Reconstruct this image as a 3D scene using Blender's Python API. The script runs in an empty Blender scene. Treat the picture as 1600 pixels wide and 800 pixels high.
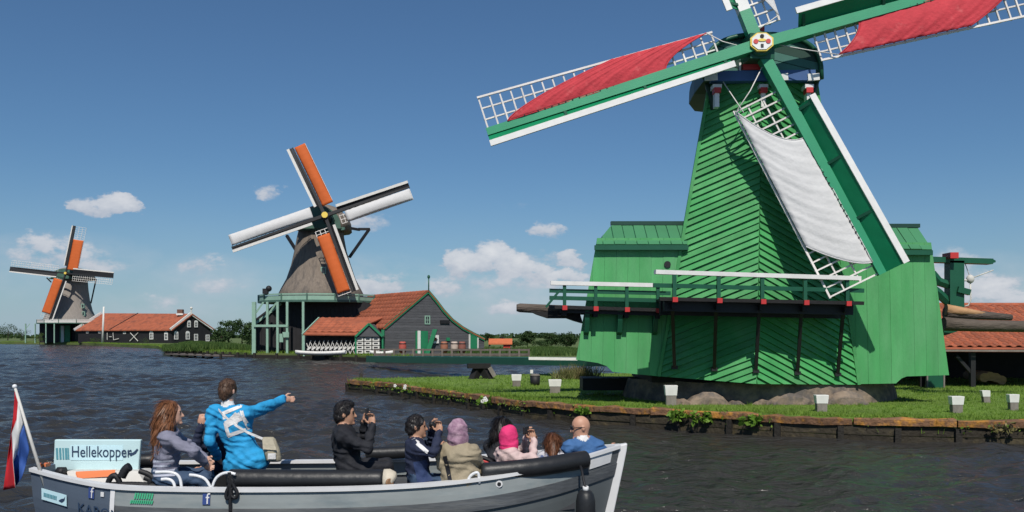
import bpy, bmesh, math, random
import numpy as np
from mathutils import Vector, Matrix

random.seed(7)
RNG = np.random.default_rng(11)
scene = bpy.context.scene
COL = scene.collection

# ------------------------------------------------------------------ camera
FPX, HZ, CH = 1400.0, 524.0, 2.2          # focal length in photo pixels, horizon row, camera height (m)
cam = bpy.data.cameras.new("camera")
cam.sensor_width = 36.0
cam.lens = FPX / 1600.0 * 36.0
cam.shift_y = (HZ - 400.0) / 1600.0
cam.clip_start = 0.1
cam.clip_end = 6000.0
camo = bpy.data.objects.new("camera", cam)
camo.location = (0, 0, CH)
camo.rotation_euler = (math.radians(90), 0, 0)
COL.objects.link(camo)
scene.camera = camo

# ------------------------------------------------------------------ world, sun, exposure
SUN_TRAVEL = Vector((-0.05, 1.0, -1.19)).normalized()      # sun stands behind the camera, about 50 degrees up
SUN_EL = math.asin(-SUN_TRAVEL.z)
SUN_AZ = math.atan2(-SUN_TRAVEL.x, -SUN_TRAVEL.y)
scene.view_settings.view_transform = 'Standard'
scene.view_settings.look = 'None'
scene.view_settings.exposure = -0.2
scene.view_settings.gamma = 1.0
cy = scene.cycles
cy.max_bounces = 4
cy.diffuse_bounces = 2
cy.glossy_bounces = 2
cy.transmission_bounces = 2
cy.transparent_max_bounces = 4
cy.caustics_reflective = False
cy.caustics_refractive = False
scene.view_settings.use_curve_mapping = False

world = bpy.data.worlds.new("World")
scene.world = world
world.use_nodes = True
world.cycles.sampling_method = 'MANUAL'
world.cycles.sample_map_resolution = 256


def build_world():
    nt = world.node_tree
    nt.nodes.clear()
    N, L = nt.nodes.new, nt.links.new
    out = N('ShaderNodeOutputWorld')
    sky = N('ShaderNodeTexSky')
    sky.sky_type = 'NISHITA'
    sky.sun_disc = False
    sky.sun_elevation = SUN_EL
    sky.sun_rotation = SUN_AZ
    sky.altitude = 0.0
    sky.air_density = 1.1
    sky.dust_density = 0.15
    sky.ozone_density = 2.2
    bg = N('ShaderNodeBackground')
    bg.inputs['Strength'].default_value = 0.065
    hs = N('ShaderNodeHueSaturation')
    hs.inputs['Saturation'].default_value = 0.94
    L(sky.outputs[0], hs.inputs['Color'])
    tint = N('ShaderNodeMixRGB')                 # the deep polarised blue of the photograph
    tint.blend_type = 'MULTIPLY'
    tint.inputs[0].default_value = 1.0
    tint.inputs[2].default_value = (0.66, 0.97, 1.27, 1)
    L(hs.outputs[0], tint.inputs[1])
    L(tint.outputs[0], bg.inputs['Color'])
    tc = N('ShaderNodeTexCoord')
    sep = N('ShaderNodeSeparateXYZ')
    L(tc.outputs['Generated'], sep.inputs[0])

    def m(op, a, b=None, c=None, clamp=False):
        n = N('ShaderNodeMath')
        n.operation = op
        n.use_clamp = clamp
        for i, v in enumerate((a, b, c)):
            if v is None:
                continue
            if isinstance(v, (int, float)):
                n.inputs[i].default_value = v
            else:
                L(v, n.inputs[i])
        return n.outputs[0]
    az = m('ARCTAN2', sep.outputs[0], sep.outputs[1])
    hyp = m('SQRT', m('ADD', m('MULTIPLY', sep.outputs[0], sep.outputs[0]), m('MULTIPLY', sep.outputs[1], sep.outputs[1])))
    el = m('ARCTAN2', sep.outputs[2], hyp)
    comb = N('ShaderNodeCombineXYZ')
    L(az, comb.inputs[0])
    L(m('MULTIPLY', el, 1.7), comb.inputs[1])

    def noise(scale, detail, rough, off):
        mp = N('ShaderNodeMapping')
        mp.inputs['Location'].default_value = (off, off * 0.7, off * 1.3)
        L(comb.outputs[0], mp.inputs['Vector'])
        n = N('ShaderNodeTexNoise')
        n.inputs['Scale'].default_value = scale
        n.inputs['Detail'].default_value = detail
        n.inputs['Roughness'].default_value = rough
        L(mp.outputs[0], n.inputs['Vector'])
        return n.outputs['Fac']
    nz = noise(34, 7, 0.6, 3.1)
    nz2 = noise(11, 4, 0.5, 8.2)
    wn = N('ShaderNodeTexNoise')                  # ragged cloud outlines
    wn.inputs['Scale'].default_value = 30
    wn.inputs['Detail'].default_value = 5
    wn.inputs['Roughness'].default_value = 0.62
    L(comb.outputs[0], wn.inputs['Vector'])
    ws = N('ShaderNodeSeparateColor')
    L(wn.outputs['Color'], ws.inputs[0])
    az = m('ADD', az, m('MULTIPLY', m('SUBTRACT', ws.outputs[0], 0.5), 0.060))
    el0 = el
    el = m('ADD', el, m('MULTIPLY', m('SUBTRACT', ws.outputs[1], 0.5), 0.030))
    field = None
    shade = None
    # clouds: bearing and height over the horizon (given in photo pixels, turned into angles), half width, half height, density
    clouds = [(150, 324, 34, 13, 0.9), (180, 318, 34, 15, 1.0), (200, 324, 22, 10, 0.8), (70, 388, 36, 22, 0.75), (95, 396, 40, 20, 0.6), (45, 402, 34, 14, 0.5), (150, 412, 42, 18, 0.5), (420, 301, 20, 11, 0.5),
              (312, 412, 24, 14, 0.45), (335, 447, 40, 13, 0.42), (585, 440, 54, 18, 0.75), (575, 345, 40, 16, 0.45), (255, 468, 40, 10, 0.35),
              (722, 408, 30, 22, 1.0), (765, 402, 34, 24, 1.1), (800, 414, 36, 22, 1.0), (838, 424, 36, 18, 0.9), (878, 432, 34, 14, 0.8), (890, 402, 20, 15, 0.75), (846, 400, 40, 9, 0.45), (800, 440, 100, 12, 0.4), (805, 322, 26, 11, 0.22), (856, 361, 27, 14, 0.6), (700, 445, 30, 16, 0.55),
              (790, 482, 34, 12, 0.6), (960, 440, 60, 26, 0.4), (1535, 452, 36, 24, 0.9), (1480, 430, 50, 40, 0.55), (1570, 468, 60, 14, 0.7),
              (-160, 380, 90, 34, 0.8), (-420, 430, 120, 34, 0.8), (1850, 400, 110, 40, 0.9), (2300, 380, 200, 60, 0.8)]
    for px, py, rx, ry, dn in clouds:
        a0 = math.atan((px - 800) / FPX)
        e0 = math.atan((HZ - py) / FPX * math.cos(a0))
        ra, re = rx / FPX * 1.25, ry / FPX * 1.3
        dx = m('MULTIPLY', m('SUBTRACT', az, a0), 1.0 / ra)
        dyy = m('SUBTRACT', el, e0)
        dy = m('MULTIPLY', dyy, 1.0 / re)
        d2 = m('ADD', m('MULTIPLY', dx, dx), m('MULTIPLY', dy, dy))
        f = m('MULTIPLY', m('SUBTRACT', 1.0, d2, clamp=True), dn)
        s = m('MULTIPLY', f, m('MULTIPLY_ADD', dy, 0.5, 0.5))
        field = f if field is None else m('MAXIMUM', field, f)
        shade = s if shade is None else m('MAXIMUM', shade, s)
    # scattered fair-weather cumulus all the way round outside the frame
    el = el0
    band = m('MULTIPLY', m('MULTIPLY', m('SUBTRACT', el, 0.02), 25.0, clamp=True), m('MULTIPLY', m('SUBTRACT', 0.30, el), 6.0, clamp=True))
    outside = m('MULTIPLY', m('SUBTRACT', m('ABSOLUTE', az), 0.75), 6.0, clamp=True)
    gen = m('MULTIPLY', m('MULTIPLY', m('SUBTRACT', nz2, 0.5), 3.0, clamp=True), m('MULTIPLY', band, outside))
    field = m('MAXIMUM', field, gen)
    puff = m('ADD', m('MULTIPLY', m('SUBTRACT', nz, 0.5), 3.8), m('MULTIPLY', m('SUBTRACT', nz2, 0.5), 0.7))
    dens = m('MULTIPLY', field, m('ADD', 1.0, puff))
    mask = N('ShaderNodeMapRange')
    mask.interpolation_type = 'SMOOTHSTEP'
    mask.inputs['From Min'].default_value = 0.11
    mask.inputs['From Max'].default_value = 0.58
    mask.inputs['To Max'].default_value = 0.86
    L(dens, mask.inputs['Value'])
    # thin veil towards the horizon
    veil = m('MULTIPLY', m('SUBTRACT', 0.20, el), 4.4, clamp=True)
    veil = m('MULTIPLY', m('MULTIPLY', veil, veil), m('MULTIPLY_ADD', nz2, 0.7, 0.45))
    cr = N('ShaderNodeMixRGB')
    cr.inputs[1].default_value = (0.48, 0.53, 0.63, 1)
    cr.inputs[2].default_value = (0.88, 0.88, 0.90, 1)
    L(m('ADD', m('MULTIPLY', shade, 1.15), m('MULTIPLY', m('SUBTRACT', nz, 0.45), 1.2), clamp=True), cr.inputs[0])
    bgc = N('ShaderNodeBackground')
    L(cr.outputs[0], bgc.inputs['Color'])
    bgv = N('ShaderNodeBackground')
    bgv.inputs['Color'].default_value = (0.39, 0.51, 0.66, 1)
    mx0 = N('ShaderNodeMixShader')
    L(veil, mx0.inputs[0])
    L(bg.outputs[0], mx0.inputs[1])
    L(bgv.outputs[0], mx0.inputs[2])
    # broad thin cloud around and below the puffs
    soft = None
    for px, py, rx, ry, dn in ((800, 455, 190, 62, 0.75), (330, 440, 120, 46, 0.55), (585, 440, 110, 50, 0.65), (110, 405, 130, 42, 0.6), (1530, 455, 130, 60, 0.75), (255, 480, 160, 30, 0.5), (1000, 470, 160, 50, 0.5), (-300, 420, 300, 60, 0.6), (2000, 420, 300, 70, 0.6)):
        a0 = math.atan((px - 800) / FPX)
        e0 = math.atan((HZ - py) / FPX * math.cos(a0))
        dx = m('MULTIPLY', m('SUBTRACT', az, a0), FPX / rx)
        dy = m('MULTIPLY', m('SUBTRACT', el, e0), FPX / ry)
        f = m('MULTIPLY', m('SUBTRACT', 1.0, m('ADD', m('MULTIPLY', dx, dx), m('MULTIPLY', dy, dy)), clamp=True), dn)
        soft = f if soft is None else m('MAXIMUM', soft, f)
    soft = m('MULTIPLY', m('MULTIPLY', soft, m('MULTIPLY', m('SUBTRACT', m('MULTIPLY_ADD', nz, 0.5, m('MULTIPLY', nz2, 0.6)), 0.38), 3.2, clamp=True)), 0.75)
    bgs = N('ShaderNodeBackground')
    bgs.inputs['Color'].default_value = (0.60, 0.66, 0.74, 1)
    mx1 = N('ShaderNodeMixShader')
    L(soft, mx1.inputs[0])
    L(mx0.outputs[0], mx1.inputs[1])
    L(bgs.outputs[0], mx1.inputs[2])
    mx0 = mx1
    mx = N('ShaderNodeMixShader')
    L(mask.outputs[0], mx.inputs[0])
    L(mx0.outputs[0], mx.inputs[1])
    L(bgc.outputs[0], mx.inputs[2])
    L(mx.outputs[0], out.inputs['Surface'])


build_world()
sun = bpy.data.lights.new("sun", 'SUN')
sun.energy = 5.0
sun.angle = math.radians(0.5)
sun.color = (1.0, 0.95, 0.87)
suno = bpy.data.objects.new("sun", sun)
suno.rotation_euler = SUN_TRAVEL.to_track_quat('-Z', 'Y').to_euler()
suno.location = (0, -20, 30)
COL.objects.link(suno)


# ------------------------------------------------------------------ helpers
def V(*a):
    return Vector(a)


def P(px, py, Y):                     # the point seen at photo pixel (px, py) that stands Y metres ahead
    return V((px - 800) / FPX * Y, Y, CH + (HZ - py) / FPX * Y)


def G(px, py, z=0.0):                 # the point of the level z seen at that pixel
    Y = (CH - z) * FPX / (py - HZ)
    return V((px - 800) / FPX * Y, Y, z)


def ray_plane(px, py, H, n):
    d = V((px - 800) / FPX, 1.0, (HZ - py) / FPX)
    o = V(0, 0, CH)
    return o + d * ((H - o).dot(n) / d.dot(n))


ORG = {}


def finish(o, parent=None):
    COL.objects.link(o)
    if parent is not None:
        o.parent = parent
        ORG[o] = ORG[parent]
    return o


def tag(o, label=None, cat=None, group=None, kind=None):
    if label:
        o['label'] = label
    if cat:
        o['category'] = cat
    if group:
        o['group'] = group
    if kind:
        o['kind'] = kind
    return o


def thing(name, loc, label, cat, group=None):
    o = bpy.data.objects.new(name, None)
    o.empty_display_size = 0.3
    o.location = loc
    COL.objects.link(o)
    ORG[o] = Vector(loc)
    return tag(o, label, cat, group)


class MB:
    """collects faces in world coordinates; build() links them as one mesh object"""

    def __init__(self):
        self.v, self.f, self.m, self.s = [], [], [], []

    def poly(self, pts, mi=0, smooth=False):
        n = len(self.v)
        self.v += [tuple(p) for p in pts]
        self.f.append(tuple(range(n, n + len(pts))))
        self.m.append(mi)
        self.s.append(smooth)
        return self

    def hexa(self, p, mi=0):          # p: 4 bottom + 4 top, both counter-clockwise
        n = len(self.v)
        self.v += [tuple(q) for q in p]
        for f in ((3, 2, 1, 0), (4, 5, 6, 7), (0, 1, 5, 4), (1, 2, 6, 5), (2, 3, 7, 6), (3, 0, 4, 7)):
            self.f.append(tuple(n + i for i in f))
            self.m.append(mi)
            self.s.append(False)
        return self

    def box(self, c, s, mi=0, rz=0.0):
        c = Vector(c)
        hx, hy, hz = s[0] / 2, s[1] / 2, s[2] / 2
        ca, sa = math.cos(rz), math.sin(rz)
        pts = []
        for z in (-hz, hz):
            for x, y in ((-hx, -hy), (hx, -hy), (hx, hy), (-hx, hy)):
                pts.append(c + V(x * ca - y * sa, x * sa + y * ca, z))
        return self.hexa(pts, mi)

    def beam(self, a, b, w, h, up=None, mi=0, w2=None, h2=None):
        a, b = Vector(a), Vector(b)
        d = (b - a).normalized()
        up = Vector(up) if up is not None else V(0, 0, 1)
        if abs(d.dot(up.normalized())) > 0.98:
            up = V(0, 1, 0)
        sx = d.cross(up).normalized()
        u = sx.cross(d).normalized()
        w2 = w if w2 is None else w2
        h2 = h if h2 is None else h2
        pts = []
        for c, ww, hh in ((a, w, h), (b, w2, h2)):
            for i, j in ((-1, -1), (1, -1), (1, 1), (-1, 1)):
                pts.append(c + sx * (i * ww / 2) + u * (j * hh / 2))
        return self.hexa(pts, mi)

    def tube(self, pts, r, n=8, mi=0, caps=True, smooth=True):
        pts = [Vector(p) for p in pts]
        rs = r if isinstance(r, (list, tuple)) else [r] * len(pts)
        base = len(self.v)
        ref = None
        for i, p in enumerate(pts):
            d = (pts[min(i + 1, len(pts) - 1)] - pts[max(i - 1, 0)]).normalized()
            if ref is None:
                ref = V(0, 0, 1) if abs(d.z) < 0.9 else V(1, 0, 0)
            sx = d.cross(ref).normalized()
            u = sx.cross(d).normalized()
            ref = u
            for k in range(n):
                t = 2 * math.pi * k / n
                self.v.append(tuple(p + sx * (math.cos(t) * rs[i]) + u * (math.sin(t) * rs[i])))
        for i in range(len(pts) - 1):
            for k in range(n):
                a, b = base + i * n + k, base + i * n + (k + 1) % n
                self.f.append((a, b, b + n, a + n))
                self.m.append(mi)
                self.s.append(smooth)
        if caps:
            self.f.append(tuple(base + k for k in reversed(range(n))))
            e = base + (len(pts) - 1) * n
            self.f.append(tuple(e + k for k in range(n)))
            self.m += [mi, mi]
            self.s += [False, False]
        return self

    def prism(self, poly, ext, mi=0, mi_side=None):
        poly = [Vector(p) for p in poly]
        ext = Vector(ext)
        nn = V(0, 0, 0)
        for i in range(len(poly)):
            nn += poly[i].cross(poly[(i + 1) % len(poly)])
        if nn.dot(ext) < 0:
            poly = poly[::-1]
        n, k = len(self.v), len(poly)
        self.v += [tuple(p) for p in poly] + [tuple(p + ext) for p in poly]
        ms = mi if mi_side is None else mi_side
        self.f.append(tuple(n + i for i in reversed(range(k))))
        self.f.append(tuple(n + k + i for i in range(k)))
        self.m += [mi, mi]
        self.s += [False, False]
        for i in range(k):
            j = (i + 1) % k
            self.f.append((n + i, n + j, n + k + j, n + k + i))
            self.m.append(ms)
            self.s.append(False)
        return self

    def loft(self, rings, mi=0, smooth=True, closed=True, caps=True):
        base = len(self.v)
        n = len(rings[0])
        for r in rings:
            self.v += [tuple(p) for p in r]
        for i in range(len(rings) - 1):
            for k in range(n if closed else n - 1):
                a, b = base + i * n + k, base + i * n + (k + 1) % n
                self.f.append((a, b, b + n, a + n))
                self.m.append(mi)
                self.s.append(smooth)
        if caps and closed:
            self.f.append(tuple(base + k for k in reversed(range(n))))
            e = base + (len(rings) - 1) * n
            self.f.append(tuple(e + k for k in range(n)))
            self.m += [mi, mi]
            self.s += [False, False]
        return self

    def blob(self, c, r, mi=0, n=10, m=7, jitter=0.0):
        c = Vector(c)
        r = V(r, r, r) if isinstance(r, (int, float)) else Vector(r)
        rings = []
        for i in range(m + 1):
            t = math.pi * i / m
            t = min(max(t, 0.02), math.pi - 0.02)
            rings.append([c + V(r.x * math.sin(t) * math.cos(2 * math.pi * k / n) * (1 + random.uniform(-jitter, jitter)),
                                r.y * math.sin(t) * math.sin(2 * math.pi * k / n) * (1 + random.uniform(-jitter, jitter)),
                                -r.z * math.cos(t)) for k in range(n)])
        return self.loft(rings, mi)

    def build(self, name, mats, parent=None, fix=True, bevel=0.0):
        if not isinstance(mats, (list, tuple)):
            mats = [mats]
        me = bpy.data.meshes.new(name)
        off = ORG[parent] if parent is not None else V(0, 0, 0)
        me.from_pydata([(x - off.x, y - off.y, z - off.z) for x, y, z in self.v], [], self.f)
        for mt in mats:
            me.materials.append(mt)
        me.polygons.foreach_set('material_index', self.m)
        me.polygons.foreach_set('use_smooth', self.s)
        if fix or bevel:
            bm = bmesh.new()
            bm.from_mesh(me)
            bmesh.ops.remove_doubles(bm, verts=bm.verts, dist=1e-5)
            bmesh.ops.recalc_face_normals(bm, faces=bm.faces)
            bm.to_mesh(me)
            bm.free()
        me.update()
        o = bpy.data.objects.new(name, me)
        finish(o, parent)
        if parent is None:
            ORG[o] = V(0, 0, 0)
        if bevel:
            bv = o.modifiers.new('bevel', 'BEVEL')
            bv.width = bevel
            bv.segments = 2
            bv.limit_method = 'ANGLE'
        return o


def clip_poly(poly, n, d):            # keep the side dot(n, p) >= d
    out = []
    for i in range(len(poly)):
        a, b = poly[i], poly[(i + 1) % len(poly)]
        da, db = n.dot(a) - d, n.dot(b) - d
        if da >= 0:
            out.append(a)
        if (da >= 0) != (db >= 0):
            out.append(a + (b - a) * (da / (da - db)))
    return out


def strips(poly, across, step, gap=0.0, phase=0.0):
    """cut a planar polygon into parallel strips; 'across' is the direction the strips follow one another"""
    across = Vector(across).normalized()
    ds = [across.dot(p) for p in poly]
    lo, hi = min(ds), max(ds)
    k = math.floor((lo - phase) / step)
    res = []
    while phase + k * step < hi:
        a, b = phase + k * step + gap / 2, phase + (k + 1) * step - gap / 2
        q = clip_poly(poly, across, a)
        if len(q) >= 3:
            q = clip_poly(q, -across, -b)
        if len(q) >= 3:
            r = []
            for p in q:
                if not r or (p - r[-1]).length > 1e-4:
                    r.append(p)
            if len(r) >= 3:
                res.append((r, a, b))
        k += 1
    return res


# ------------------------------------------------------------------ materials (procedural)
MATS = {}


def mat(name, col, rough=0.6, var=0.15, scale=3.0, bump=0.0, bscale=30.0, rnd=0.0, spec=0.4, metal=0.0,
        col2=None, c2scale=1.5, c2lo=0.5, c2hi=0.65, stretch=(1, 1, 1), sub=None, trans=0.0):
    if name in MATS:
        return MATS[name]
    mt = bpy.data.materials.new(name)
    mt.use_nodes = True
    nt = mt.node_tree
    N, L = nt.nodes.new, nt.links.new
    b = nt.nodes['Principled BSDF']
    b.inputs['Roughness'].default_value = rough
    b.inputs['Metallic'].default_value = metal
    b.inputs['Specular IOR Level'].default_value = spec
    tc = N('ShaderNodeTexCoord')
    mp = N('ShaderNodeMapping')
    mp.inputs['Scale'].default_value = stretch
    L(tc.outputs['Object'], mp.inputs['Vector'])
    c = N('ShaderNodeRGB')
    c.outputs[0].default_value = (*col, 1)
    cur = c.outputs[0]
    if col2 is not None:
        n2 = N('ShaderNodeTexNoise')
        n2.inputs['Scale'].default_value = c2scale
        n2.inputs['Detail'].default_value = 5
        n2.inputs['Roughness'].default_value = 0.65
        L(mp.outputs[0], n2.inputs['Vector'])
        mr = N('ShaderNodeMapRange')
        mr.inputs['From Min'].default_value = c2lo
        mr.inputs['From Max'].default_value = c2hi
        L(n2.outputs['Fac'], mr.inputs['Value'])
        mx = N('ShaderNodeMixRGB')
        mx.inputs[2].default_value = (*col2, 1)
        L(mr.outputs[0], mx.inputs[0])
        L(cur, mx.inputs[1])
        cur = mx.outputs[0]
    n1 = N('ShaderNodeTexNoise')
    n1.inputs['Scale'].default_value = scale
    n1.inputs['Detail'].default_value = 6
    n1.inputs['Roughness'].default_value = 0.6
    L(mp.outputs[0], n1.inputs['Vector'])
    f = N('ShaderNodeMapRange')
    f.inputs['From Min'].default_value = 0.25
    f.inputs['From Max'].default_value = 0.75
    f.inputs['To Min'].default_value = 1 - var
    f.inputs['To Max'].default_value = 1 + var
    L(n1.outputs['Fac'], f.inputs['Value'])
    fac = f.outputs[0]
    if rnd:
        oi = N('ShaderNodeObjectInfo')
        r = N('ShaderNodeMapRange')
        r.inputs['To Min'].default_value = 1 - rnd
        r.inputs['To Max'].default_value = 1 + rnd
        L(oi.outputs['Random'], r.inputs['Value'])
        mm = N('ShaderNodeMath')
        mm.operation = 'MULTIPLY'
        L(fac, mm.inputs[0])
        L(r.outputs[0], mm.inputs[1])
        fac = mm.outputs[0]
    sc = N('ShaderNodeVectorMath')
    sc.operation = 'SCALE'
    L(cur, sc.inputs[0])
    L(fac, sc.inputs['Scale'])
    L(sc.outputs[0], b.inputs['Base Color'])
    if bump:
        nb = N('ShaderNodeTexNoise')
        nb.inputs['Scale'].default_value = bscale
        nb.inputs['Detail'].default_value = 4
        L(mp.outputs[0], nb.inputs['Vector'])
        bp = N('ShaderNodeBump')
        bp.inputs['Strength'].default_value = bump
        bp.inputs['Distance'].default_value = 0.05
        L(nb.outputs['Fac'], bp.inputs['Height'])
        L(bp.outputs[0], b.inputs['Normal'])
    if trans:
        tr = N('ShaderNodeBsdfTranslucent')
        L(sc.outputs[0], tr.inputs['Color'])
        ms = N('ShaderNodeMixShader')
        ms.inputs[0].default_value = trans
        L(b.outputs[0], ms.inputs[1])
        L(tr.outputs[0], ms.inputs[2])
        L(ms.outputs[0], nt.nodes['Material Output'].inputs['Surface'])
    MATS[name] = mt
    return mt


M_GREEN = mat('mill_green_paint', (0.054, 0.285, 0.086), 0.55, 0.20, 2.2, 0.15, 40, rnd=0.12, spec=0.3, col2=(0.092, 0.310, 0.115), c2scale=1.3, c2lo=0.42, c2hi=0.7)
M_GREENW = mat('wing_green_paint', (0.074, 0.320, 0.108), 0.55, 0.17, 2.0, 0.12, 40, rnd=0.07, spec=0.3, col2=(0.110, 0.345, 0.142), c2scale=1.6, c2lo=0.42, c2hi=0.7, stretch=(1, 1, 0.25))
M_ROOFG = mat('roof_green_paint', (0.055, 0.215, 0.098), 0.55, 0.10, 1.2, 0.08, 40, rnd=0.05)
M_DKGREEN = mat('dark_green_paint', (0.010, 0.085, 0.045), 0.45, 0.15, 2.0, 0.05, 30)
M_BOARD = mat('sail_board_green', (0.004, 0.200, 0.082), 0.45, 0.12, 1.5, 0.05, 30)
M_STOCK = mat('stock_green', (0.022, 0.260, 0.125), 0.45, 0.10, 1.5, 0.04, 30)
M_WHITE = mat('white_paint', (0.70, 0.69, 0.66), 0.55, 0.10, 4, 0.04, 30, rnd=0.03)
M_OFFWHITE = mat('weathered_white', (0.62, 0.60, 0.56), 0.65, 0.12, 5, 0.05, 30, rnd=0.08)
M_BAR = mat('lattice_white', (0.66, 0.62, 0.58), 0.65, 0.14, 5, 0.05, 30, rnd=0.12)
M_REDCLOTH = mat('red_canvas', (0.560, 0.048, 0.062), 0.8, 0.16, 3.0, 0.35, 12, col2=(0.66, 0.13, 0.13), c2scale=3.5, c2lo=0.58, c2hi=0.78, trans=0.12)
M_WCLOTH = mat('white_canvas', (0.66, 0.65, 0.64), 0.85, 0.05, 3.0, 0.25, 10, trans=0.12)
M_ORANGE = mat('orange_canvas', (0.60, 0.125, 0.026), 0.8, 0.08, 1.0, 0.2, 6, trans=0.12)
M_RED = mat('red_paint', (0.50, 0.035, 0.035), 0.5, 0.10, 3)
M_YELLOW = mat('yellow_paint', (0.72, 0.52, 0.08), 0.5, 0.08, 3)
M_BLUEP = mat('blue_paint', (0.045, 0.10, 0.24), 0.5, 0.12, 3)
M_TEAL = mat('cap_teal', (0.045, 0.150, 0.120), 0.55, 0.15, 2, rnd=0.12)
M_CAPDK = mat('cap_dark_green', (0.012, 0.050, 0.036), 0.5, 0.15, 2, rnd=0.1)
M_BLACK = mat('black_tar', (0.012, 0.012, 0.014), 0.6, 0.2, 4, 0.1, 30)
M_BROWNBLACK = mat('tarred_timber', (0.010, 0.009, 0.009), 0.7, 0.3, 4, 0.2, 20)
M_MASON = mat('base_masonry', (0.23, 0.175, 0.130), 0.9, 0.35, 2.5, 0.9, 6, col2=(0.11, 0.095, 0.085), c2scale=3, c2lo=0.42, c2hi=0.62)
M_LOG = mat('log_bark', (0.10, 0.080, 0.065), 0.9, 0.4, 5, 0.7, 14, stretch=(0.4, 2, 2))
M_LOGCUT = mat('log_sapwood', (0.42, 0.24, 0.12), 0.8, 0.3, 5, 0.3, 14, stretch=(0.4, 2, 2))
M_WOODGREY = mat('grey_timber', (0.185, 0.165, 0.145), 0.85, 0.3, 6, 0.3, 24, rnd=0.12, stretch=(1, 1, 0.4))
M_BEAM = mat('lichen_beam', (0.170, 0.090, 0.048), 0.9, 0.4, 5, 0.7, 14, rnd=0.2, col2=(0.40, 0.185, 0.034), c2scale=3.2, c2lo=0.49, c2hi=0.62)
M_PILE = mat('wet_quay_board', (0.034, 0.027, 0.016), 0.75, 0.4, 4, 0.5, 14, rnd=0.3, col2=(0.070, 0.055, 0.026), c2scale=3, c2lo=0.52, c2hi=0.66)
M_POST = mat('quay_post', (0.020, 0.017, 0.013), 0.8, 0.4, 4, 0.5, 14)
M_TILE = mat('orange_roof_tile', (0.340, 0.095, 0.046), 0.85, 0.30, 5, 0.3, 20, rnd=0.18, col2=(0.215, 0.070, 0.042), c2scale=2.0)
M_GRASSG = mat('grass_ground', (0.125, 0.205, 0.028), 0.95, 0.3, 1.2, 0.4, 20, col2=(0.11, 0.17, 0.028), c2scale=0.7)
M_MEADOW = mat('meadow', (0.085, 0.125, 0.030), 0.95, 0.35, 0.25, 0, col2=(0.13, 0.14, 0.05), c2scale=0.08)
M_TRUNK = mat('tree_bark', (0.055, 0.042, 0.032), 0.9, 0.3, 3)


def leafmat(name, cola, colb, rough=0.7, trans=0.25):
    """foliage colour between two greens, chosen leaf by leaf through the mesh attribute 'leaf'"""
    mt = bpy.data.materials.new(name)
    mt.use_nodes = True
    nt = mt.node_tree
    N, L = nt.nodes.new, nt.links.new
    b = nt.nodes['Principled BSDF']
    b.inputs['Roughness'].default_value = rough
    b.inputs['Specular IOR Level'].default_value = 0.25
    at = N('ShaderNodeAttribute')
    at.attribute_name = 'leaf'
    mx = N('ShaderNodeMixRGB')
    mx.inputs[1].default_value = (*cola, 1)
    mx.inputs[2].default_value = (*colb, 1)
    L(at.outputs['Fac'], mx.inputs[0])
    L(mx.outputs[0], b.inputs['Base Color'])
    tr = N('ShaderNodeBsdfTranslucent')
    L(mx.outputs[0], tr.inputs['Color'])
    ms = N('ShaderNodeMixShader')
    ms.inputs[0].default_value = trans
    L(b.outputs[0], ms.inputs[1])
    L(tr.outputs[0], ms.inputs[2])
    L(ms.outputs[0], nt.nodes['Material Output'].inputs['Surface'])
    MATS[name] = mt
    return mt


M_BLADE = leafmat('grass_blade', (0.100, 0.205, 0.020), (0.240, 0.350, 0.058), 0.6, 0.35)
M_LEAF = leafmat('tree_leaf', (0.018, 0.045, 0.014), (0.060, 0.105, 0.032))
M_SHRUB = leafmat('shrub_leaf', (0.035, 0.085, 0.016), (0.120, 0.180, 0.045))
M_REED = leafmat('reed_leaf', (0.090, 0.120, 0.035), (0.26, 0.24, 0.10))
M_DRY = leafmat('dry_stalk', (0.12, 0.12, 0.04), (0.34, 0.28, 0.13))
M_BRIGHT = leafmat('bright_leaf', (0.10, 0.22, 0.02), (0.24, 0.38, 0.06), 0.5, 0.35)


def tri_cloud(name, tris, mt, leaf, parent=None):
    """tris: (n,k,3) array of world-space polygons with k corners, leaf: (n,) values 0..1"""
    tris = np.asarray(tris, dtype=np.float64)
    n, k = tris.shape[:2]
    off = ORG[parent] if parent is not None else V(0, 0, 0)
    co = (tris.reshape(-1, 3) - np.array(off)).astype(np.float32)
    me = bpy.data.meshes.new(name)
    me.vertices.add(n * k)
    me.vertices.foreach_set('co', co.ravel())
    me.loops.add(n * k)
    me.loops.foreach_set('vertex_index', np.arange(n * k, dtype=np.int32))
    me.polygons.add(n)
    me.polygons.foreach_set('loop_start', np.arange(0, n * k, k, dtype=np.int32))
    me.polygons.foreach_set('loop_total', np.full(n, k, dtype=np.int32))
    a = me.attributes.new('leaf', 'FLOAT', 'POINT')
    a.data.foreach_set('value', np.repeat(np.asarray(leaf, dtype=np.float32), k))
    me.materials.append(mt)
    me.update(calc_edges=True)
    me.validate()
    o = bpy.data.objects.new(name, me)
    finish(o, parent)
    if parent is None:
        ORG[o] = V(0, 0, 0)
    return o


def leaf_quads(c, size):
    """little randomly turned quads at points c (n,3)"""
    n = len(c)
    a = RNG.normal(size=(n, 3))
    a /= np.linalg.norm(a, axis=1)[:, None]
    b = np.cross(a, RNG.normal(size=(n, 3)))
    b /= np.linalg.norm(b, axis=1)[:, None]
    s = (size * RNG.uniform(0.6, 1.4, n))[:, None]
    return np.stack([c - a * s, c - b * s * 0.6, c + a * s, c + b * s * 0.6], axis=1)


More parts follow.
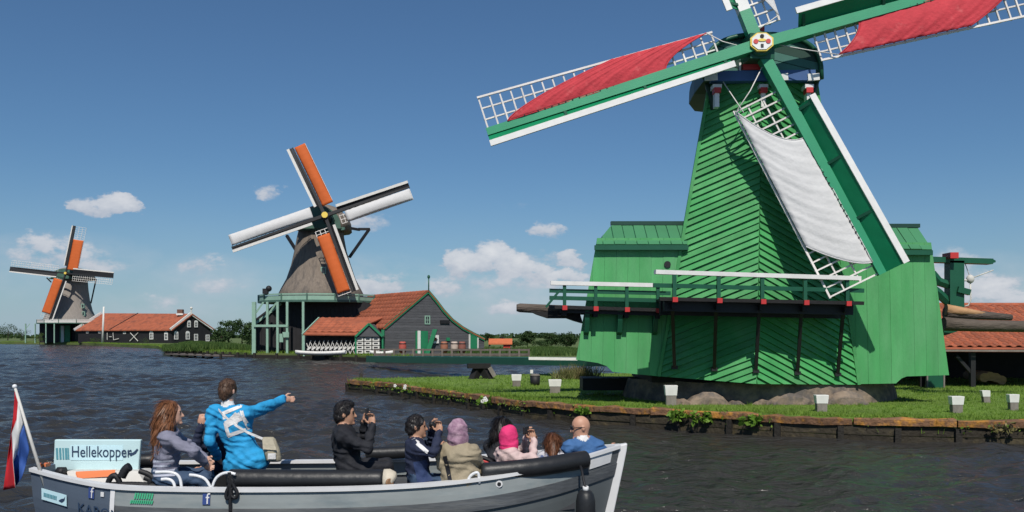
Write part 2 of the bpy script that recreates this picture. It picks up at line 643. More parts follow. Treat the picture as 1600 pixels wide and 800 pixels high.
def blades(base, h, lean=0.35, w=0.012):
    n = len(base)
    th = RNG.uniform(0, 2 * np.pi, n)
    hh = h * RNG.uniform(0.5, 1.3, n)
    d = np.stack([np.cos(th), np.sin(th), np.zeros(n)], 1)
    ln = RNG.normal(size=(n, 2)) * lean
    tip = base + np.stack([ln[:, 0] * hh, ln[:, 1] * hh, hh], 1)
    return np.stack([base - d * w, base + d * w, tip], 1)


def crown_points(c, r, n_clump, n_leaf, clump_r):
    """leaf positions gathered in clumps spread through an ellipsoid, thinner inside"""
    c = np.array(c)
    r = np.array(r)
    u = RNG.normal(size=(n_clump, 3))
    u /= np.linalg.norm(u, axis=1)[:, None]
    rad = RNG.uniform(0.35, 1.0, n_clump) ** 0.6
    cen = c + u * rad[:, None] * r * RNG.uniform(0.8, 1.08, (n_clump, 1))
    k = np.repeat(np.arange(n_clump), n_leaf)
    p = RNG.normal(size=(len(k), 3))
    p /= np.linalg.norm(p, axis=1)[:, None]
    p *= (RNG.uniform(0, 1, len(k)) ** 0.4)[:, None]
    cr = clump_r * RNG.uniform(0.6, 1.3, n_clump)
    tone = RNG.uniform(0, 1, n_clump)
    return cen[k] + p * cr[k][:, None] * np.array([1.1, 1.1, 0.75]), np.clip(tone[k] * 0.6 + RNG.uniform(0, 0.4, len(k)), 0, 1), cen


def tree(base, height, rx, label, ry=None, mt=None, group=None, clumps=26, leaf=None, name='tree', trunk_frac=0.3, cat='tree', n_leaf=44):
    base = Vector(base)
    rz = height * (1 - trunk_frac) / 2
    cc = base + V(0, 0, height - rz)
    t = thing(name, base, label, cat, group)
    pts, tone, cen = crown_points(cc, (rx, ry or rx, rz), clumps, n_leaf, max(rx, rz) * 0.36)
    mb = MB()
    r0 = max(0.05, height * 0.03)
    top = cc + V(0, 0, rz * 0.3)
    mb.tube([base - V(0, 0, 0.2), base + (top - base) * 0.5 + V(rx * 0.04, 0, 0), top], [r0, r0 * 0.7, r0 * 0.25], 7)
    for q in cen[:9]:
        st = base + (top - base) * random.uniform(0.45, 0.85)
        mb.tube([st, st.lerp(Vector(q), 0.6) + V(0, 0, height * 0.02), Vector(q)], [r0 * 0.35, r0 * 0.22, r0 * 0.08], 5)
    mb.build('trunk', M_TRUNK, t, fix=False)
    tri_cloud('crown', leaf_quads(pts, leaf or height * 0.03), mt or M_LEAF, tone, t)
    return t


# ================================================================== THE SETTING
def build_water():
    Yr = np.concatenate([np.geomspace(2.0, 7.0, 40, endpoint=False), np.geomspace(7.0, 60.0, 420, endpoint=False), np.geomspace(60.0, 320.0, 420, endpoint=False), np.geomspace(320.0, 2500.0, 50)])
    tx = np.concatenate([np.linspace(-2.6, -0.68, 60, endpoint=False), np.linspace(-0.68, 0.68, 460, endpoint=False), np.linspace(0.68, 2.6, 61)])
    Y, T = np.meshgrid(Yr, tx, indexing='ij')
    X = T * Y
    dY = np.gradient(Yr)[:, None]
    Z = np.zeros_like(X)
    for i in range(46):
        lam = 0.32 * (2.6 / 0.32) ** (i / 45.0)
        ang = RNG.normal(math.radians(65), 0.85)
        k = 2 * np.pi / lam
        amp = 0.0088 * lam ** 0.8
        fade = np.clip((lam - 2.2 * dY) / (1.0 * dY), 0, 1)
        ph = RNG.uniform(0, 6.28)
        q = k * (np.cos(ang) * X + np.sin(ang) * Y) + ph
        s = np.sin(q + 0.5 * np.sin(q * 0.37 + ph))
        Z += amp * fade * (s - 0.25 * np.cos(2 * q))
    gust = 0.75 + 0.35 * np.sin(0.21 * X + 0.5 * np.sin(0.13 * Y)) * np.sin(0.17 * Y + 1.0)
    Z *= gust * np.clip(1.25 - Y / 400.0, 0.3, 1)
    nr, nc = X.shape
    co = np.stack([X, Y, Z], -1).reshape(-1, 3).astype(np.float32)
    idx = np.arange(nr * nc).reshape(nr, nc)
    q = np.stack([idx[:-1, :-1], idx[:-1, 1:], idx[1:, 1:], idx[1:, :-1]], -1).reshape(-1, 4)
    me = bpy.data.meshes.new('water')
    me.vertices.add(len(co))
    me.vertices.foreach_set('co', co.ravel())
    me.loops.add(q.size)
    me.loops.foreach_set('vertex_index', q.ravel().astype(np.int32))
    me.polygons.add(len(q))
    me.polygons.foreach_set('loop_start', np.arange(0, q.size, 4, dtype=np.int32))
    me.polygons.foreach_set('loop_total', np.full(len(q), 4, dtype=np.int32))
    me.polygons.foreach_set('use_smooth', np.ones(len(q), dtype=bool))
    me.update(calc_edges=True)
    mt = bpy.data.materials.new('canal_water')
    mt.use_nodes = True
    nt = mt.node_tree
    N, L = nt.nodes.new, nt.links.new
    b = nt.nodes['Principled BSDF']
    b.inputs['Base Color'].default_value = (0.034, 0.033, 0.031, 1)
    b.inputs['Roughness'].default_value = 0.18
    b.inputs['IOR'].default_value = 1.33
    b.inputs['Specular IOR Level'].default_value = 0.4
    tc = N('ShaderNodeTexCoord')
    hs = []
    for sc, st, w in ((3.2, (0.55, 1.0, 1.0), 1.0), (9.0, (0.5, 1.0, 1.0), 0.35), (0.35, (0.6, 1.0, 1), 0.9)):
        mp = N('ShaderNodeMapping')
        mp.inputs['Scale'].default_value = st
        mp.inputs['Rotation'].default_value = (0, 0, 0.25)
        L(tc.outputs['Object'], mp.inputs['Vector'])
        n = N('ShaderNodeTexNoise')
        n.inputs['Scale'].default_value = sc
        n.inputs['Detail'].default_value = 4
        n.inputs['Distortion'].default_value = 0.6
        L(mp.outputs[0], n.inputs['Vector'])
        mu = N('ShaderNodeMath')
        mu.operation = 'MULTIPLY'
        mu.inputs[1].default_value = w
        L(n.outputs['Fac'], mu.inputs[0])
        hs.append(mu.outputs[0])
    ad = N('ShaderNodeMath')
    L(hs[0], ad.inputs[0])
    L(hs[1], ad.inputs[1])
    ad2 = N('ShaderNodeMath')
    L(ad.outputs[0], ad2.inputs[0])
    L(hs[2], ad2.inputs[1])
    bp = N('ShaderNodeBump')
    bp.inputs['Strength'].default_value = 1.0
    bp.inputs['Distance'].default_value = 0.16
    L(ad2.outputs[0], bp.inputs['Height'])
    L(bp.outputs[0], b.inputs['Normal'])
    me.materials.append(mt)
    o = bpy.data.objects.new('water', me)
    finish(o)
    tag(o, kind='structure')


build_water()

# ---- the grassy island: waterline read off the photo, then turned into metres
QPX = [(546, 611), (595, 616), (646, 624), (718, 635), (770, 644), (828, 654), (914, 662), (1000, 667), (1080, 672), (1216, 682), (1360, 688), (1600, 694)]
QUAY = [G(x, y, 0) for x, y in QPX] + [V(16.0, 17.6, 0), V(24.0, 17.0, 0), V(34, 16.5, 0)]
ISLE_Z = 0.45
BACK = [V(60, 17, 0), V(60, 60, 0), V(14, 46, 0), V(6.0, 41.5, 0), V(1.0, 40.5, 0), V(-2.4, 38.0, 0), V(-5.2, 36.6, 0)]


def resample(pts, step):
    out = [pts[0]]
    for a, b in zip(pts[:-1], pts[1:]):
        n = max(1, int(round((b - a).length / step)))
        for i in range(1, n + 1):
            out.append(a.lerp(b, i / n))
    return out


def smooth_line(pts, it=2):
    for _ in range(it):
        q = [pts[0]]
        for a, b in zip(pts[:-1], pts[1:]):
            q += [a.lerp(b, 0.25), a.lerp(b, 0.75)]
        pts = q + [pts[-1]]
    return pts


QLINE = smooth_line(QUAY, 2)
outline = QLINE + BACK


def point_in(px, py, poly):
    inside = np.zeros(px.shape, bool)
    n = len(poly)
    for i in range(n):
        x1, y1, x2, y2 = poly[i].x, poly[i].y, poly[(i + 1) % n].x, poly[(i + 1) % n].y
        if y1 == y2:
            continue
        c = ((y1 > py) != (y2 > py)) & (px < (x2 - x1) * (py - y1) / (y2 - y1) + x1)
        inside ^= c
    return inside


def build_island():
    # one gently uneven sheet with a skirt down into the water
    cen = [p + V(0, 0, ISLE_Z) for p in outline]
    bm = bmesh.new()
    vs = [bm.verts.new(p) for p in cen]
    f = bm.faces.new(vs)
    if f.normal.z < 0:
        f.normal_flip()
    low = [bm.verts.new((p.x, p.y, -0.6)) for p in outline]
    n = len(vs)
    for i in range(n):
        j = (i + 1) % n
        bm.faces.new((vs[i], low[i], low[j], vs[j]))
    bmesh.ops.recalc_face_normals(bm, faces=bm.faces)
    bmesh.ops.triangulate(bm, faces=bm.faces)
    me = bpy.data.meshes.new('ground')
    bm.to_mesh(me)
    bm.free()
    me.materials.append(M_GRASSG)
    o = bpy.data.objects.new('ground', me)
    finish(o)
    tag(o, kind='structure')
    # the lawn: short blades in three densities
    tri, tone = [], []
    for (x0, x1, y0, y1, n, h, w) in ((-7, 22, 17, 24, 80000, 0.045, 0.007), (-7, 24, 24, 31, 48000, 0.055, 0.009), (-7, 26, 31, 46, 30000, 0.07, 0.014)):
        x, y = RNG.uniform(x0, x1, n), RNG.uniform(y0, y1, n)
        k = point_in(x, y, outline)
        x, y = x[k], y[k]
        patch = np.clip(0.5 + 0.35 * np.sin(1.3 * x + 0.8 * np.sin(0.9 * y)) * np.sin(1.1 * y + 0.5 * x) + 0.3 * np.sin(3.7 * x + 1.9 * np.sin(2.3 * y)) * np.sin(4.1 * y - 1.7 * x), 0, 1)
        b = np.stack([x, y, np.full(len(x), ISLE_Z - 0.005)], 1)
        tri.append(blades(b, h * (0.7 + 0.6 * patch), 0.5, w))
        tone.append(np.clip(0.25 + 0.45 * patch + RNG.normal(0, 0.22, len(x)), 0, 1))
    # scattered taller tufts and paler weeds
    n = 420
    cx_, cy_ = RNG.uniform(-5, 16, n), RNG.uniform(18, 32, n)
    k = point_in(cx_, cy_, outline)
    cx_, cy_ = cx_[k], cy_[k]
    x = np.repeat(cx_, 16) + RNG.normal(0, 0.05, len(cx_) * 16)
    y = np.repeat(cy_, 16) + RNG.normal(0, 0.05, len(cx_) * 16)
    b = np.stack([x, y, np.full(len(x), ISLE_Z - 0.005)], 1)
    tri.append(blades(b, 0.09 * np.repeat(RNG.uniform(0.5, 1.3, len(cx_)), 16), 0.6, 0.009))
    tone.append(np.clip(np.repeat(RNG.uniform(0.0, 1.0, len(cx_)), 16) + RNG.normal(0, 0.1, len(x)), 0, 1))
    # longer fringe hanging over the quay beam
    line = resample(QLINE, 0.03)
    m = []
    for i, p in enumerate(line):
        if p.x > 15:
            break
        t = (line[min(i + 1, len(line) - 1)] - line[max(i - 1, 0)])
        nn = V(-t.y, t.x, 0).normalized()
        rag = 0.5 + 0.5 * math.sin(p.x * 2.1) * math.sin(p.x * 0.7 + 1)
        for _ in range(7):
            q = p + nn * random.uniform(0.16, 0.55) * (0.6 + rag)
            m.append((q.x, q.y, ISLE_Z))
    m = np.array(m)
    tri.append(blades(m, 0.10, 0.6, 0.008))
    tone.append(np.clip(RNG.normal(0.6, 0.25, len(m)), 0, 1))
    g = tri_cloud('grass', np.concatenate(tri), M_BLADE, np.concatenate(tone))
    tag(g, 'short green lawn grass growing over the island behind the quay', 'grass', kind='stuff')


build_island()


def build_quay():
    t = thing('quay_wall', QUAY[5], 'low timber quay wall with a rust orange capping beam along the grassy island', 'quay wall')
    line = resample(QLINE, 0.05)
    # arc length parametrisation
    s = [0.0]
    for a, b in zip(line[:-1], line[1:]):
        s.append(s[-1] + (b - a).length)

    def at(d):
        d = min(max(d, 0), s[-1] - 1e-4)
        i = int(np.searchsorted(s, d, 'right')) - 1
        i = min(i, len(line) - 2)
        return line[i].lerp(line[i + 1], (d - s[i]) / max(1e-6, s[i + 1] - s[i]))

    def nrm(d):
        v = at(d + 0.1) - at(d - 0.1)
        return V(v.y, -v.x, 0).normalized()          # towards the water
    d = 0.0
    total = min(s[-1], 36.0)
    while d < total:
        bay = random.uniform(1.05, 1.35)
        e = min(d + bay, total)
        a, b, na, nb = at(d), at(e), nrm(d), nrm(e)
        # pile
        mb = MB()
        hgt = random.uniform(0.26, 0.33)
        mb.box(a + na * 0.09 + V(0, 0, hgt / 2 - 0.35), (0.12, 0.12, hgt + 0.7), rz=math.atan2(na.y, na.x))
        mb.build('post', M_POST, t)
        # two boards per bay, set back, uneven
        for k, (z0, z1) in enumerate(((-0.5, 0.10), (0.115, 0.30))):
            o1 = random.uniform(0.02, 0.05)
            j = random.uniform(-0.012, 0.012)
            aa, bb = a.lerp(b, 0.04), a.lerp(b, 0.97)
            mb = MB()
            mb.hexa([aa + na * (o1 + 0.035) + V(0, 0, z0), bb + nb * (o1 + 0.035) + V(0, 0, z0), bb + nb * (o1 - 0.02) + V(0, 0, z0), aa + na * (o1 - 0.02) + V(0, 0, z0),
                     aa + na * (o1 + 0.035) + V(0, 0, z1 + j), bb + nb * (o1 + 0.035) + V(0, 0, z1 - j), bb + nb * (o1 - 0.02) + V(0, 0, z1 - j), aa + na * (o1 - 0.02) + V(0, 0, z1 + j)])
            mb.build('quay_board', M_PILE, t)
        d = e
    # capping beam in lengths, slightly uneven
    d = 0.0
    while d < total:
        ln = random.uniform(1.7, 2.9)
        e = min(d + ln, total)
        mb = MB()
        rings = []
        nn = max(2, int((e - d) / 0.3))
        dz, dn = random.uniform(-0.015, 0.015), random.uniform(-0.02, 0.02)
        for i in range(nn + 1):
            q = d + 0.02 + (e - d - 0.035) * i / nn
            p, n = at(q), nrm(q)
            wob = random.uniform(-0.016, 0.014)
            hi, lo = 0.465 + dz + wob, 0.315 + dz + random.uniform(-0.022, 0.018)
            rings.append([p + n * (0.13 + dn + wob) + V(0, 0, lo), p + n * (0.135 + dn + wob) + V(0, 0, hi - 0.02), p + n * (0.11 + dn) + V(0, 0, hi), p + n * (-0.12) + V(0, 0, hi + wob), p + n * (-0.12) + V(0, 0, lo)])
        mb.loft(rings, smooth=False)
        mb.build('capping_beam', M_BEAM, t)
        d = e
    return at, nrm


quay_at, quay_n = build_quay()


def quay_near(px):        # quay point at this photo column
    best = min(QLINE, key=lambda p: abs(800 + FPX * p.x / p.y - px))
    line = resample(QLINE, 0.05)
    best = min(line, key=lambda p: abs(800 + FPX * p.x / p.y - px))
    i = line.index(best)
    v = line[min(i + 2, len(line) - 1)] - line[max(i - 2, 0)]
    return best, V(v.y, -v.x, 0).normalized()


def leafy_plant(px, size, label, flowers=0, mt=M_BRIGHT, n=26, big=0.07):
    p, nn = quay_near(px)
    c = p + nn * 0.12 + V(0, 0, 0.38)
    t = thing('flowering_plant' if flowers else 'leafy_plant', c, label, 'plant', 'plants on the quay')
    mb = MB()
    pts = []
    for i in range(n):
        d = V(random.uniform(-1, 1) * size * 1.2, 0, random.uniform(-0.9, 0.35) * size * 0.7) + nn * random.uniform(0.02, 0.22)
        mb.tube([c - nn * 0.05, c + d * 0.6 + V(0, 0, 0.05), c + d], [0.006, 0.005, 0.003], 4)
        pts.append(c + d)
    mb.build('stem', M_TRUNK, t, fix=False)
    pts = np.array([tuple(q) for q in pts])
    pts = np.repeat(pts, 3, 0) + RNG.normal(0, 0.03, (len(pts) * 3, 3))
    tri_cloud('foliage', leaf_quads(pts, big), mt, RNG.uniform(0, 1, len(pts)), t)
    for k in range(flowers):
        fl = MB()
        q = c + V(random.uniform(-1, 1) * size, 0, random.uniform(-0.3, 0.8) * size) + nn * 0.16
        for a in range(5):
            th = a * 1.2566
            fl.blob(q + V(math.cos(th) * 0.035, 0, math.sin(th) * 0.035), (0.03, 0.012, 0.03), n=6, m=4)
        fl.build('flower', M_WHITE, t, fix=False)


leafy_plant(1066, 0.17, 'leafy green weed hanging on the quay right of the bow')
leafy_plant(1105, 0.22, 'larger bright green weed spilling over the quay beam, middle of three')
leafy_plant(1180, 0.18, 'bright green weed on quay wall, rightmost of the three')
leafy_plant(922, 0.12, 'small green sprout on the quay behind the person in sunglasses', n=14)
leafy_plant(632, 0.12, 'small white flower on grassy edge near island tip', 1, n=10, big=0.04)
leafy_plant(648, 0.16, 'pair of white flowers low on the quay near the island tip', 2, n=16, big=0.045)
leafy_plant(772, 0.2, 'white blossoms and leaves on the quay above the pink headscarf', 3, n=22, big=0.06)
leafy_plant(1560, 0.2, 'pale yellowish tuft hanging on the quay at far right', n=20, mt=M_DRY, big=0.05)


def quay_weeds():
    line = [p for p in resample(QLINE, 0.04) if p.x < 14]
    base, pts = [], []
    for i, p in enumerate(line[1:-1], 1):
        v = line[i + 1] - line[i - 1]
        n = V(v.y, -v.x, 0).normalized()
        far = 0.9 if p.x < 0.5 else 0.2
        rag = max(0.0, math.sin(p.x * 3.1) * math.sin(p.x * 1.3 + 2) + 0.25) * far
        for _ in range(int(rag * 9)):
            q = p + n * random.uniform(0.02, 0.15)
            base.append((q.x, q.y, random.choice((0.455, 0.455, 0.30, 0.18))))
        if random.random() < 0.10 * far:
            q = p + n * random.uniform(0.12, 0.2)
            for _ in range(7):
                pts.append((q.x + random.gauss(0, 0.05), q.y + random.gauss(0, 0.03), random.uniform(0.2, 0.47)))
    base = np.array(base)
    b = blades(base, 0.13, 0.9, 0.009)
    g = tri_cloud('quay_weeds', np.concatenate([np.concatenate([b, b[:, 2:3]], 1), leaf_quads(np.array(pts), 0.035)]), M_BLADE, RNG.uniform(0, 1, len(base) + len(pts)))
    tag(g, 'straggling grass and small weeds along the quay beam', 'weeds', kind='stuff')
    mb = MB()
    p = quay_near(557)[0] + V(0.1, 0.45, 0.45)
    mb.tube([p - V(0, 0, 0.2), p + V(0.01, 0, 0.26)], [0.07, 0.06], 8)
    tag(mb.build('stake', M_POST), 'short dark stake on the tip of the grassy island', 'stake')


quay_weeds()


# ================================================================== THE GREEN MILL
def board_wall(parent, poly, across, step, n, mats, name='plank', proud_lo=0.012, proud_hi=0.045, gap=0.004, clap=True, phase=0.0, jit=0.0, thick=0.03):
    """each plank one object; clap: lower edge proud of the upper one"""
    n = Vector(n).normalized()
    across = Vector(across).normalized()
    for q, a, b in strips(poly, across, step, gap, phase):
        mb = MB()
        k = len(q)
        front, back = [], []
        j = random.uniform(-jit, jit)
        for p in q:
            u = (across.dot(p) - a) / max(1e-6, b - a)
            off = (proud_hi + j) + (proud_lo - proud_hi) * u if clap else thick + j
            front.append(p + n * off)
            back.append(p - n * 0.02)
        base = 0
        mb.v = [tuple(p) for p in front] + [tuple(p) for p in back]
        mb.f = [tuple(range(k)), tuple(range(2 * k - 1, k - 1, -1))] + [(i, k + i, k + (i + 1) % k, (i + 1) % k) for i in range(k)]
        mb.m = [0] * len(mb.f)
        mb.s = [False] * len(mb.f)
        mb.build(name, mats, parent)


YW = 23.0


def build_green_mill():
    root = thing('windmill', V(P(1185, 620, 24.5).x, 24.5, ISLE_Z), 'big bright green wooden sawmill windmill on the grassy island, red and white sails', 'windmill', None)
    # masonry ring under the mill
    mb = MB()
    cx, cy = P(1185, 600, 25.4).x, 25.6
    rings = []
    for z, r in ((0.2, 3.55), (0.62, 3.5), (0.98, 3.42)):
        rings.append([V(cx + r * 1.08 * math.cos(t) + random.uniform(-0.02, 0.02), cy + r * 0.85 * math.sin(t) + random.uniform(-0.02, 0.02), z + random.uniform(-0.02, 0.02)) for t in [2 * math.pi * i / 72 for i in range(72)]])
    mb.loft(rings, smooth=False)
    mb.build('masonry_ring', M_MASON, root)
    # rough stones of the footing that show along its front
    for px, w, h in ((1066, 0.26, 0.14), (1107, 0.50, 0.34), (1150, 0.2, 0.12), (1190, 0.26, 0.20), (1238, 0.52, 0.38), (1322, 0.55, 0.36)):
        st = MB()
        c = P(px, 620, 22.7)
        rings = []
        for i in range(9):
            u = i / 8
            x = c.x + (u - 0.5) * 2 * w
            hh = h * max(0.05, math.sin(math.pi * u)) ** 0.55 * random.uniform(0.88, 1.08)
            rings.append([V(x, 22.55 + random.uniform(-0.03, 0.03), 0.40), V(x, 22.58 + random.uniform(-0.04, 0.04), 0.45 + hh * 0.55), V(x, 22.75, 0.45 + hh), V(x, 23.1, 0.45 + hh * 0.9), V(x, 23.1, 0.40)])
        st.loft(rings, smooth=False)
        st.build('stone', M_MASON, root)
    # dark turning frame between ring and boards
    mb = MB()
    mb.box(V(cx, 25.6, 1.04), (6.6, 4.0, 0.16))
    mb.box(V(P(925, 560, 26).x + 0.5, 26.2, 0.8), (1.6, 1.2, 0.35))
    mb.build('turning_frame', M_BROWNBLACK, root)

    # ---- body corners
    Lb, Rb = P(1030, 588, YW), P(1340, 601, YW)
    Cb, Ct = P(1182, 600, 22.22), P(1190, 128, 22.66)
    Lt = ray_plane(1110, 128, Lb, (Cb - Lb).cross(Ct - Lb))          # keep both faces of the prow flat
    Rt = ray_plane(1273, 128, Rb, (Cb - Rb).cross(Ct - Rb))
    body = MB()
    bL, bR = V(Lb.x * 27.0 / Lb.y + 0.15, 27.0, Lb.z), V(Rb.x - 0.3, 27.0, Rb.z)
    tL, tR = V(Lt.x * 26.0 / Lt.y + 0.15, 26.0, Lt.z), V(Rt.x, 26.0, Rt.z)
    for f in ((Lb, Cb, Ct, Lt), (Cb, Rb, Rt, Ct), (Rb, bR, tR, Rt), (bR, bL, tL, tR), (bL, Lb, Lt, tL), (Lt, Ct, Rt, tR, tL), (bL, bR, Rb, Cb, Lb)):
        body.poly(f)
    body.build('tower_frame', M_DKGREEN, root)
    for A, B, Tt, At, sgn in ((Lb, Cb, Ct, Lt, 1), (Cb, Rb, Rt, Ct, -1)):
        poly = [A, B, Tt, At]
        n = (B - A).cross(Tt - A).normalized()
        if n.y > 0:
            n = -n
        h = (B - A).normalized()
        upv = n.cross(h)
        if upv.z < 0:
            upv = -upv
        ang = math.radians(25) * sgn
        across = (upv * math.cos(ang) - h * math.sin(ang)).normalized()
        ph = across.dot(Cb)
        board_wall(root, poly, across, 0.156, n, M_GREEN, 'tower_plank', 0.004, 0.058, 0.0, phase=ph, jit=0.01)
    # corner strips on the ridge and the two edges
    mb = MB()
    mb.beam(Lb + V(-0.02, -0.03, 0), Lt + V(-0.02, -0.03, 0), 0.08, 0.08, up=(0, 1, 0))
    mb.build('corner_strip', M_GREEN, root)
    mb = MB()
    mb.beam(Rb + V(0.02, -0.03, 0), Rt + V(0.02, -0.03, 0), 0.08, 0.08, up=(0, 1, 0))
    mb.build('corner_strip', M_GREEN, root)

    # ---- side wings
    def wing(name, wall_px, roof_px, side):
        # wall polygon at YW, upright boards
        wall = [P(x, y, YW + 0.02) for x, y in wall_px]
        part = MB()
        back = [V(p.x + (0.75 if side < 0 else -0.75), 27.6, p.z) for p in wall]
        part.poly(wall)
        part.poly(back[::-1])
        for i in range(len(wall)):
            j = (i + 1) % len(wall)
            part.poly((wall[i], wall[j], back[j], back[i]))
        w = part.build(name, M_DKGREEN, root)
        board_wall(w, wall, (1, 0, 0.02 * side), 0.30, (0, -1, 0), M_GREENW, 'wall_plank', clap=False, gap=0.0035, jit=0.004, thick=0.03, phase=wall[0].x + 0.05)
        # sloping roof with upright cover boards
        e0, e1, r1, r0 = [P(x, y, yy) for (x, y), yy in zip(roof_px, (YW - 0.16, YW - 0.16, YW + 0.75, YW + 0.75))]
        poly = [e0, e1, r1, r0]
        n = (e1 - e0).cross(r0 - e0).normalized()
        if n.z < 0:
            n = -n
        rf = MB()
        bk = [V(r1.x, 26.6, r1.z), V(r0.x, 26.6, r0.z), V(e0.x + (0.5 if side < 0 else 0), 28, e0.z), V(e1.x - (0.5 if side > 0 else 0), 28, e1.z)]
        rf.poly(poly)
        rf.poly((r0, r1, bk[0], bk[1]))
        rf.poly((bk[1], bk[0], bk[3], bk[2]))
        rf.poly((e0, r0, bk[1], bk[2]))
        rf.poly((e1, bk[3], bk[0], r1))
        rf.poly((e1, e0, bk[2], bk[3]))
        r = rf.build('roof', M_DKGREEN, root)
        board_wall(r, poly, (1, 0, 0), 0.29, n, M_ROOFG, 'roof_board', clap=False, gap=0.02, jit=0.008, thick=0.035)
        rc = MB()
        rc.beam(r0 + V(-0.05, -0.03, 0.03), r1 + V(0.05, -0.03, 0.03), 0.16, 0.10)
        rc.build('ridge_cap', M_CAPDK, r)
        ev = MB()
        ev.beam(e0 + V(-0.03, 0.05, -0.06), e1 + V(0.03, 0.05, -0.06), 0.10, 0.12)
        ev.build('eave_board', M_DKGREEN, r)
    wing('left_wing', [(900, 562), (934, 567), (948, 572), (957, 581), (1030, 588), (1071, 372), (933, 372)], [(931, 383), (1074, 383), (1074, 351), (957, 351)], -1)
    wing('right_wing', [(1482, 586), (1416, 588), (1408, 591), (1399, 599), (1339, 600), (1304, 379), (1454, 379)], [(1330, 390), (1456, 391), (1432, 355), (1330, 355)], 1)

    # small round vent on the left wing
    mb = MB()
    c = P(1043, 413, YW - 0.05)
    mb.tube([c, c + V(0, 0.08, 0)], 0.085, 16)
    mb.build('vent', M_BLACK, root)

    # ---- front gallery
    def gallery(pL, pR, yl, yr, nposts, floor_back, name, strut):
        g = MB()
        (xl, yfl, ytl), (xr, yfr, ytr) = pL, pR
        a, b = P(xl, yfl, yl), P(xr, yfr, yr)
        ba, bb = V(a.x + 0.1, floor_back, a.z), V(b.x - 0.05, floor_back, b.z)
        th = V(0, 0, -0.06)
        g.hexa([a + th, b + th, bb + th, ba + th, a, b, bb, ba])
        gal = g.build(name, M_BROWNBLACK, root)
        # deck boards
        fr = MB()
        fr.beam(a + V(-0.12, -0.03, -0.045), b + V(0.16, -0.03, -0.045), 0.07, 0.085)
        fr.build('edge_beam', M_BROWNBLACK, gal)
        for k, (dy, hh) in enumerate(((0.22, 0.26), (0.75, 0.34)) if strut else ((0.12, 0.12),)):
            fr = MB()
            fr.beam(a + V(0.02, dy, -0.065 - hh / 2), b + V(-0.02, dy, -0.065 - hh / 2), 0.12, hh)
            fr.build('shade_bearer', M_BLACK, gal)  # black beams added to imitate the band of shade under the deck
        ta, tb = P(xl, ytl, yl), P(xr, ytr, yr)
        for i in range(nposts):
            t = 0.05 + 0.90 * i / (nposts - 1)
            p0, p1 = a.lerp(b, t), ta.lerp(tb, t)
            mb = MB()
            mb.box(((p0 + p1) / 2) + V(0, 0, -0.06), (0.085, 0.085, (p1 - p0).length + 0.12))
            mb.build('rail_post', M_DKGREEN, gal)
            mb = MB()
            mb.box(p0 + V(0, -0.10, -0.06), (0.12, 0.09, 0.115))
            mb.build('beam_end', M_RED, gal)
            # joist carrying the deck
            mb = MB()
            mb.beam(p0 + V(0, 0.0, -0.20), V(p0.x, floor_back + 0.1, p0.z - 0.20), 0.11, 0.13)
            mb.build('joist', M_BROWNBLACK, gal)
            if strut:
                mb = MB()
                q = V(P(strut[i][0], strut[i][1], YW - 0.45).x, 0, 0)
                foot = P(strut[i][0], strut[i][1], strut[i][2])
                mb.beam(p0 + V(0, 0.25, -0.2), foot, 0.08, 0.08)
                mb.box(foot, (0.15, 0.10, 0.09))
                mb.build('strut', M_BLACK, gal)
        mb = MB()
        mb.beam(ta + V(-0.22, 0, 0.03), tb + V(0.08, 0, 0.03), 0.16, 0.10)
        mb.build('top_rail', M_WHITE, gal)
        for k in ((0.5,) if strut else (0.36, 0.7)):
            mb = MB()
            mb.beam(a.lerp(ta, k) + V(-0.25, 0.06, 0), b.lerp(tb, k) + V(0.2, 0.06, 0), 0.06, 0.10)
            mb.build('middle_rail', M_DKGREEN, gal)
        return gal
    gallery((1038, 464, 427), (1338, 471, 437), 20.9, 21.7, 5, 22.95, 'front_gallery',
            [(1054, 574, 22.75), (1116, 577, 22.5), (1181, 580, 22.2), (1246, 583, 22.45), (1309, 585, 22.75)])
    gl = gallery((874, 477, 444), (1036, 482, 448), 22.6, 22.6, 4, 23.0, 'left_gallery', None)
    for x in (918, 970, 1026):                       # corbels under the left gallery
        mb = MB()
        t = P(x, 485, 22.6)
        mb.prism([V(t.x - 0.06, 22.65, t.z), V(t.x - 0.06, YW - 0.02, t.z), V(t.x - 0.06, YW - 0.02, t.z - 0.62), V(t.x - 0.06, YW - 0.16, t.z - 0.55), V(t.x - 0.06, YW - 0.28, t.z - 0.25)], (0.12, 0, 0))
        mb.build('corbel', M_DKGREEN, gl)
    mb = MB()                                        # log slide sticking out on the left, end rail stay
    a, b = P(870, 478, 22.3), P(838, 484, 22.3)
    mb.beam(P(876, 452, 22.65), P(853, 480, 22.65), 0.06, 0.06)
    mb.build('rail_stay', M_DKGREEN, gl)
    mb = MB()
    mb.prism([P(x, y, 23.1) for x, y in ((826, 485), (905, 486), (911, 505), (897, 501), (886, 497), (856, 497), (838, 491))], (0, 0.5, 0))
    mb.build('log_slide', M_BROWNBLACK, root)
    lg = thing('log', P(860, 486, 23.3), 'grey weathered log on the slide at the left of the green mill', 'log')
    mb = MB()
    mb.tube([P(807, 481, 23.2), P(812, 481, 23.2), P(850, 483, 23.2), P(912, 485, 23.3)], [0.09, 0.12, 0.125, 0.12], 10)
    mb.build('bark', M_LOG, lg)

    # ---- cap
    capY = 22.72
    c0 = P(1189, 128, capY)
    front = []
    for i in range(25):
        t = math.pi * i / 24
        ct = math.cos(t)
        x = 1190 + 91 * math.copysign(abs(ct) ** 0.85, ct)
        y = 127 - 70 * math.sin(t) ** 0.62
        front.append(P(x, y, capY))
    mb = MB()
    rings = []
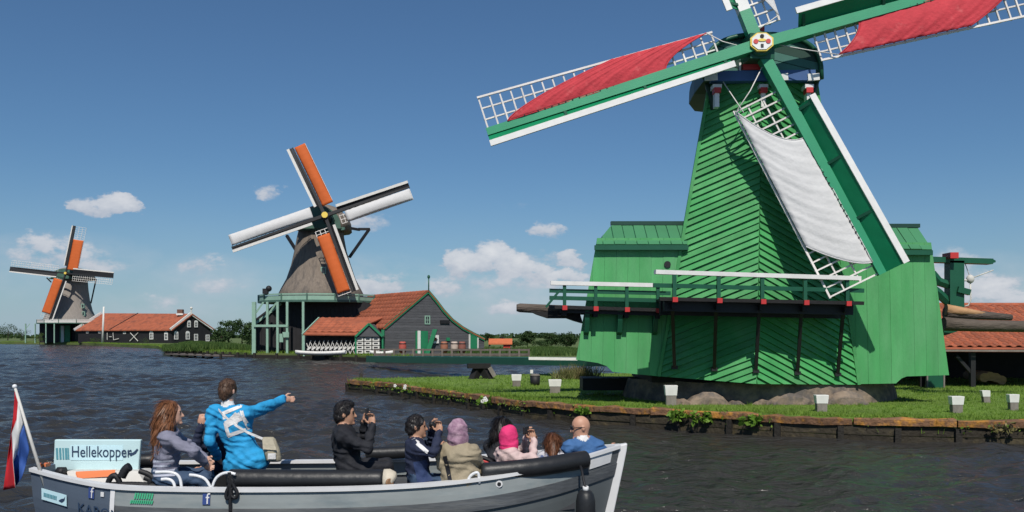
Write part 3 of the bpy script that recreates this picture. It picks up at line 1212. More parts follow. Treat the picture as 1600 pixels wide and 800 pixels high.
    for k, (dy, s, dz) in enumerate(((0, 1.0, 0), (1.2, 1.0, 0.0), (2.6, 0.9, 0.1), (3.8, 0.62, 0.2), (4.4, 0.2, 0.3))):
        rings.append([V(c0.x + (p.x - c0.x) * s, capY + dy, c0.z + (p.z - c0.z) * (s if k > 2 else 1) + dz) for p in front])
    mb.loft(rings, smooth=False)
    cap = mb.build('cap', M_CAPDK, root)
    # front boards of the cap, upright and alternating
    fp = [p + V(0, -0.01, 0) for p in front]
    k = 0
    for q, a, b in strips(fp, (0.25, 0, 1), 0.21, 0.012):
        mb = MB()
        mb.prism([p + V(0, -0.03 - 0.012 * (k % 2), 0) for p in q], (0, 0.03, 0))
        mb.build('cap_board', M_TEAL if k % 3 else M_CAPDK, cap)
        k += 1
    mb = MB()                                         # roof edge moulding round the cap front
    mb.tube([p + V(0, -0.12, 0.02) for p in front], 0.06, 6)
    mb.build('cap_moulding', M_DKGREEN, cap)
    mb = MB()                                         # weather beam: blue with white ends
    mb.beam(P(1110, 121, 22.62), P(1272, 119, 22.62), 0.24, 0.26)
    wb = mb.build('weather_beam', M_BLUEP, cap)
    for x0, x1 in ((1101, 1121), (1262, 1280), (1219, 1231)):
        mb = MB()
        mb.beam(P(x0, 121, 22.49), P(x1, 120, 22.49), 0.06, 0.17)
        mb.build('white_trim', M_WHITE, wb)
    for x in (1119, 1191, 1262):                      # white and red consoles under the beam
        mb = MB()
        c = P(x, 137, 22.62)
        mb.box(c, (0.22, 0.3, 0.10))
        k1 = mb.build('console', M_WHITE, cap)
        mb = MB()
        mb.box(c + V(0, -0.05, -0.10), (0.17, 0.25, 0.13))
        mb.build('console_block', M_RED, k1)
        mb = MB()
        mb.box(c + V(0, 0.0, -0.33), (0.11, 0.22, 0.36))
        mb.build('console_foot', M_WHITE, k1)
    for s in (-1, 1):                                 # curved cheek posts
        mb = MB()
        xs = [1190 + s * d for d in (88, 84, 79, 76)]
        mb.tube([P(x, y, 23.0) for x, y in zip(xs, (118, 136, 152, 172))], 0.07, 6)
        mb.build('cheek_post', M_CAPDK, cap)
    mb = MB()
    mb.box(P(1175, 104, 22.6), (0.5, 0.2, 0.22))
    mb.build('storm_hatch', M_RED, cap)
    mb = MB()
    mb.box(P(1156, 107, 22.58), (0.05, 0.06, 0.28))
    mb.build('hatch_frame', M_WHITE, cap)
    mb = MB()
    mb.box(P(1188, 52, 22.9), (0.16, 0.2, 0.3))
    mb.build('chimney_cowl', M_RED, cap)

    # ---- windshaft and sails
    HUB = P(1188, 70, 22.05)
    nrm = V(-0.06, -1.0, 0.10).normalized()
    mb = MB()
    mb.tube([HUB - nrm * 1.6, HUB + nrm * 0.1], [0.26, 0.3], 12)
    mb.box(HUB - nrm * 0.3, (0.62, 0.62, 0.62), rz=0.1)
    sh = mb.build('windshaft', M_DKGREEN, root)
    ux = V(0, 0, 1).cross(-nrm).normalized()
    ux = -ux if ux.x < 0 else ux
    uy = nrm.cross(ux)
    uy = -uy if uy.z < 0 else uy

    def disc(name, mt, r0, h0, h1, n=8, off=(0, 0), sx=1.0, parent=sh):
        m2 = MB()
        c = HUB + ux * off[0] + uy * off[1]
        ring = [c + ux * (r0 * sx * math.cos(2 * math.pi * (i + 0.5) / n)) + uy * (r0 * math.sin(2 * math.pi * (i + 0.5) / n)) for i in range(n)]
        m2.prism([p + nrm * h0 for p in ring], nrm * (h1 - h0))
        return m2.build(name, mt, parent)
    disc('hub_plate', M_YELLOW, 0.25, 0.10, 0.18, 8, sx=1.2)
    disc('hub_face', M_WHITE, 0.215, 0.18, 0.20, 8, sx=1.2)
    disc('hub_mark', M_RED, 0.06, 0.20, 0.215, 12, (-0.15, 0.0))
    disc('hub_mark', M_RED, 0.06, 0.20, 0.215, 12, (0.15, 0.0))
    disc('hub_mark', M_BROWNBLACK, 0.05, 0.20, 0.215, 10, (0.0, 0.13))
    disc('hub_mark', M_YELLOW, 0.035, 0.20, 0.22, 8, (0.0, 0.03), sx=3.0)
    disc('hub_mark', M_BLACK, 0.06, 0.20, 0.215, 4, (0.0, -0.11), sx=0.8)

    def sail(tip, lat_w, cloth_mat, cloth_l, white_from=None, lat_in=0.20, depth=0.0, label=None, first=0.28, tilt=0.0, taper=0.62, board_w=0.46):
        T = ray_plane(tip[0], tip[1], HUB + nrm * depth, nrm)
        e = (T - HUB - nrm * depth)
        Lg = e.length
        e.normalize()
        # rotate e clockwise (seen from the front) by 90 degrees: side of the lattice
        c = e.cross(nrm).normalized()
        chk = ux * e.dot(uy) - uy * e.dot(ux)
        if c.dot(chk) < 0:
            c = -c
        H0 = HUB + nrm * depth
        ct = (c * math.cos(tilt) + nrm * math.sin(tilt))

        def Q(l, w, h=0.0):
            if w > 0.12:
                w *= taper + (1 - taper) * min(1.0, max(0.0, l / Lg))
            return H0 + e * l + (ct if w > 0 else c) * w + nrm * h
        mb = MB()
        if white_from:
            mb.beam(Q(0.1, 0), Q(white_from * Lg, 0), 0.30, 0.30, up=nrm, mi=0, w2=0.29, h2=0.27)
            mb.beam(Q(white_from * Lg, 0), Q(Lg, 0), 0.29, 0.27, up=nrm, mi=1, w2=0.2, h2=0.14)
            s = mb.build('sail', [M_STOCK, M_WHITE], root)
        else:
            mb.beam(Q(0.1, 0), Q(Lg, 0), 0.27, 0.30, up=nrm, w2=0.19, h2=0.14)
            s = mb.build('sail', M_STOCK, root)
        if label:
            s['label'] = label
        # wind board: leans forward away from the stock, white edge
        b0, b1 = first * Lg, Lg * 1.0
        def Wd(l, w):
            k = (l - b0) / (b1 - b0)
            lean = math.radians(52 - 10 * k)
            return Q(l, -(0.10 + w * math.cos(lean)), 0.03 + w * math.sin(lean))
        bw = board_w
        mb = MB()
        rings = []
        for i in range(9):
            l = b0 + (b1 - b0) * i / 8
            p, q = Wd(l, 0.0), Wd(l, bw)
            rings.append([p, q, q - nrm * 0.03, p - nrm * 0.03])
        mb.loft(rings, smooth=False)
        mb.build('wind_board', M_BOARD, s)
        mb = MB()
        rings = []
        for i in range(9):
            l = b0 - 0.05 + (b1 - b0 + 0.06) * i / 8
            p = Wd(l, bw - 0.012)
            q = p - c * 0.15
            rings.append([p + nrm * 0.035, q + nrm * 0.035, q - nrm * 0.02, p - nrm * 0.02])
        mb.loft(rings, smooth=False)
        mb.build('board_edge', M_WHITE, s)
        for k in (0.02, 0.35, 0.68):
            l = b0 + (b1 - b0) * k
            mb = MB()
            mb.beam(Q(l, 0), Wd(l, bw * 0.9) - nrm * 0.03, 0.07, 0.05, up=nrm)
            mb.build('board_bracket', M_DKGREEN, s)
        # lattice: cross bars and three long laths
        nb = 23
        l0 = lat_in * Lg
        for i in range(nb):
            l = l0 + (Lg * 0.992 - l0) * i / (nb - 1)
            mb = MB()
            sag = random.uniform(-0.01, 0.01)
            mb.beam(Q(l, -0.02, -0.05), Q(l + sag, lat_w + 0.03, -0.05), 0.042, 0.05, up=nrm, w2=0.036, h2=0.036)
            mb.build('lattice_bar', M_BAR, s)
        for k in (0.38, 0.70, 1.0):
            mb = MB()
            mb.beam(Q(l0 - 0.03, lat_w * k, -0.085 if k < 1 else -0.02), Q(Lg * 0.997, lat_w * k, -0.085 if k < 1 else -0.02), 0.05 if k == 1 else 0.036, 0.04, up=nrm)
            mb.build('long_lath', M_BAR, s)
        # cloth
        if cloth_mat is not None:
            (s0, s1), (o0, o1) = cloth_l       # start/end along the stock and along the outer lath (fractions)
            nu, nw = 46, 12
            g = []
            for j in range(nw + 1):
                w = j / nw
                ls = s0 + (o0 - s0) * (w ** 2.0)
                le = s1 + (o1 - s1) * w ** 1.5
                row = []
                for i in range(nu + 1):
                    u = i / nu
                    l = (ls + (le - ls) * u) * Lg
                    wig = 0.0055 * math.sin(u * 78 + 0.6 * w) + 0.006 * math.sin(u * 31 + 4 * w) + 0.004 * math.sin(u * 17 - 7 * w)
                    bel = 0.045 + 0.055 * math.sin(math.pi * min(1, w * 1.05)) * math.sin(math.pi * u) ** 0.5
                    row.append(Q(l, 0.09 + (lat_w * 0.985 - 0.09) * w, 0.03 + bel + wig))
                g.append(row)
            mb = MB()
            mb.loft(g, closed=False, caps=False)
            cl = mb.build('sail_cloth', cloth_mat, s)
            so = cl.modifiers.new('thick', 'SOLIDIFY')
            so.thickness = 0.008
            # hem rope and sheet
            mb = MB()
            mb.tube([g[0][i] + nrm * 0.015 for i in range(0, nu + 1, 2)], 0.013, 5)
            mb.tube([g[j][0] for j in range(nw + 1)], 0.016, 5)
            mb.tube([g[j][-1] for j in range(nw + 1)], 0.016, 5)
            mb.build('hem_rope', cloth_mat, s)
            mb = MB()
            mb.tube([g[-1][0], (g[-1][0] + Q(0.5, 0.1)) / 2 - V(0, 0, 0.03), Q(0.45, 0.12, 0)], 0.014, 5)
            mb.build('sheet_rope', M_BAR, s)
            mb = MB()
            for i in range(3, nu - 4, 2):
                mb.box(Q(((s0 + (s1 - s0) * i / nu)) * Lg, 0.10, 0.09), (0.035, 0.035, 0.035))
            tag(mb.build('cleats', M_BROWNBLACK, s), kind='stuff')
        return s, Q
    sail((761, 207), 0.94, M_REDCLOTH, ((0.34, 0.92), (0.165, 0.50)), lat_in=0.145, depth=-0.03, label='left sail with furled red canvas cloth', first=0.12, board_w=0.26, taper=0.7)
    sail((1378, 428), 1.36, M_WCLOTH, ((0.40, 0.945), (0.19, 0.78)), lat_in=0.185, depth=-0.22, label='lower sail with a white canvas cloth', taper=0.92)
    sail((1628, -52), 1.12, M_REDCLOTH, ((0.345, 0.90), (0.245, 0.70)), lat_in=0.19, depth=-0.03, label='right sail with a red canvas cloth', first=0.14)
    sail((1030, -318), 1.15, M_WCLOTH, ((0.22, 0.9), (0.085, 0.74)), white_from=0.14, lat_in=0.075, depth=-0.22, label='upper sail with white stock and white cloth', first=0.15)
    # loose control rope down the tower face
    mb = MB()
    mb.tube([P(1130, 128, 22.4), P(1162, 176, 21.8)], 0.014, 5)
    mb.build('control_rope', M_BAR, root)


build_green_mill()


# ================================================================== FAR BANK, MEADOW
FB = [V(-900, 330, 0), V(-400, 300, 0), G(-100, 536.6), G(0, 537.5), G(127, 538.8), G(250, 545), G(262, 553), G(340, 557), G(400, 560), G(470, 561), G(560, 564.5), V(-8, 70, 0), V(0, 69, 0), V(14, 72, 0), V(60, 85, 0), V(400, 120, 0)]


def build_far():
    front = FB
    me = MB()
    top = [p + V(0, 0, 0.5) for p in front]
    bk = [V(p.x * (1500 / max(p.y, 60)) if abs(p.x) < 300 else p.x * 4, 1700, 0.5) for p in front]
    mid = [p.lerp(q, 0.02) for p, q in zip(top, bk)]
    me.loft([[p - V(0, 0, 0.9) for p in front], top, mid, bk], closed=False, caps=False, smooth=False)
    o = me.build('meadow', M_MEADOW)
    tag(o, kind='structure')
    # reeds and rough grass along the bank (one mass)
    tri, tone = [], []
    line = resample(FB[3:12], 0.5)
    n = 14000
    idx = RNG.integers(0, len(line) - 1, n)
    base = np.array([(line[i].x, line[i].y, 0.45) for i in idx]) + np.stack([RNG.uniform(-0.4, 0.4, n), RNG.uniform(0.1, 2.2, n), np.zeros(n)], 1)
    tri.append(blades(base, 0.28, 0.35, 0.035))
    tone.append(RNG.uniform(0.2, 0.9, n))
    g = tri_cloud('bank_grass', np.concatenate(tri), M_BLADE, np.concatenate(tone))
    tag(g, 'rough grass along the far waterside bank', 'grass', kind='stuff')
    # tall reeds: between the left barn and the middle mill, and the meadow edge on the right
    tri, tone = [], []
    for (x0, x1, Y0, Y1, n, h) in ((255, 392, 96, 125, 12000, 0.8), (800, 905, 60 + 14, 110, 9000, 0.42), (690, 830, 78, 100, 4000, 0.5), (280, 330, 150, 190, 3000, 0.6)):
        Y = RNG.uniform(Y0, Y1, n)
        px = RNG.uniform(x0, x1, n)
        hump = 0.55 + 0.45 * np.sin((px - x0) / (x1 - x0) * np.pi)
        b = np.stack([(px - 800) / FPX * Y, Y, np.full(n, 0.5)], 1)
        tri.append(blades(b, h * hump, 0.28, 0.06))
        tone.append(np.clip(RNG.normal(0.35, 0.25, n), 0, 1))
    g = tri_cloud('reeds', np.concatenate(tri), M_SHRUB, np.concatenate(tone))
    tag(g, 'tall green reeds on the bank between the mills', 'reeds', kind='stuff')
    # hedge-like far belt of trees that closes the horizon
    tri, tone = [], []
    for (x0, x1, Y, h0, h1, n) in ((-700, 2200, 520, 1.6, 3.4, 16000),):
        px = RNG.uniform(x0, x1, n)
        hh = h0 + (h1 - h0) * (0.5 + 0.5 * np.sin(px * 0.031) * np.sin(px * 0.083 + 1.0))
        z = RNG.uniform(0, 1, n) ** 0.8 * hh
        YY = Y + RNG.uniform(-12, 12, n)
        p = np.stack([(px - 800) / FPX * YY, YY, z + 0.3], 1)
        tri.append(leaf_quads(p, 0.9))
        tone.append(RNG.uniform(0.1, 0.9, n))
    g = tri_cloud('far_woodland', np.concatenate(tri), M_LEAF, np.concatenate(tone))
    tag(g, 'low dark belt of far woodland along the horizon', 'woodland', kind='stuff')


build_far()


def tree_px(px, base_py_unused, top_py, Y, half_px, label, **k):
    b = V((px - 800) / FPX * Y, Y, 0.5)
    h = CH + (HZ - top_py) / FPX * Y - 0.5
    return tree(b, h, half_px / FPX * Y, label, **k)


GT = 'trees behind the far bank'
tree_px(824, 0, 517, 120, 13, 'round dark tree standing alone beyond the meadow', group=GT, clumps=44, leaf=0.10, trunk_frac=0.2, n_leaf=60)
tree_px(861, 0, 517, 122, 14, 'dark rounded tree left of the pair beside the green wing', group=GT, clumps=44, leaf=0.10, trunk_frac=0.12, n_leaf=60)
tree_px(885, 0, 521, 121, 16, 'bushy dark tree close to the edge of the green wing', group=GT, clumps=44, leaf=0.10, trunk_frac=0.1, n_leaf=60)
tree_px(764, 0, 521, 130, 9, 'slim dark tree right of the grey barn gable', group=GT, clumps=24, leaf=0.09, n_leaf=60)
tree_px(803, 0, 533, 118, 16, 'low bush behind the orange canopy', group=GT, clumps=26, trunk_frac=0.1, leaf=0.08)
tree_px(845, 0, 533, 118, 16, 'low bush between the two round trees', group=GT, clumps=26, trunk_frac=0.1, leaf=0.08)
tree_px(357, 0, 499, 130, 15, 'tree with airy crown beside the middle mill, taller left one', group=GT, clumps=34, leaf=0.13)
tree_px(378, 0, 497, 135, 15, 'tree with pale airy crown right beside the mill stage', group=GT, clumps=30, leaf=0.12)
tree_px(345, 0, 513, 125, 16, 'dark bush right of the black barn gable', group=GT, clumps=34, trunk_frac=0.1, leaf=0.13)
tree_px(389, 0, 510, 120, 10, 'dark bush half hidden behind the mill stage posts', group=GT, clumps=26, trunk_frac=0.1, leaf=0.13)
tree_px(12, 0, 507, 300, 22, 'dark tree clump at the left edge', group=GT, clumps=26, trunk_frac=0.1)
tree_px(-20, 0, 509, 300, 25, 'dark tree clump just past the left edge', group=GT, clumps=20, trunk_frac=0.1)
tree_px(34, 0, 514, 290, 12, 'low dark tree left of the far mill', group=GT, clumps=18, trunk_frac=0.1)
tree_px(333, 0, 520, 210, 9, 'small tree just behind the black barn corner', group=GT, clumps=14, trunk_frac=0.1)
tree_px(1456, 0, 545, 62, 16, 'small bush seen under the right wing of the green mill', group=GT, clumps=14, trunk_frac=0.1, mt=M_SHRUB)


# ================================================================== MATERIALS OF THE FAR BUILDINGS
def tiled(name, col, col2, period=0.26, along=(1, 0, 0), rows=0.33):
    mt = mat(name, col, 0.85, 0.25, 1.2, 0, col2=col2, c2scale=0.9)
    return mt


M_ROOFT = tiled('far_roof_tile', (0.34, 0.095, 0.046), (0.21, 0.068, 0.040))
M_THATCH = mat('grey_thatch', (0.195, 0.160, 0.130), 0.95, 0.22, 2.5, 0.5, 9, stretch=(3, 3, 0.3), col2=(0.13, 0.11, 0.095), c2scale=0.7)
M_THATCH2 = mat('pale_thatch', (0.27, 0.24, 0.215), 0.95, 0.18, 1.5, 0.4, 6, stretch=(3, 3, 0.3))
M_GREYWALL = mat('grey_boarding', (0.085, 0.085, 0.092), 0.75, 0.22, 3, 0.3, 14, rnd=0.10, stretch=(0.5, 0.5, 3))
M_BLACKWALL = mat('black_boarding', (0.014, 0.013, 0.015), 0.7, 0.3, 2, 0.2, 10)
M_MINT = mat('pale_mint_paint', (0.25, 0.40, 0.31), 0.55, 0.10, 2)
M_TRIMG = mat('trim_green', (0.020, 0.19, 0.085), 0.5, 0.12, 2)
M_GLASS = mat('dark_glass', (0.03, 0.035, 0.04), 0.1, 0.1, 2, spec=0.6)
M_GREYCAP = mat('cap_grey_green', (0.06, 0.13, 0.10), 0.6, 0.2, 1.5)
M_BARGREY = mat('jetty_timber', (0.14, 0.115, 0.10), 0.9, 0.3, 3, rnd=0.2)


def far_sail(root, HUB, nrm, tip, cloth_mat, width, board_w, label=None, l0=0.15, has_cloth=True, cloth_rng=(0.17, 0.97)):
    T = ray_plane(tip[0], tip[1], HUB, nrm)
    e = T - HUB
    Lg = e.length
    e.normalize()
    ux = V(1, 0, 0)
    uy = V(0, 0, 1)
    c = e.cross(nrm).normalized()
    if c.dot(ux * e.dot(uy) - uy * e.dot(ux)) < 0:
        c = -c

    def Q(l, w, h=0.0):
        return HUB + e * (l * Lg) + c * w + nrm * h
    mb = MB()
    mb.beam(Q(0, 0), Q(1, 0), 0.32, 0.32, up=nrm, w2=0.16, h2=0.14)
    s = mb.build('sail', M_BLACK, root)
    if label:
        s['label'] = label
    mb = MB()
    mb.hexa([Q(l0, -0.1, 0.0), Q(l0, -0.1 - board_w, 0.25), Q(l0, -0.1 - board_w, 0.2), Q(l0, -0.1, -0.05),
             Q(1, -0.1, 0.0), Q(1, -0.1 - board_w, 0.12), Q(1, -0.1 - board_w, 0.07), Q(1, -0.1, -0.05)])
    mb.build('wind_board', M_BLACK, s)
    mb = MB()
    mb.beam(Q(l0, -0.12 - board_w, 0.24), Q(1, -0.12 - board_w, 0.12), 0.26, 0.08, up=nrm)
    mb.build('board_edge', M_OFFWHITE, s)
    nb = 20
    lat = MB()
    for i in range(nb):
        l = l0 + (0.99 - l0) * i / (nb - 1)
        lat.beam(Q(l, 0, -0.08), Q(l, width, -0.08), 0.05, 0.05, up=nrm)
    for k in (0.35, 0.68, 1.0):
        lat.beam(Q(l0, width * k, -0.1), Q(0.99, width * k, -0.1), 0.06, 0.05, up=nrm)
    tag(lat.build('lattice', M_BAR, s), kind='stuff')
    if has_cloth:
        g = []
        for j in range(7):
            w = j / 6
            row = []
            for i in range(25):
                u = i / 24
                l = cloth_rng[0] + (cloth_rng[1] - cloth_rng[0]) * u
                sc = 0.25 * (math.sin(math.pi * w)) * (1 if u > 0.98 else 0)
                row.append(Q(l - 0.02 * sc, 0.16 + (width - 0.16) * w, 0.05 + 0.22 * math.sin(math.pi * w) * math.sin(math.pi * min(0.98, max(0.02, u))) ** 0.4 + 0.02 * math.sin(u * 60)))
            g.append(row)
        mb = MB()
        mb.loft(g, closed=False, caps=False)
        cl = mb.build('sail_cloth', cloth_mat, s)
        so = cl.modifiers.new('thick', 'SOLIDIFY')
        so.thickness = 0.02
    return s


def octa(c, r, z, n=8, rot=0.3927):
    return [V(c.x + r * math.cos(rot + 2 * math.pi * i / n), c.y + r * math.sin(rot + 2 * math.pi * i / n), z) for i in range(n)]


def smock_mill(Y, label, prof, hub_px, tips, stage, base, thatch, cap, posts, braces, win, hubY, nrm):
    cx = prof[0][0]
    c = V((cx - 800) / FPX * Y, Y, 0.5)
    root = thing('windmill', c, label, 'windmill')
    rings = []
    for x, y, hw in prof:
        q = P(x, y, Y)
        rings.append(octa(V(q.x, Y, 0), hw / FPX * Y, q.z, 16, 0.2))
    mb = MB()
    mb.loft(rings)
    mb.build('tower', thatch, root)
    # cap: upturned boat shape with dark front
    q = P(cap[0], cap[1], Y)
    w, h = cap[2] / FPX * Y, cap[3] / FPX * Y
    rings = []
    for dy, s in ((-w * 1.05, 0.82), (-w * 0.5, 1.0), (w * 0.4, 0.98), (w * 1.1, 0.75), (w * 1.5, 0.3)):
        rings.append([V(q.x + w * s * math.cos(t), Y + dy, q.z + h * s * max(0, math.sin(t)) ** 0.8 * 1.0) for t in [math.pi * i / 12 for i in range(13)]])
    mb = MB()
    mb.loft(rings, smooth=True)
    cp = mb.build('cap', thatch, root)
    mb = MB()
    ff = [p + V(0, -0.06, 0) for p in rings[0]]
    mb.prism(ff, (0, 0.05, 0))
    mb.build('cap_front', M_GREYCAP, cp)
    mb = MB()
    mb.beam(V(q.x - w * 0.95, Y - w * 0.95, q.z), V(q.x + w * 0.95, Y - w * 0.95, q.z), 0.3, 0.3)
    mb.build('weather_beam', M_GREYCAP, cp)
    HUB = P(hub_px[0], hub_px[1], hubY)
    mb = MB()
    mb.tube([HUB - nrm * 2.5, HUB + nrm * 0.25], [0.42, 0.36], 10)
    sh = mb.build('windshaft', M_BLACK, root)
    mb = MB()
    mb.tube([HUB + nrm * 0.25, HUB + nrm * 0.36], 0.3, 10)
    mb.build('hub_face', M_YELLOW, sh)
    for tp, mtl, wd, bw, lb, hc, rng in tips:
        far_sail(root, HUB, nrm, tp, mtl, wd, bw, lb, has_cloth=hc, cloth_rng=rng)
    for a, b in braces:                       # tail poles seen past the cap
        mb = MB()
        mb.beam(P(*a), P(*b), 0.25, 0.25)
        mb.build('tail_pole', M_BLACK, root)
    # stage
    x0, x1, yb, yt, dY = stage
    a, b = P(x0, yb, Y - dY), P(x1, yb, Y - dY)
    zt = P(x0, yt, Y - dY).z
    cxs = (a.x + b.x) / 2
    rx = (b.x - a.x) / 2
    n = 14
    def ring(f, z):
        return [V(cxs + rx * f * math.cos(2 * math.pi * (i + 0.5) / n), Y + dY * f * math.sin(2 * math.pi * (i + 0.5) / n), z) for i in range(n)]
    mb = MB()
    mb.loft([ring(0.98, a.z - 0.22), ring(1.0, a.z - 0.2), ring(1.0, a.z)], smooth=False)
    st = mb.build('stage', M_GREYCAP, root)
    for i in range(n):
        p, p2 = ring(0.985, a.z)[i], ring(0.985, a.z)[(i + 1) % n]
        if p.y > Y + dY * 0.5 and p2.y > Y + dY * 0.5:
            continue
        mb = MB()
        mb.prism([p, p2, V(p2.x, p2.y, zt - 0.12), V(p.x, p.y, zt - 0.12)], V(0, 0.05, 0))
        mb.build('rail_panel', posts[1], st)
        mb = MB()
        mb.box(V(p.x, p.y - 0.04, (a.z + zt) / 2), (0.13, 0.13, zt - a.z + 0.1))
        mb.build('rail_post', M_GREYCAP, st)
        mb = MB()
        mb.beam(V(p.x, p.y, zt), V(p2.x, p2.y, zt), 0.14, 0.14)
        mb.build('top_rail', posts[1], st)
    for x, y0, yy in posts[0]:
        t0 = P(x, y0, Y - yy)
        mb = MB()
        mb.beam(V(t0.x, t0.y, 0.4), V(t0.x, t0.y, a.z - 0.2), 0.36 if x == 397 else 0.22, 0.25)
        mb.build('stage_post', posts[2], st)
        if x in (397, 418, 40):
            mb = MB()
            mb.beam(V(t0.x, t0.y, a.z - 1.5), V(t0.x + 0.75, t0.y + 0.5, a.z - 0.2), 0.14, 0.14)
            mb.build('knee_brace', posts[2], st)
    for x, y, wd, hh in win:
        p = P(x, y, 0)
        q = P(x, y, Y - 2.9) if wd > 0 else p
        mb = MB()
        mb.box(q, (wd, 0.5, hh))
        w = mb.build('window', M_MINT, root)
        mb = MB()
        mb.box(q + V(0, -0.26, 0), (wd * 0.6, 0.06, hh * 0.7))
        mb.build('pane', M_GLASS, w)
    return root, st


# ================================================================== MIDDLE MILL (thatched, orange sails) AND ITS BARN
YM = 90.0
nrmM = V(0.06, -1, 0.12).normalized()
rootM, stM = smock_mill(
    YM, 'grey thatched windmill with mint green stage, two orange and two white sails', [(502, 470, 64), (502, 459, 65), (502, 449, 60), (502, 436, 53), (502, 415, 46), (501, 392, 40), (501, 370, 36), (502, 362, 35)],
    (508, 337), [((457, 231), M_ORANGE, 1.25, 0.34, 'upper sail spread with orange cloth', True, (0.12, 0.99)), ((640, 292), M_WCLOTH, 1.25, 0.38, 'right sail spread with white cloth', True, (0.22, 0.99)),
                 ((551, 456), M_ORANGE, 1.4, 0.38, 'lower sail spread with orange cloth', True, (0.22, 0.97)), ((362, 387), M_WCLOTH, 1.25, 0.28, 'left sail spread with white cloth', True, (0.12, 0.99))],
    (381, 578, 468, 459, 5.2), None, M_THATCH, (508, 362, 40, 40),
    ([(397, 550, 4.4), (418, 552, 4.6), (434, 552, 4.9), (449, 552, 5.0), (474, 552, 5.1)], M_MINT, M_MINT),
    [((560, 358, YM + 3), (578, 358, YM + 3)), ((577, 358, YM + 3), (546, 402, YM + 1.5)), ((448, 368, YM + 1), (462, 390, YM)), ((520, 352, YM + 1), (562, 359, YM + 3))],
    [(506, 423, 0.5, 0.7), (497, 452, 0.9, 1.0)], YM - 4.6, nrmM)
# cross beam and hoist detail on the stage
mb = MB()
mb.beam(P(397, 509, YM - 4.55), P(450, 509, YM - 5.1), 0.22, 0.22)
mb.build('cross_beam', M_MINT, stM)
mb = MB()
mb.box(P(447, 523, YM - 5.2), (0.6, 0.3, 0.5))
mb.box(P(440, 528, YM - 5.2), (0.35, 0.3, 0.8))
mb.build('winch', M_MINT, stM)
mb = MB()
mb.box(P(415, 455, YM - 3.5), (0.5, 0.4, 0.5))
mb.blob(P(420, 451, YM - 3.5), 0.3)
mb.build('stage_winch', M_BLACK, stM)


def build_mill_base():
    """black boarded barn under the stage of the middle mill"""
    t = thing('mill_barn', P(500, 551, 88), 'black boarded barn directly under the stage of the middle mill', 'barn')
    Yb = 87.2
    poly = [P(x, y, Yb) for x, y in ((397, 552), (397, 506), (441, 472), (560, 468), (640, 500), (640, 552))]
    for p in poly:
        if p.z < 0.6:
            p.z = 0.45
    mb = MB()
    mb.prism(poly, (0, 7.0, 0))
    w = mb.build('wall', M_BLACKWALL, t)
    for q, a, b in strips([p + V(0, -0.01, 0) for p in poly], (1, 0, 0), 0.42, 0.03):
        m2 = MB()
        m2.prism([p + V(0, -0.04, 0) for p in q], (0, 0.04, 0))
        m2.build('plank', M_BLACKWALL, w)
    mb = MB()
    mb.beam(P(396, 508, Yb - 0.15), P(440, 474, Yb - 0.15), 0.18, 0.22)
    mb.build('verge_board', M_MINT, t)
    # roof behind
    mb = MB()
    a, b = P(395, 505, Yb - 0.1), P(441, 470, Yb - 0.1)
    mb.hexa([a, b, b + V(0, 7.2, 0), a + V(0, 7.2, 0), a + V(-0.1, 0, 0.15), b + V(-0.1, 0, 0.15), b + V(-0.1, 7.2, 0.15), a + V(-0.1, 7.2, 0.15)])
    mb.build('roof', M_BLACKWALL, t)


build_mill_base()


def window_part(parent, c, w, h, right, n, frame=M_WHITE, arch=False):
    """frame with recessed pane and glazing bars; right/n = wall directions"""
    right, n = Vector(right).normalized(), Vector(n).normalized()
    up = V(0, 0, 1)

    def R(x0, x1, z0, z1, d0, d1, m, mi=0):
        pts = []
        for d in (d0, d1):
            for x, z in ((x0, z0), (x1, z0), (x1, z1), (x0, z1)):
                pts.append(c + right * x + up * z + n * d)
        m.hexa(pts, mi)
    t = min(w, h) * 0.17
    f = MB()
    R(-w / 2, -w / 2 + t, -h / 2, h / 2, -0.02, 0.07, f)
    R(w / 2 - t, w / 2, -h / 2, h / 2, -0.02, 0.07, f)
    R(-w / 2 + t, w / 2 - t, h / 2 - t, h / 2, -0.02, 0.068, f)
    R(-w / 2 + t, w / 2 - t, -h / 2, -h / 2 + t, -0.02, 0.068, f)
    if arch:
        ring = [c + right * (w / 2 * math.cos(a)) + up * (h / 2 + w * 0.35 * math.sin(a)) for a in [math.pi * i / 8 for i in range(9)]]
        f.prism([p + n * -0.01 for p in ring], n * 0.07)
    fo = f.build('window', frame, parent)
    g = MB()
    R(-w / 2 + t, w / 2 - t, -h / 2 + t, h / 2 - t, -0.02, 0.02, g)
    g.build('pane', M_GLASS, fo)
    m = MB()
    R(-t / 4, t / 4, -h / 2 + t, h / 2 - t, 0.02, 0.05, m)
    R(-w / 2 + t, -t / 4, -t / 4, t / 4, 0.02, 0.048, m)
    R(t / 4, w / 2 - t, -t / 4, t / 4, 0.02, 0.048, m)
    m.build('glazing_bar', frame, fo)
    return fo


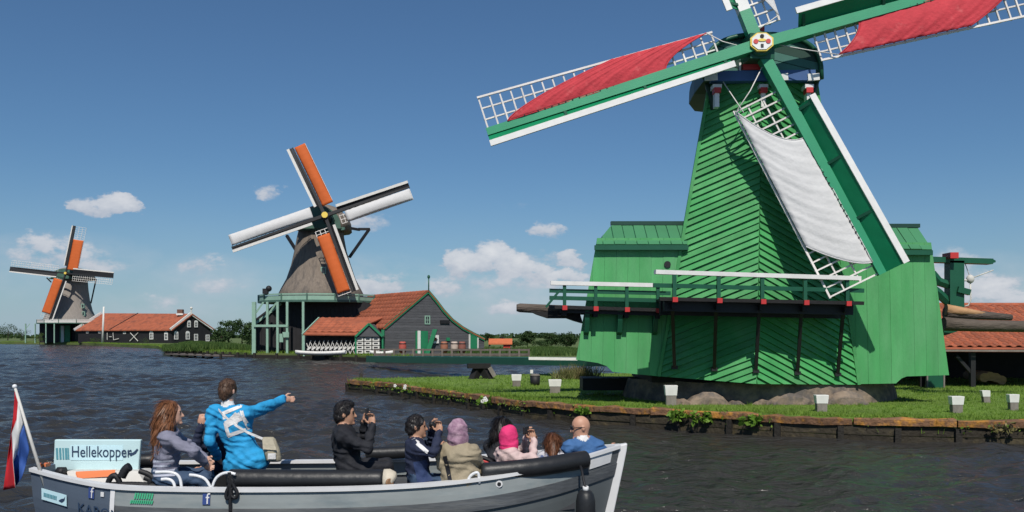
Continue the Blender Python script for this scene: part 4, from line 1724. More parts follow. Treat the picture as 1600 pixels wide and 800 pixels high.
def tile_field(parent, o, along, down, w, h, tw, th, n, mt, name='roof_tile', limit=300):
    """courses of pantiles on a plane; every tile an object that shares one mesh"""
    along, down, n = along.normalized(), down.normalized(), n.normalized()
    me = bpy.data.meshes.new(name)
    k = 7
    vs, fs = [], []
    for j in range(2):
        for i in range(k):
            u = i / (k - 1)
            z = 0.035 * math.sin(2 * math.pi * u) + (0.045 if j else 0.012)
            p = along * (u * tw * 1.04) + down * (j * th * 1.08) + n * z
            vs.append(tuple(p))
    for i in range(k - 1):
        fs.append((i, i + k, i + k + 1, i + 1))
    for i in range(k):
        vs.append(tuple(Vector(vs[k + i]) - n * 0.035))
    for i in range(k - 1):
        fs.append((k + i, 2 * k + i, 2 * k + i + 1, k + i + 1))
    me.from_pydata(vs, [], fs)
    me.materials.append(mt)
    for p in me.polygons:
        p.use_smooth = True
    me.update()
    nx, ny = int(w / tw), int(h / th)
    cnt = 0
    for j in range(ny):
        for i in range(nx):
            ob = bpy.data.objects.new(name, me)
            COL.objects.link(ob)
            ob.parent = parent
            ob.location = o + along * (i * tw + random.uniform(-0.006, 0.006)) + down * (j * th + random.uniform(-0.008, 0.008)) - ORG[parent]
            cnt += 1
    return cnt


def build_barn():
    """grey boarded barn with curved right eave, orange roof, annex with little gable"""
    g = V(0.82, 0.57, 0).normalized()
    r = V(-0.57, 0.82, 0).normalized()
    nf = V(g.y, -g.x, 0)                       # outward normal of the gable
    if nf.y > 0:
        nf = -nf
    C0 = V((600 - 800) / FPX * 79, 79, 0)
    t = thing('barn', V(C0.x, C0.y, 0.5), 'grey boarded barn with orange roof, green trim and curved right eave', 'barn')

    def gp(px, py):                            # point on the gable plane seen at this pixel
        return ray_plane(px, py, C0, nf)
    out_px = [(600, 556), (600, 513), (634, 484), (668, 456), (680, 470), (692, 486), (706, 501), (722, 513), (740, 523), (756, 531), (756, 556)]
    gab = [gp(x, y) for x, y in out_px]
    gab[0].z = gab[-1].z = 0.4
    mb = MB()
    mb.prism(gab, r * 11.0)
    w = mb.build('wall', M_GREYWALL, t)
    for q, a, b in strips([p + nf * 0.01 for p in gab], (0, 0, 1), 0.24, 0.012):
        m2 = MB()
        m2.prism([p + nf * (0.02 + random.uniform(0, 0.02)) for p in q], nf * 0.025)
        m2.build('plank', M_GREYWALL, w)
    # verge boards
    for seq in (out_px[1:4], out_px[3:10]):
        for a, b in zip(seq[:-1], seq[1:]):
            mb = MB()
            mb.beam(gp(*a) + nf * 0.12 + V(0, 0, 0.04), gp(*b) + nf * 0.12 + V(0, 0, 0.04), 0.10, 0.30, up=(0, 0, 1))
            mb.build('verge_board', M_TRIMG, t)
    # left roof slope, runs back along the ridge; ridge overhang
    ap, el = gp(668, 455), gp(598, 515)
    e2 = gp(598, 515)
    nrm_roof = (ap - el).cross(r).normalized()
    if nrm_roof.z < 0:
        nrm_roof = -nrm_roof
    mb = MB()
    f0 = nf * 0.2
    mb.prism([el + f0, ap + f0, ap + r * 12, el + r * 12], nrm_roof * 0.12)
    rf = mb.build('roof', M_ROOFT, t)
    dn = (el - ap).normalized()
    tile_field(rf, ap + f0 + nrm_roof * 0.13 + dn * 0.05, r, dn, 12.0, (el - ap).length - 0.05, 0.62, 0.62, nrm_roof, M_TILE)
    seq = [gp(x, y) for x, y in out_px[3:10]]
    mb = MB()
    rings = []
    for p in seq:
        rings.append([p + f0, p + f0 + V(0, 0, 0.12), p + r * 11 + V(0, 0, 0.12), p + r * 11])
    mb.loft(rings, smooth=False)
    mb.build('roof', M_ROOFT, t)
    mb = MB()
    q = gp(669, 455)
    mb.tube([q + nf * 0.1, q + nf * 0.1 + V(0, 0, 1.2)], 0.06, 6)
    mb.blob(q + nf * 0.1 + V(0, 0, 1.3), (0.13, 0.13, 0.18))
    mb.build('finial', M_DKGREEN, t)
    # openings
    window_part(t, gp(667, 500) + nf * 0.06, 0.55, 0.8, g, nf, M_MINT)
    mb = MB()
    c = gp(658, 534) + nf * 0.1
    mb.box(V(c.x, c.y, 1.55), (1.25, 0.12, 2.1), rz=math.atan2(g.y, g.x))
    d = mb.build('door', M_TRIMG, t)
    mb = MB()
    c2 = gp(653, 534) + nf * 0.2
    mb.box(V(c2.x, c2.y, 1.55), (0.28, 0.1, 2.15), rz=math.atan2(g.y, g.x))
    mb.build('door_post', M_WHITE, d)
    mb = MB()
    c3 = gp(666, 530) + nf * 0.5
    mb.prism([c3 + V(-0.35, 0, -1.3), c3 + V(0.05, 0, -1.3), c3 + V(0.75, 0, 0.9), c3 + V(0.35, 0, 0.9)], V(0.03, 0.1, 0))
    mb.build('door_leaf', M_TRIMG, d)
    mb = MB()
    c = gp(678, 530) + nf * 0.15
    mb.box(c, (0.8, 0.12, 0.75), rz=math.atan2(g.y, g.x))
    sg = mb.build('notice_board', M_WHITE, t)
    mb = MB()
    mb.box(c + nf * 0.08, (0.28, 0.05, 0.3), rz=math.atan2(g.y, g.x))
    mb.build('notice', mat('notice_red', (0.30, 0.08, 0.03)), sg)
    mb = MB()
    c = gp(739, 542) + nf * 0.1
    mb.box(V(c.x, c.y, 1.35), (0.75, 0.1, 1.8), rz=math.atan2(g.y, g.x))
    d2 = mb.build('door', M_TRIMG, t)
    mb = MB()
    for s in (-0.46, 0.46):
        mb.box(V(c.x, c.y, 1.35) + g * s, (0.13, 0.14, 1.9), rz=math.atan2(g.y, g.x))
    tag(mb.build('door_frame', M_OFFWHITE, d2), kind='stuff')
    mb = MB()
    c = gp(694, 503) + nf * 0.12
    mb.box(c, (0.95, 0.12, 0.3), rz=math.atan2(g.y, g.x))
    mb.build('hatch', M_BLACK, t)
    mb = MB()
    mb.box(gp(699, 530) + nf * 0.12, (0.35, 0.1, 0.3), rz=math.atan2(g.y, g.x))
    mb.build('shutter', M_TRIMG, t)
    # corner post with brace
    mb = MB()
    c = gp(599, 535)
    mb.beam(V(c.x, c.y - 0.2, 0.4), V(c.x, c.y - 0.2, 2.7), 0.26, 0.26)
    mb.build('corner_post', M_TRIMG, t)
    # annex with its own slope and small gable, standing in front on the left
    Ya = 77.6
    an = thing('annex_shed', P(530, 551, Ya), 'low open shed with orange roof and small green trimmed gable beside grey barn', 'shed')
    e0, e1 = P(474, 524, Ya), P(562, 525, Ya)
    t0, t1 = P(500, 498, Ya + 4), P(600, 497, Ya + 4)
    mb = MB()
    nn = (e1 - e0).cross(t0 - e0).normalized()
    nn = nn if nn.z > 0 else -nn
    mb.prism([e0, e1, P(577, 507, Ya + 2.2), t1, t0], nn * 0.1)
    ar = mb.build('roof', M_ROOFT, an)
    mb = MB()
    mb.beam(e0 + V(-0.08, -0.05, 0.05), t0 + V(-0.08, -0.05, 0.05), 0.12, 0.2)
    mb.build('verge_board', M_MINT, an)
    dn = (e0 - t0).normalized()
    tile_field(ar, t0 + nn * 0.11 + V(0.1, 0, 0), V(1, 0, 0), (e0 - t0) - V(1, 0, 0) * (e0 - t0).x * 0.0, 5.2, (e0 - t0).length * 0.98, 0.62, 0.62, nn, M_TILE)
    gq = [P(556, 526, Ya - 0.1), P(577, 506, Ya - 0.1), P(598, 526, Ya - 0.1)]
    mb = MB()
    mb.prism(gq, (0, 3.0, 0))
    mb.build('gable', M_GREYWALL, an)
    for a, b in ((gq[0], gq[1]), (gq[1], gq[2])):
        mb = MB()
        mb.beam(a + V(0, -0.1, 0.02), b + V(0, -0.1, 0.02), 0.1, 0.18)
        mb.build('verge_board', M_TRIMG, an)
    mb = MB()
    mb.prism([P(474, 552, Ya + 1.2), P(600, 552, Ya + 1.2), P(600, 524, Ya + 1.2), P(474, 524, Ya + 1.2)], (0, 0.2, 0))
    mb.build('back_wall', M_BLACKWALL, an)
    for x in (475, 556, 598):
        mb = MB()
        q = P(x, 540, Ya)
        mb.beam(V(q.x, Ya, 0.4), V(q.x, Ya, 2.2), 0.14, 0.14)
        mb.build('post', M_MINT if x < 500 else M_TRIMG, an)
    # folded white chairs leaning in a row, and stacked white crates, under the annex roof
    ordn = ['first', 'second', 'third', 'fourth', 'fifth', 'sixth', 'seventh', 'eighth', 'ninth', 'tenth', 'last']
    for i in range(11):
        x = 481 + i * 6.9
        p = P(x, 551, Ya + 0.4)
        ch = thing('folding_chair', V(p.x, p.y, 0.6), ordn[i] + ' white folded garden chair from the left in the row under the shed', 'chair', 'folded chairs under the shed')
        mb = MB()
        h = 1.15
        mb.beam(V(p.x - 0.15, p.y, 0.6), V(p.x + 0.25, p.y + 0.1, 0.6 + h), 0.06, 0.05)
        mb.build('frame', M_OFFWHITE, ch)
        mb = MB()
        mb.beam(V(p.x + 0.22, p.y - 0.06, 0.6), V(p.x - 0.12, p.y + 0.06, 0.6 + h * 0.8), 0.05, 0.05)
        mb.build('leg', M_OFFWHITE, ch)
        mb = MB()
        mb.beam(V(p.x - 0.02, p.y - 0.08, 0.95), V(p.x + 0.3, p.y - 0.08, 1.2), 0.05, 0.16)
        mb.build('seat', M_OFFWHITE, ch)
    pos = {0: 'bottom', 1: 'second', 2: 'third', 3: 'top'}
    cols = {0: 'left', 1: 'middle', 2: 'right'}
    for cidx in range(3):
        for k in range(4):
            p = P(563 + cidx * 12.5, 551, Ya + 0.3)
            c = V(p.x, p.y, 0.78 + k * 0.36)
            cr = thing('crate', c - V(0, 0, 0.16), 'white crate, %s of the %s stack below the small gable' % (pos[k], cols[cidx]), 'crate', 'white crates by the shed')
            mb = MB()
            mb.box(c, (0.60, 0.5, 0.30))
            mb.build('box', M_OFFWHITE, cr)
            mb = MB()
            mb.box(c + V(0, -0.26, 0.02), (0.34, 0.03, 0.10))
            mb.build('hand_hole', M_BLACK, cr)


build_barn()


def build_waterfront():
    # white upturned boats on the quay edge in front of the shed
    for i, (x0, x1, yy, lb) in enumerate(((462, 540, 76.0, 'long white rowing boat lying on the bank before the shed'), (578, 615, 75.5, 'short white rowing boat lying on the bank by the grey barn'))):
        a, b = P(x0, 552, yy), P(x1, 552, yy)
        t = thing('rowing_boat', V((a.x + b.x) / 2, yy, 0.5), lb, 'boat')
        mb = MB()
        rings = []
        n = 10
        for k in range(n + 1):
            u = k / n
            w = 0.5 * math.sin(math.pi * (0.08 + 0.84 * u)) ** 0.7
            x = a.x + (b.x - a.x) * u
            z0 = 0.72 + 0.12 * abs(2 * u - 1) ** 2
            rings.append([V(x, yy - w, z0 + 0.12), V(x, yy - w * 0.7, z0 - 0.15), V(x, yy, z0 - 0.24), V(x, yy + w * 0.7, z0 - 0.15), V(x, yy + w, z0 + 0.12), V(x, yy + w * 0.6, z0 + 0.05), V(x, yy - w * 0.6, z0 + 0.05)])
        mb.loft(rings)
        mb.build('hull', M_WHITE, t)
        mb = MB()
        mb.box(V((a.x + b.x) / 2, yy, 0.82), (0.25, 0.8, 0.04))
        mb.build('thwart', M_OFFWHITE, t)
    # dark sheet piling along the far bank
    t = thing('far_quay', G(400, 560), 'dark timber sheet piling along the far bank below the middle mill', 'quay wall')
    line = resample(FB[6:14], 2.2)
    for a, b in zip(line[:-1], line[1:]):
        mb = MB()
        d = (b - a).normalized()
        n = V(d.y, -d.x, 0)
        mb.beam(a.lerp(b, 0.01) + n * 0.12 + V(0, 0, 0.02), a.lerp(b, 0.96) + n * 0.12 + V(0, 0, 0.02), 0.12, 0.62 + random.uniform(-0.04, 0.04))
        mb.build('quay_board', M_POST, t)
        mb = MB()
        mb.box(a + n * 0.22 + V(0, 0, 0.1), (0.22, 0.22, 0.85))
        mb.build('post', M_POST, t)
    # jetty rail with boards in front of the barn
    t = thing('jetty', P(700, 552, 73), 'brown timber jetty with low rail in front of the grey barn', 'jetty')
    mb = MB()
    a, b = P(588, 555, 73.5), P(826, 556, 73.5)
    a.z = b.z = 0.62
    mb.beam(a, b, 1.6, 0.16)
    mb.build('deck', M_BARGREY, t)
    for i in range(17):
        p = a.lerp(b, i / 16) + V(0, -0.8, 0)
        mb = MB()
        mb.box(p + V(0, 0, 0.12), (0.16, 0.16, 0.75))
        mb.build('post', M_BARGREY, t)
    mb = MB()
    mb.beam(a + V(0, -0.8, 0.42), b + V(0, -0.8, 0.40), 0.12, 0.14)
    mb.build('rail', M_BARGREY, t)
    # odds and ends on the jetty
    for i, (x, c, lb) in enumerate(((694, (0.30, 0.12, 0.07), 'brown barrel on the jetty below the notice board'), (710, (0.45, 0.36, 0.30), 'pale barrel on the jetty in front of grey barn'), (722, (0.22, 0.08, 0.06), 'dark red barrel on the jetty near the green door'), (629, (0.4, 0.08, 0.06), 'red barrel on jetty near the white boat'))):
        p = P(x, 550, 75.5)
        t = thing('barrel', V(p.x, p.y, 0.7), lb, 'barrel', 'barrels on the jetty')
        mt = mat('barrel_%d' % i, c, 0.7, 0.2, 4)
        mb = MB()
        mb.loft([octa(p, rr, z, 12) for z, rr in ((0.7, 0.24), (0.95, 0.31), (1.2, 0.33), (1.45, 0.31), (1.68, 0.24))])
        mb.build('staves', mt, t)
        for z in (0.9, 1.5):
            mb = MB()
            mb.loft([octa(p, 0.325, z - 0.04, 12), octa(p, 0.325, z + 0.04, 12)])
            mb.build('hoop', M_BLACK, t)
    # stall with orange canopy
    p = P(782, 550, 95)
    t = thing('market_stall', V(p.x, p.y, 0.5), 'small stall with orange canopy right of the grey barn', 'stall')
    mb = MB()
    hw = 1.25
    zt = P(782, 536, 95).z
    mb.prism([p + V(-hw, -0.8, zt - p.z - 0.15), p + V(hw, -0.8, zt - p.z - 0.15), p + V(hw, 0.8, zt - p.z + 0.35), p + V(-hw, 0.8, zt - p.z + 0.35)], (0, 0, 0.12))
    mb.build('canopy', mat('stall_canopy', (0.55, 0.15, 0.06), 0.8), t)
    for s in (-1, 1):
        mb = MB()
        mb.box(V(p.x + s * 1.1, p.y - 0.6, (0.5 + zt) / 2), (0.12, 0.12, zt - 0.5))
        mb.build('post', M_BARGREY, t)
    mb = MB()
    mb.box(V(p.x + 0.7, p.y - 0.3, 0.9), (0.8, 0.6, 0.8))
    mb.build('counter', M_RED, t)
    # dark house far behind
    p = P(785, 545, 165)
    t = thing('house', V(p.x, p.y, 0.5), 'small dark gabled house far behind the orange canopy', 'house')
    mb = MB()
    w = 1.9
    zt = P(785, 527, 165).z
    mb.prism([V(p.x - w, 165, 0.4), V(p.x + w, 165, 0.4), V(p.x + w, 165, zt - 1.8), V(p.x, 165, zt), V(p.x - w, 165, zt - 1.8)], (0, 6, 0))
    mb.build('wall', M_GREYWALL, t)
    for s in (-1, 1):
        mb = MB()
        mb.beam(V(p.x + s * (w + 0.2), 164.8, zt - 1.9), V(p.x, 164.8, zt + 0.1), 0.3, 0.2)
        mb.build('roof_edge', M_BLACKWALL, t)
    # long dark green girder on a trestle
    t = thing('footbridge', P(765, 590, 35.5), 'long low dark green girder bridge resting on a dark trestle', 'bridge')
    a, b = P(572, 562, 62), P(966, 568, 33.5)
    za = [P(575, 556.5, 62).z, P(575, 566, 62).z, P(966, 560, 33.5).z, P(966, 573, 33.5).z]
    mb = MB()
    mb.hexa([V(a.x, a.y, za[1]), V(b.x, b.y, za[3]), V(b.x + 0.3, b.y + 1.2, za[3]), V(a.x + 0.3, a.y + 1.2, za[1]),
             V(a.x, a.y, za[0]), V(b.x, b.y, za[2]), V(b.x + 0.3, b.y + 1.2, za[2]), V(a.x + 0.3, a.y + 1.2, za[0])])
    mb.build('girder', M_DKGREEN, t)
    q = P(752, 590, 36)
    for dx, dx2 in ((-0.35, -0.1), (0.35, 0.0)):
        mb = MB()
        mb.beam(V(q.x + dx, 36.0, ISLE_Z - 0.1), V(q.x + dx2, 36.3, 0.98), 0.28, 0.28)
        mb.build('trestle_leg', M_BROWNBLACK, t)
    mb = MB()
    mb.beam(V(q.x - 0.55, 36, 0.97), V(q.x + 0.35, 36.2, 0.97), 0.3, 0.2)
    mb.build('trestle_cap', M_BROWNBLACK, t)
    mb = MB()
    mb.beam(P(773, 588, 36), P(765, 574, 36), 0.2, 0.16)
    mb.build('stay', M_WOODGREY, t)
    t = MB()
    t.beam(P(826, 560, 33.0), P(902, 561, 33.0), 0.12, 0.10)
    o = t.build('pole', M_WHITE)
    tag(o, 'long white pole lying along the dark green girder', 'pole')


build_waterfront()

# ================================================================== FAR LEFT MILL AND BLACK BARN
YL = 216.0
rootL, stL = smock_mill(
    YL, 'small pale thatched windmill at the far left with orange sail cloths', [(110, 505, 39), (110, 498, 38), (110, 485, 32), (110, 468, 28), (111, 452, 25), (112, 437, 23)],
    (103, 427), [((118, 353), M_ORANGE, 2.6, 0.55, 'upper sail partly spread with orange cloth', True, (0.08, 0.72)), ((177, 434), M_WCLOTH, 1.6, 1.1, 'right sail without cloth', False, (0, 1)),
                 ((77, 499), M_ORANGE, 2.3, 0.7, 'lower sail spread with orange cloth', True, (0.16, 0.9)), ((16, 417), M_WCLOTH, 1.6, 1.0, 'left sail without cloth', False, (0, 1))],
    (32, 150, 504, 499, 8.6), None, M_THATCH2, (116, 437, 27, 19),
    ([(40, 534, 6), (55, 534, 7), (72, 534, 8), (85, 534, 8.2), (128, 534, 7)], M_OFFWHITE, M_MINT),
    [((140, 437, YL + 3), (151, 437, YL + 3)), ((150, 437, YL + 3), (142, 474, YL + 2)), ((73, 434, YL), (80, 441, YL))],
    [(130, 478, 0.7, 1.0), (131, 490, 0.7, 1.0)], YL - 7, V(-0.02, -1, 0.1).normalized())
mb = MB()
mb.box(P(96, 520, YL), (8.5, 4, 4.6))
mb.build('lower_house', M_BLACKWALL, rootL)
mb = MB()
mb.box(P(102, 522, YL - 2.6), (2.4, 0.4, 4.2))
mb.build('door', M_TRIMG, rootL)
mb = MB()
mb.box(P(98, 523, YL - 2.9), (0.7, 0.3, 4.2))
mb.build('door_leaf', M_WHITE, rootL)


def build_left_barn():
    g = V(0.93, 0.37, 0).normalized()
    nf = V(g.y, -g.x, 0)
    r = V(-0.37 * 1.0, 0.93, 0).normalized()
    # long side faces the water, gable faces right-front
    s_dir = V(-0.97, -0.02, 0).normalized()
    Y0 = 196.0
    t = thing('barn', P(270, 530, Y0), 'long black boarded barn with orange roof and white gable trim beside far mill', 'barn')
    C = P(268, 520, Y0)                        # corner between side and gable
    A = P(122, 520, Y0 + 12)
    zt, zb = P(268, 515, Y0).z, 0.4
    gr = P(331, 520, Y0 + 9)
    ap = P(299, 492, Y0 + 4.5)
    apB = P(163, 491, Y0 + 17)
    back = V(A.x + (gr.x - C.x), A.y + (gr.y - C.y), 0)
    mb = MB()
    W = [V(A.x, A.y, zb), V(C.x, C.y, zb), V(gr.x, gr.y, zb), V(back.x, back.y, zb)]
    Wt = [V(A.x, A.y, zt), V(C.x, C.y, zt), V(gr.x, gr.y, zt), V(back.x, back.y, zt)]
    mb.poly((W[0], W[1], Wt[1], Wt[0]))
    mb.poly((W[1], W[2], Wt[2], ap, Wt[1]))
    mb.poly((W[2], W[3], Wt[3], Wt[2]))
    mb.poly((W[3], W[0], Wt[0], apB, Wt[3]))
    mb.build('wall', M_BLACKWALL, t)
    up = V(0, 0, 0.25)
    mb = MB()
    ov = V(0, -0.5, -0.25)
    ex = (C - A).normalized() * 0.4
    mb.prism([Wt[0] + ov - ex, Wt[1] + ov + ex, ap + ex, apB - ex], up)
    rf = mb.build('roof', M_ROOFT, t)
    mb = MB()
    mb.prism([Wt[3] - ex, Wt[2] + ex + V(0.4, 0.3, -0.2), ap + ex, apB - ex], up)
    mb.build('roof', M_ROOFT, t)
    mb = MB()
    q0, q1 = apB.lerp(ap, 0.40), Wt[0].lerp(Wt[1], 0.36) + ov
    mb.beam(q0 + up * 1.3, q1 + up * 1.3, 0.3, 0.1)
    mb.build('roof_seam', M_BLACKWALL, rf)
    for a, b in ((Wt[1] + ov * 1.0, ap), (ap, Wt[2] + V(0.4, 0.2, -0.3)), (Wt[0] + ov - ex * 2, apB - ex * 2)):
        mb = MB()
        mb.beam(a + V(0, -0.3, 0.25), b + V(0, -0.3, 0.35), 0.25, 0.5)
        mb.build('verge_board', M_WHITE, t)
    mb = MB()
    mb.box(P(282, 487, Y0 + 5), (1.2, 1.0, 1.0))
    ch = mb.build('chimney', mat('chimney_brick', (0.16, 0.08, 0.06), 0.9, 0.2, 6), t)
    mb = MB()
    mb.box(P(282, 491, Y0 + 5), (1.5, 1.2, 0.4))
    mb.build('chimney_base', M_WHITE, ch)
    mb = MB()
    mb.box(ap + V(0.1, -0.3, 0.7), (0.2, 0.2, 1.2))
    mb.blob(ap + V(0.1, -0.3, 1.5), 0.3)
    mb.build('finial', M_OFFWHITE, t)
    gdir = (gr - C).normalized()
    gn = V(gdir.y, -gdir.x, 0)
    gn = gn if gn.y < 0 else -gn
    for x, y in ((295, 507), (306, 507)):
        window_part(t, ray_plane(x, y, C, gn) + gn * 0.05, 0.9, 1.25, gdir, gn, arch=True)
    for x, y in ((275, 525), (293, 525), (306, 527), (324, 528)):
        window_part(t, ray_plane(x, y, C, gn) + gn * 0.05, 1.0, 1.5, gdir, gn, arch=x < 300)
    sd = (C - A).normalized()
    sn = V(sd.y, -sd.x, 0)
    sn = sn if sn.y < 0 else -sn
    for x, y, w, h in ((237, 525, 1.1, 1.5), (260, 526, 1.0, 1.5), (137, 519, 0.8, 0.5), (156, 519, 0.8, 0.5), (195, 520, 0.8, 0.5)):
        window_part(t, ray_plane(x, y, C, sn) + sn * 0.05, w, h, sd, sn, arch=h > 1)
    # white letters and cross shapes leaning on the side wall
    for seq in (((169, 520), (169, 531)), ((172, 526), (176, 526)), ((178, 520), (179, 531)), ((179, 531), (187, 529)), ((205, 520), (217, 533)), ((217, 520), (204, 533))):
        mb = MB()
        a, b = (ray_plane(x, y, C, sn) + sn * 0.25 for x, y in seq)
        mb.beam(a, b, 0.1, 0.13)
        mb.build('white_slat', M_OFFWHITE, t)
    # flag pole in front
    mb = MB()
    p = P(160, 535, Y0 - 5)
    mb.tube([V(p.x, p.y, 0.3), V(p.x + 0.3, p.y, P(160, 479, Y0 - 5).z)], [0.25, 0.18], 8)
    o = mb.build('flag_pole', M_OFFWHITE)
    tag(o, 'bare white flag pole standing before the long black barn', 'pole')
    for x, y, rx, ry, lb in ((150, 533, 10, 5, 'green hedge bush right of the far mill door'), (230, 534, 12, 4, 'low green bush before the black barn windows'), (62, 527, 11, 8, 'round green bush under the far mill stage')):
        Yb = Y0 - 3
        tree(V((x - 800) / FPX * Yb, Yb, 0.4), (ry * 2.2) / FPX * Yb, rx / FPX * Yb, lb, clumps=16, trunk_frac=0.1, mt=M_SHRUB, name='bush', group='bushes by the far mill', cat='bush')


build_left_barn()


def build_left_jetty():
    t = thing('low_jetty', G(300, 555), 'low dark timber landing sticking out before the reeds', 'jetty')
    a, b = G(268, 553, 0.3), G(345, 556, 0.3)
    mb = MB()
    mb.beam(a + V(0, 1, -0.02), b + V(0, 1, -0.02), 2.0, 0.09)
    mb.build('deck', M_BARGREY, t)
    for i in range(7):
        p = a.lerp(b, i / 6)
        mb = MB()
        mb.box(p + V(0, 0, -0.2), (0.2, 0.2, 0.7))
        mb.build('post', M_POST, t)


build_left_jetty()


# ================================================================== RIGHT: TILED SHED, LOG HOIST, BOLLARDS
def build_right():
    Ys = 30.0
    t = thing('shed', P(1560, 610, Ys), 'low open timber shed with orange tiled roof right of the green mill', 'shed')
    e0, e1 = P(1392, 545, Ys), P(1960, 556, Ys)
    e1 = V(e1.x, Ys, e0.z - 0.05)
    r0, r1 = P(1392, 478, Ys + 3.6), P(1900, 478, Ys + 3.6)
    nn = (e1 - e0).cross(r0 - e0).normalized()
    nn = nn if nn.z > 0 else -nn
    mb = MB()
    mb.prism([e0, e1, r1, r0], -nn * 0.1)
    rf = mb.build('roof', M_ROOFT, t)
    dn = (e0 - r0)
    along = V(1, 0, 0)
    o = P(1400, 478, Ys + 3.6)
    o.x = 14.3
    d2 = (P(1400, 545, Ys) - o)
    d2 = d2 - along * d2.dot(along)
    tile_field(rf, o + nn * 0.02, along, d2, 5.6, d2.length, 0.33, 0.29, nn, M_TILE)
    mb = MB()
    mb.tube([o + V(0, 0, 0.03), o + V(6.5, 0, 0.03)], 0.09, 8)
    mb.build('ridge_tile', M_TILE, rf)
    mb = MB()
    mb.prism([r0 + V(0, 0.1, 0), r1 + V(0, 0.1, 0), r1 + V(0, 3.4, -1.6), r0 + V(0, 3.4, -1.6)], (0, 0, 0.08))
    mb.build('rear_roof', M_ROOFT, rf)
    mb = MB()
    mb.beam(e0 + V(0, -0.06, -0.05), e1 + V(0, -0.06, -0.05), 0.05, 0.06)
    mb.build('gutter', M_WOODGREY, rf)
    mb = MB()
    mb.box(V((e0.x + e1.x) / 2, Ys + 6.6, 1.0), (e1.x - e0.x, 0.1, 1.6))
    mb.build('back_wall', M_BLACKWALL, t)
    mb = MB()
    mb.box(V(e0.x + 0.1, Ys + 3.4, 1.0), (0.1, 6.3, 1.5))
    mb.build('side_wall', M_BLACKWALL, t)
    for x in (1440, 1519, 1610):
        p = P(x, 600, Ys + 0.25)
        mb = MB()
        mb.beam(V(p.x, p.y, ISLE_Z - 0.1), V(p.x, p.y, e0.z - 0.05), 0.16, 0.16)
        mb.build('post', M_BLACK, t)
    mb = MB()
    mb.beam(P(1494, 556, Ys + 0.25), P(1519, 584, Ys + 0.25), 0.1, 0.1)
    mb.build('brace', M_BLACK, t)
    mb = MB()
    c = P(1461, 590, Ys - 0.1)
    mb.box(c, (0.5, 0.08, 0.8))
    d = mb.build('door', M_DKGREEN, t)
    for s in (-1, 1):
        mb = MB()
        mb.box(c + V(s * 0.28, -0.01, 0), (0.05, 0.1, 0.86))
        mb.build('door_frame', M_WOODGREY, d)
    # sawn logs inside the shed
    for i, (x, y) in enumerate(((1543, 590), (1552, 588), (1561, 590), (1570, 594))):
        lg = thing('log', P(x, y, Ys + 1.4), ('leftmost', 'second', 'third', 'rightmost')[i] + ' of the pale sawn logs lying in the open shed', 'log', 'logs in the shed')
        mb = MB()
        c = P(x, y, Ys + 1.2)
        mb.tube([c + V(-0.1, 0, 0), c + V(0.1, 1.6, 0.02)], 0.16, 10)
        mb.build('trunk_wood', M_LOGCUT, lg)
    # hoist frame
    Yh = 26.5
    h = thing('log_hoist', P(1490, 560, Yh), 'dark green timber hoist frame with red block right of the mill', 'hoist')
    mb = MB()
    mb.beam(P(1491, 512, Yh), P(1491, 408, Yh), 0.42, 0.36, up=(0, 1, 0))
    mb.build('mast', M_DKGREEN, h)
    mb = MB()
    mb.beam(P(1425, 405, Yh), P(1547, 409, Yh), 0.36, 0.16)
    jb = mb.build('jib', M_DKGREEN, h)
    mb = MB()
    mb.beam(P(1547, 408.5, Yh), P(1553, 409, Yh), 0.3, 0.12, w2=0.2, h2=0.05)
    mb.build('jib_end', M_DKGREEN, jb)
    mb = MB()
    c = P(1485, 400, Yh - 0.2)
    mb.box(c, (0.24, 0.5, 0.17))
    mb.build('red_block', M_RED, jb)
    for a, m_, b in (((1455, 428), (1466, 440), (1486, 447)), ((1450, 447), (1466, 458), (1484, 475))):
        mb = MB()
        mb.tube([P(*a, Yh), P(*m_, Yh), P(*b, Yh)], [0.15, 0.14, 0.12], 6, smooth=False)
        mb.build('brace', M_DKGREEN, h)
    mb = MB()
    mb.beam(P(1496, 452, Yh - 0.2), P(1515, 457, Yh - 0.2), 0.14, 0.17)
    mb.build('lever', M_DKGREEN, h)
    mb = MB()
    mb.blob(P(1516, 436, Yh), (0.12, 0.1, 0.13))
    mb.tube([P(1514, 436, Yh), P(1552, 422, Yh)], 0.018, 5)
    mb.tube([P(1503, 438, Yh), P(1514, 438, Yh)], 0.03, 5)
    mb.tube([P(1508, 412, Yh), P(1516, 434, Yh)], 0.012, 5)
    mb.tube([P(1516, 440, Yh), P(1517, 468, Yh), P(1513, 477, Yh), P(1505, 479, Yh)], 0.022, 5)
    tag(mb.build('tackle', M_OFFWHITE, h), kind='stuff')
    mb = MB()
    mb.beam(P(1474, 520, Yh - 0.1), P(1508, 509, Yh - 0.1), 0.12, 0.16)
    mb.build('ramp_brace', M_DKGREEN, h)
    # ramp with logs, runs away to the right of the mill
    lg = thing('log', P(1475, 505, 26.0), 'grey weathered log lying lowest on the hoist ramp', 'log', 'logs on the ramp')
    mb = MB()
    mb.tube([P(1474, 506, 25.9), P(1530, 509, 25.9), P(1640, 511, 26.0)], [0.20, 0.17, 0.16], 12)
    mb.build('bark', M_LOG, lg)
    lg2 = thing('log', P(1480, 488, 26.2), 'log with bare orange sapwood lying on top of the ramp', 'log', 'logs on the ramp')
    mb = MB()
    mb.tube([P(1477, 488, 26.2), P(1510, 491, 26.2), P(1580, 496, 26.3)], [0.20, 0.15, 0.09], 12)
    mb.build('bark', M_LOG, lg2)
    mb = MB()
    mb.tube([P(1478, 484, 26.15), P(1500, 486, 26.1), P(1545, 491, 26.2)], [0.17, 0.13, 0.04], 10)
    mb.build('sapwood', M_LOGCUT, lg2)
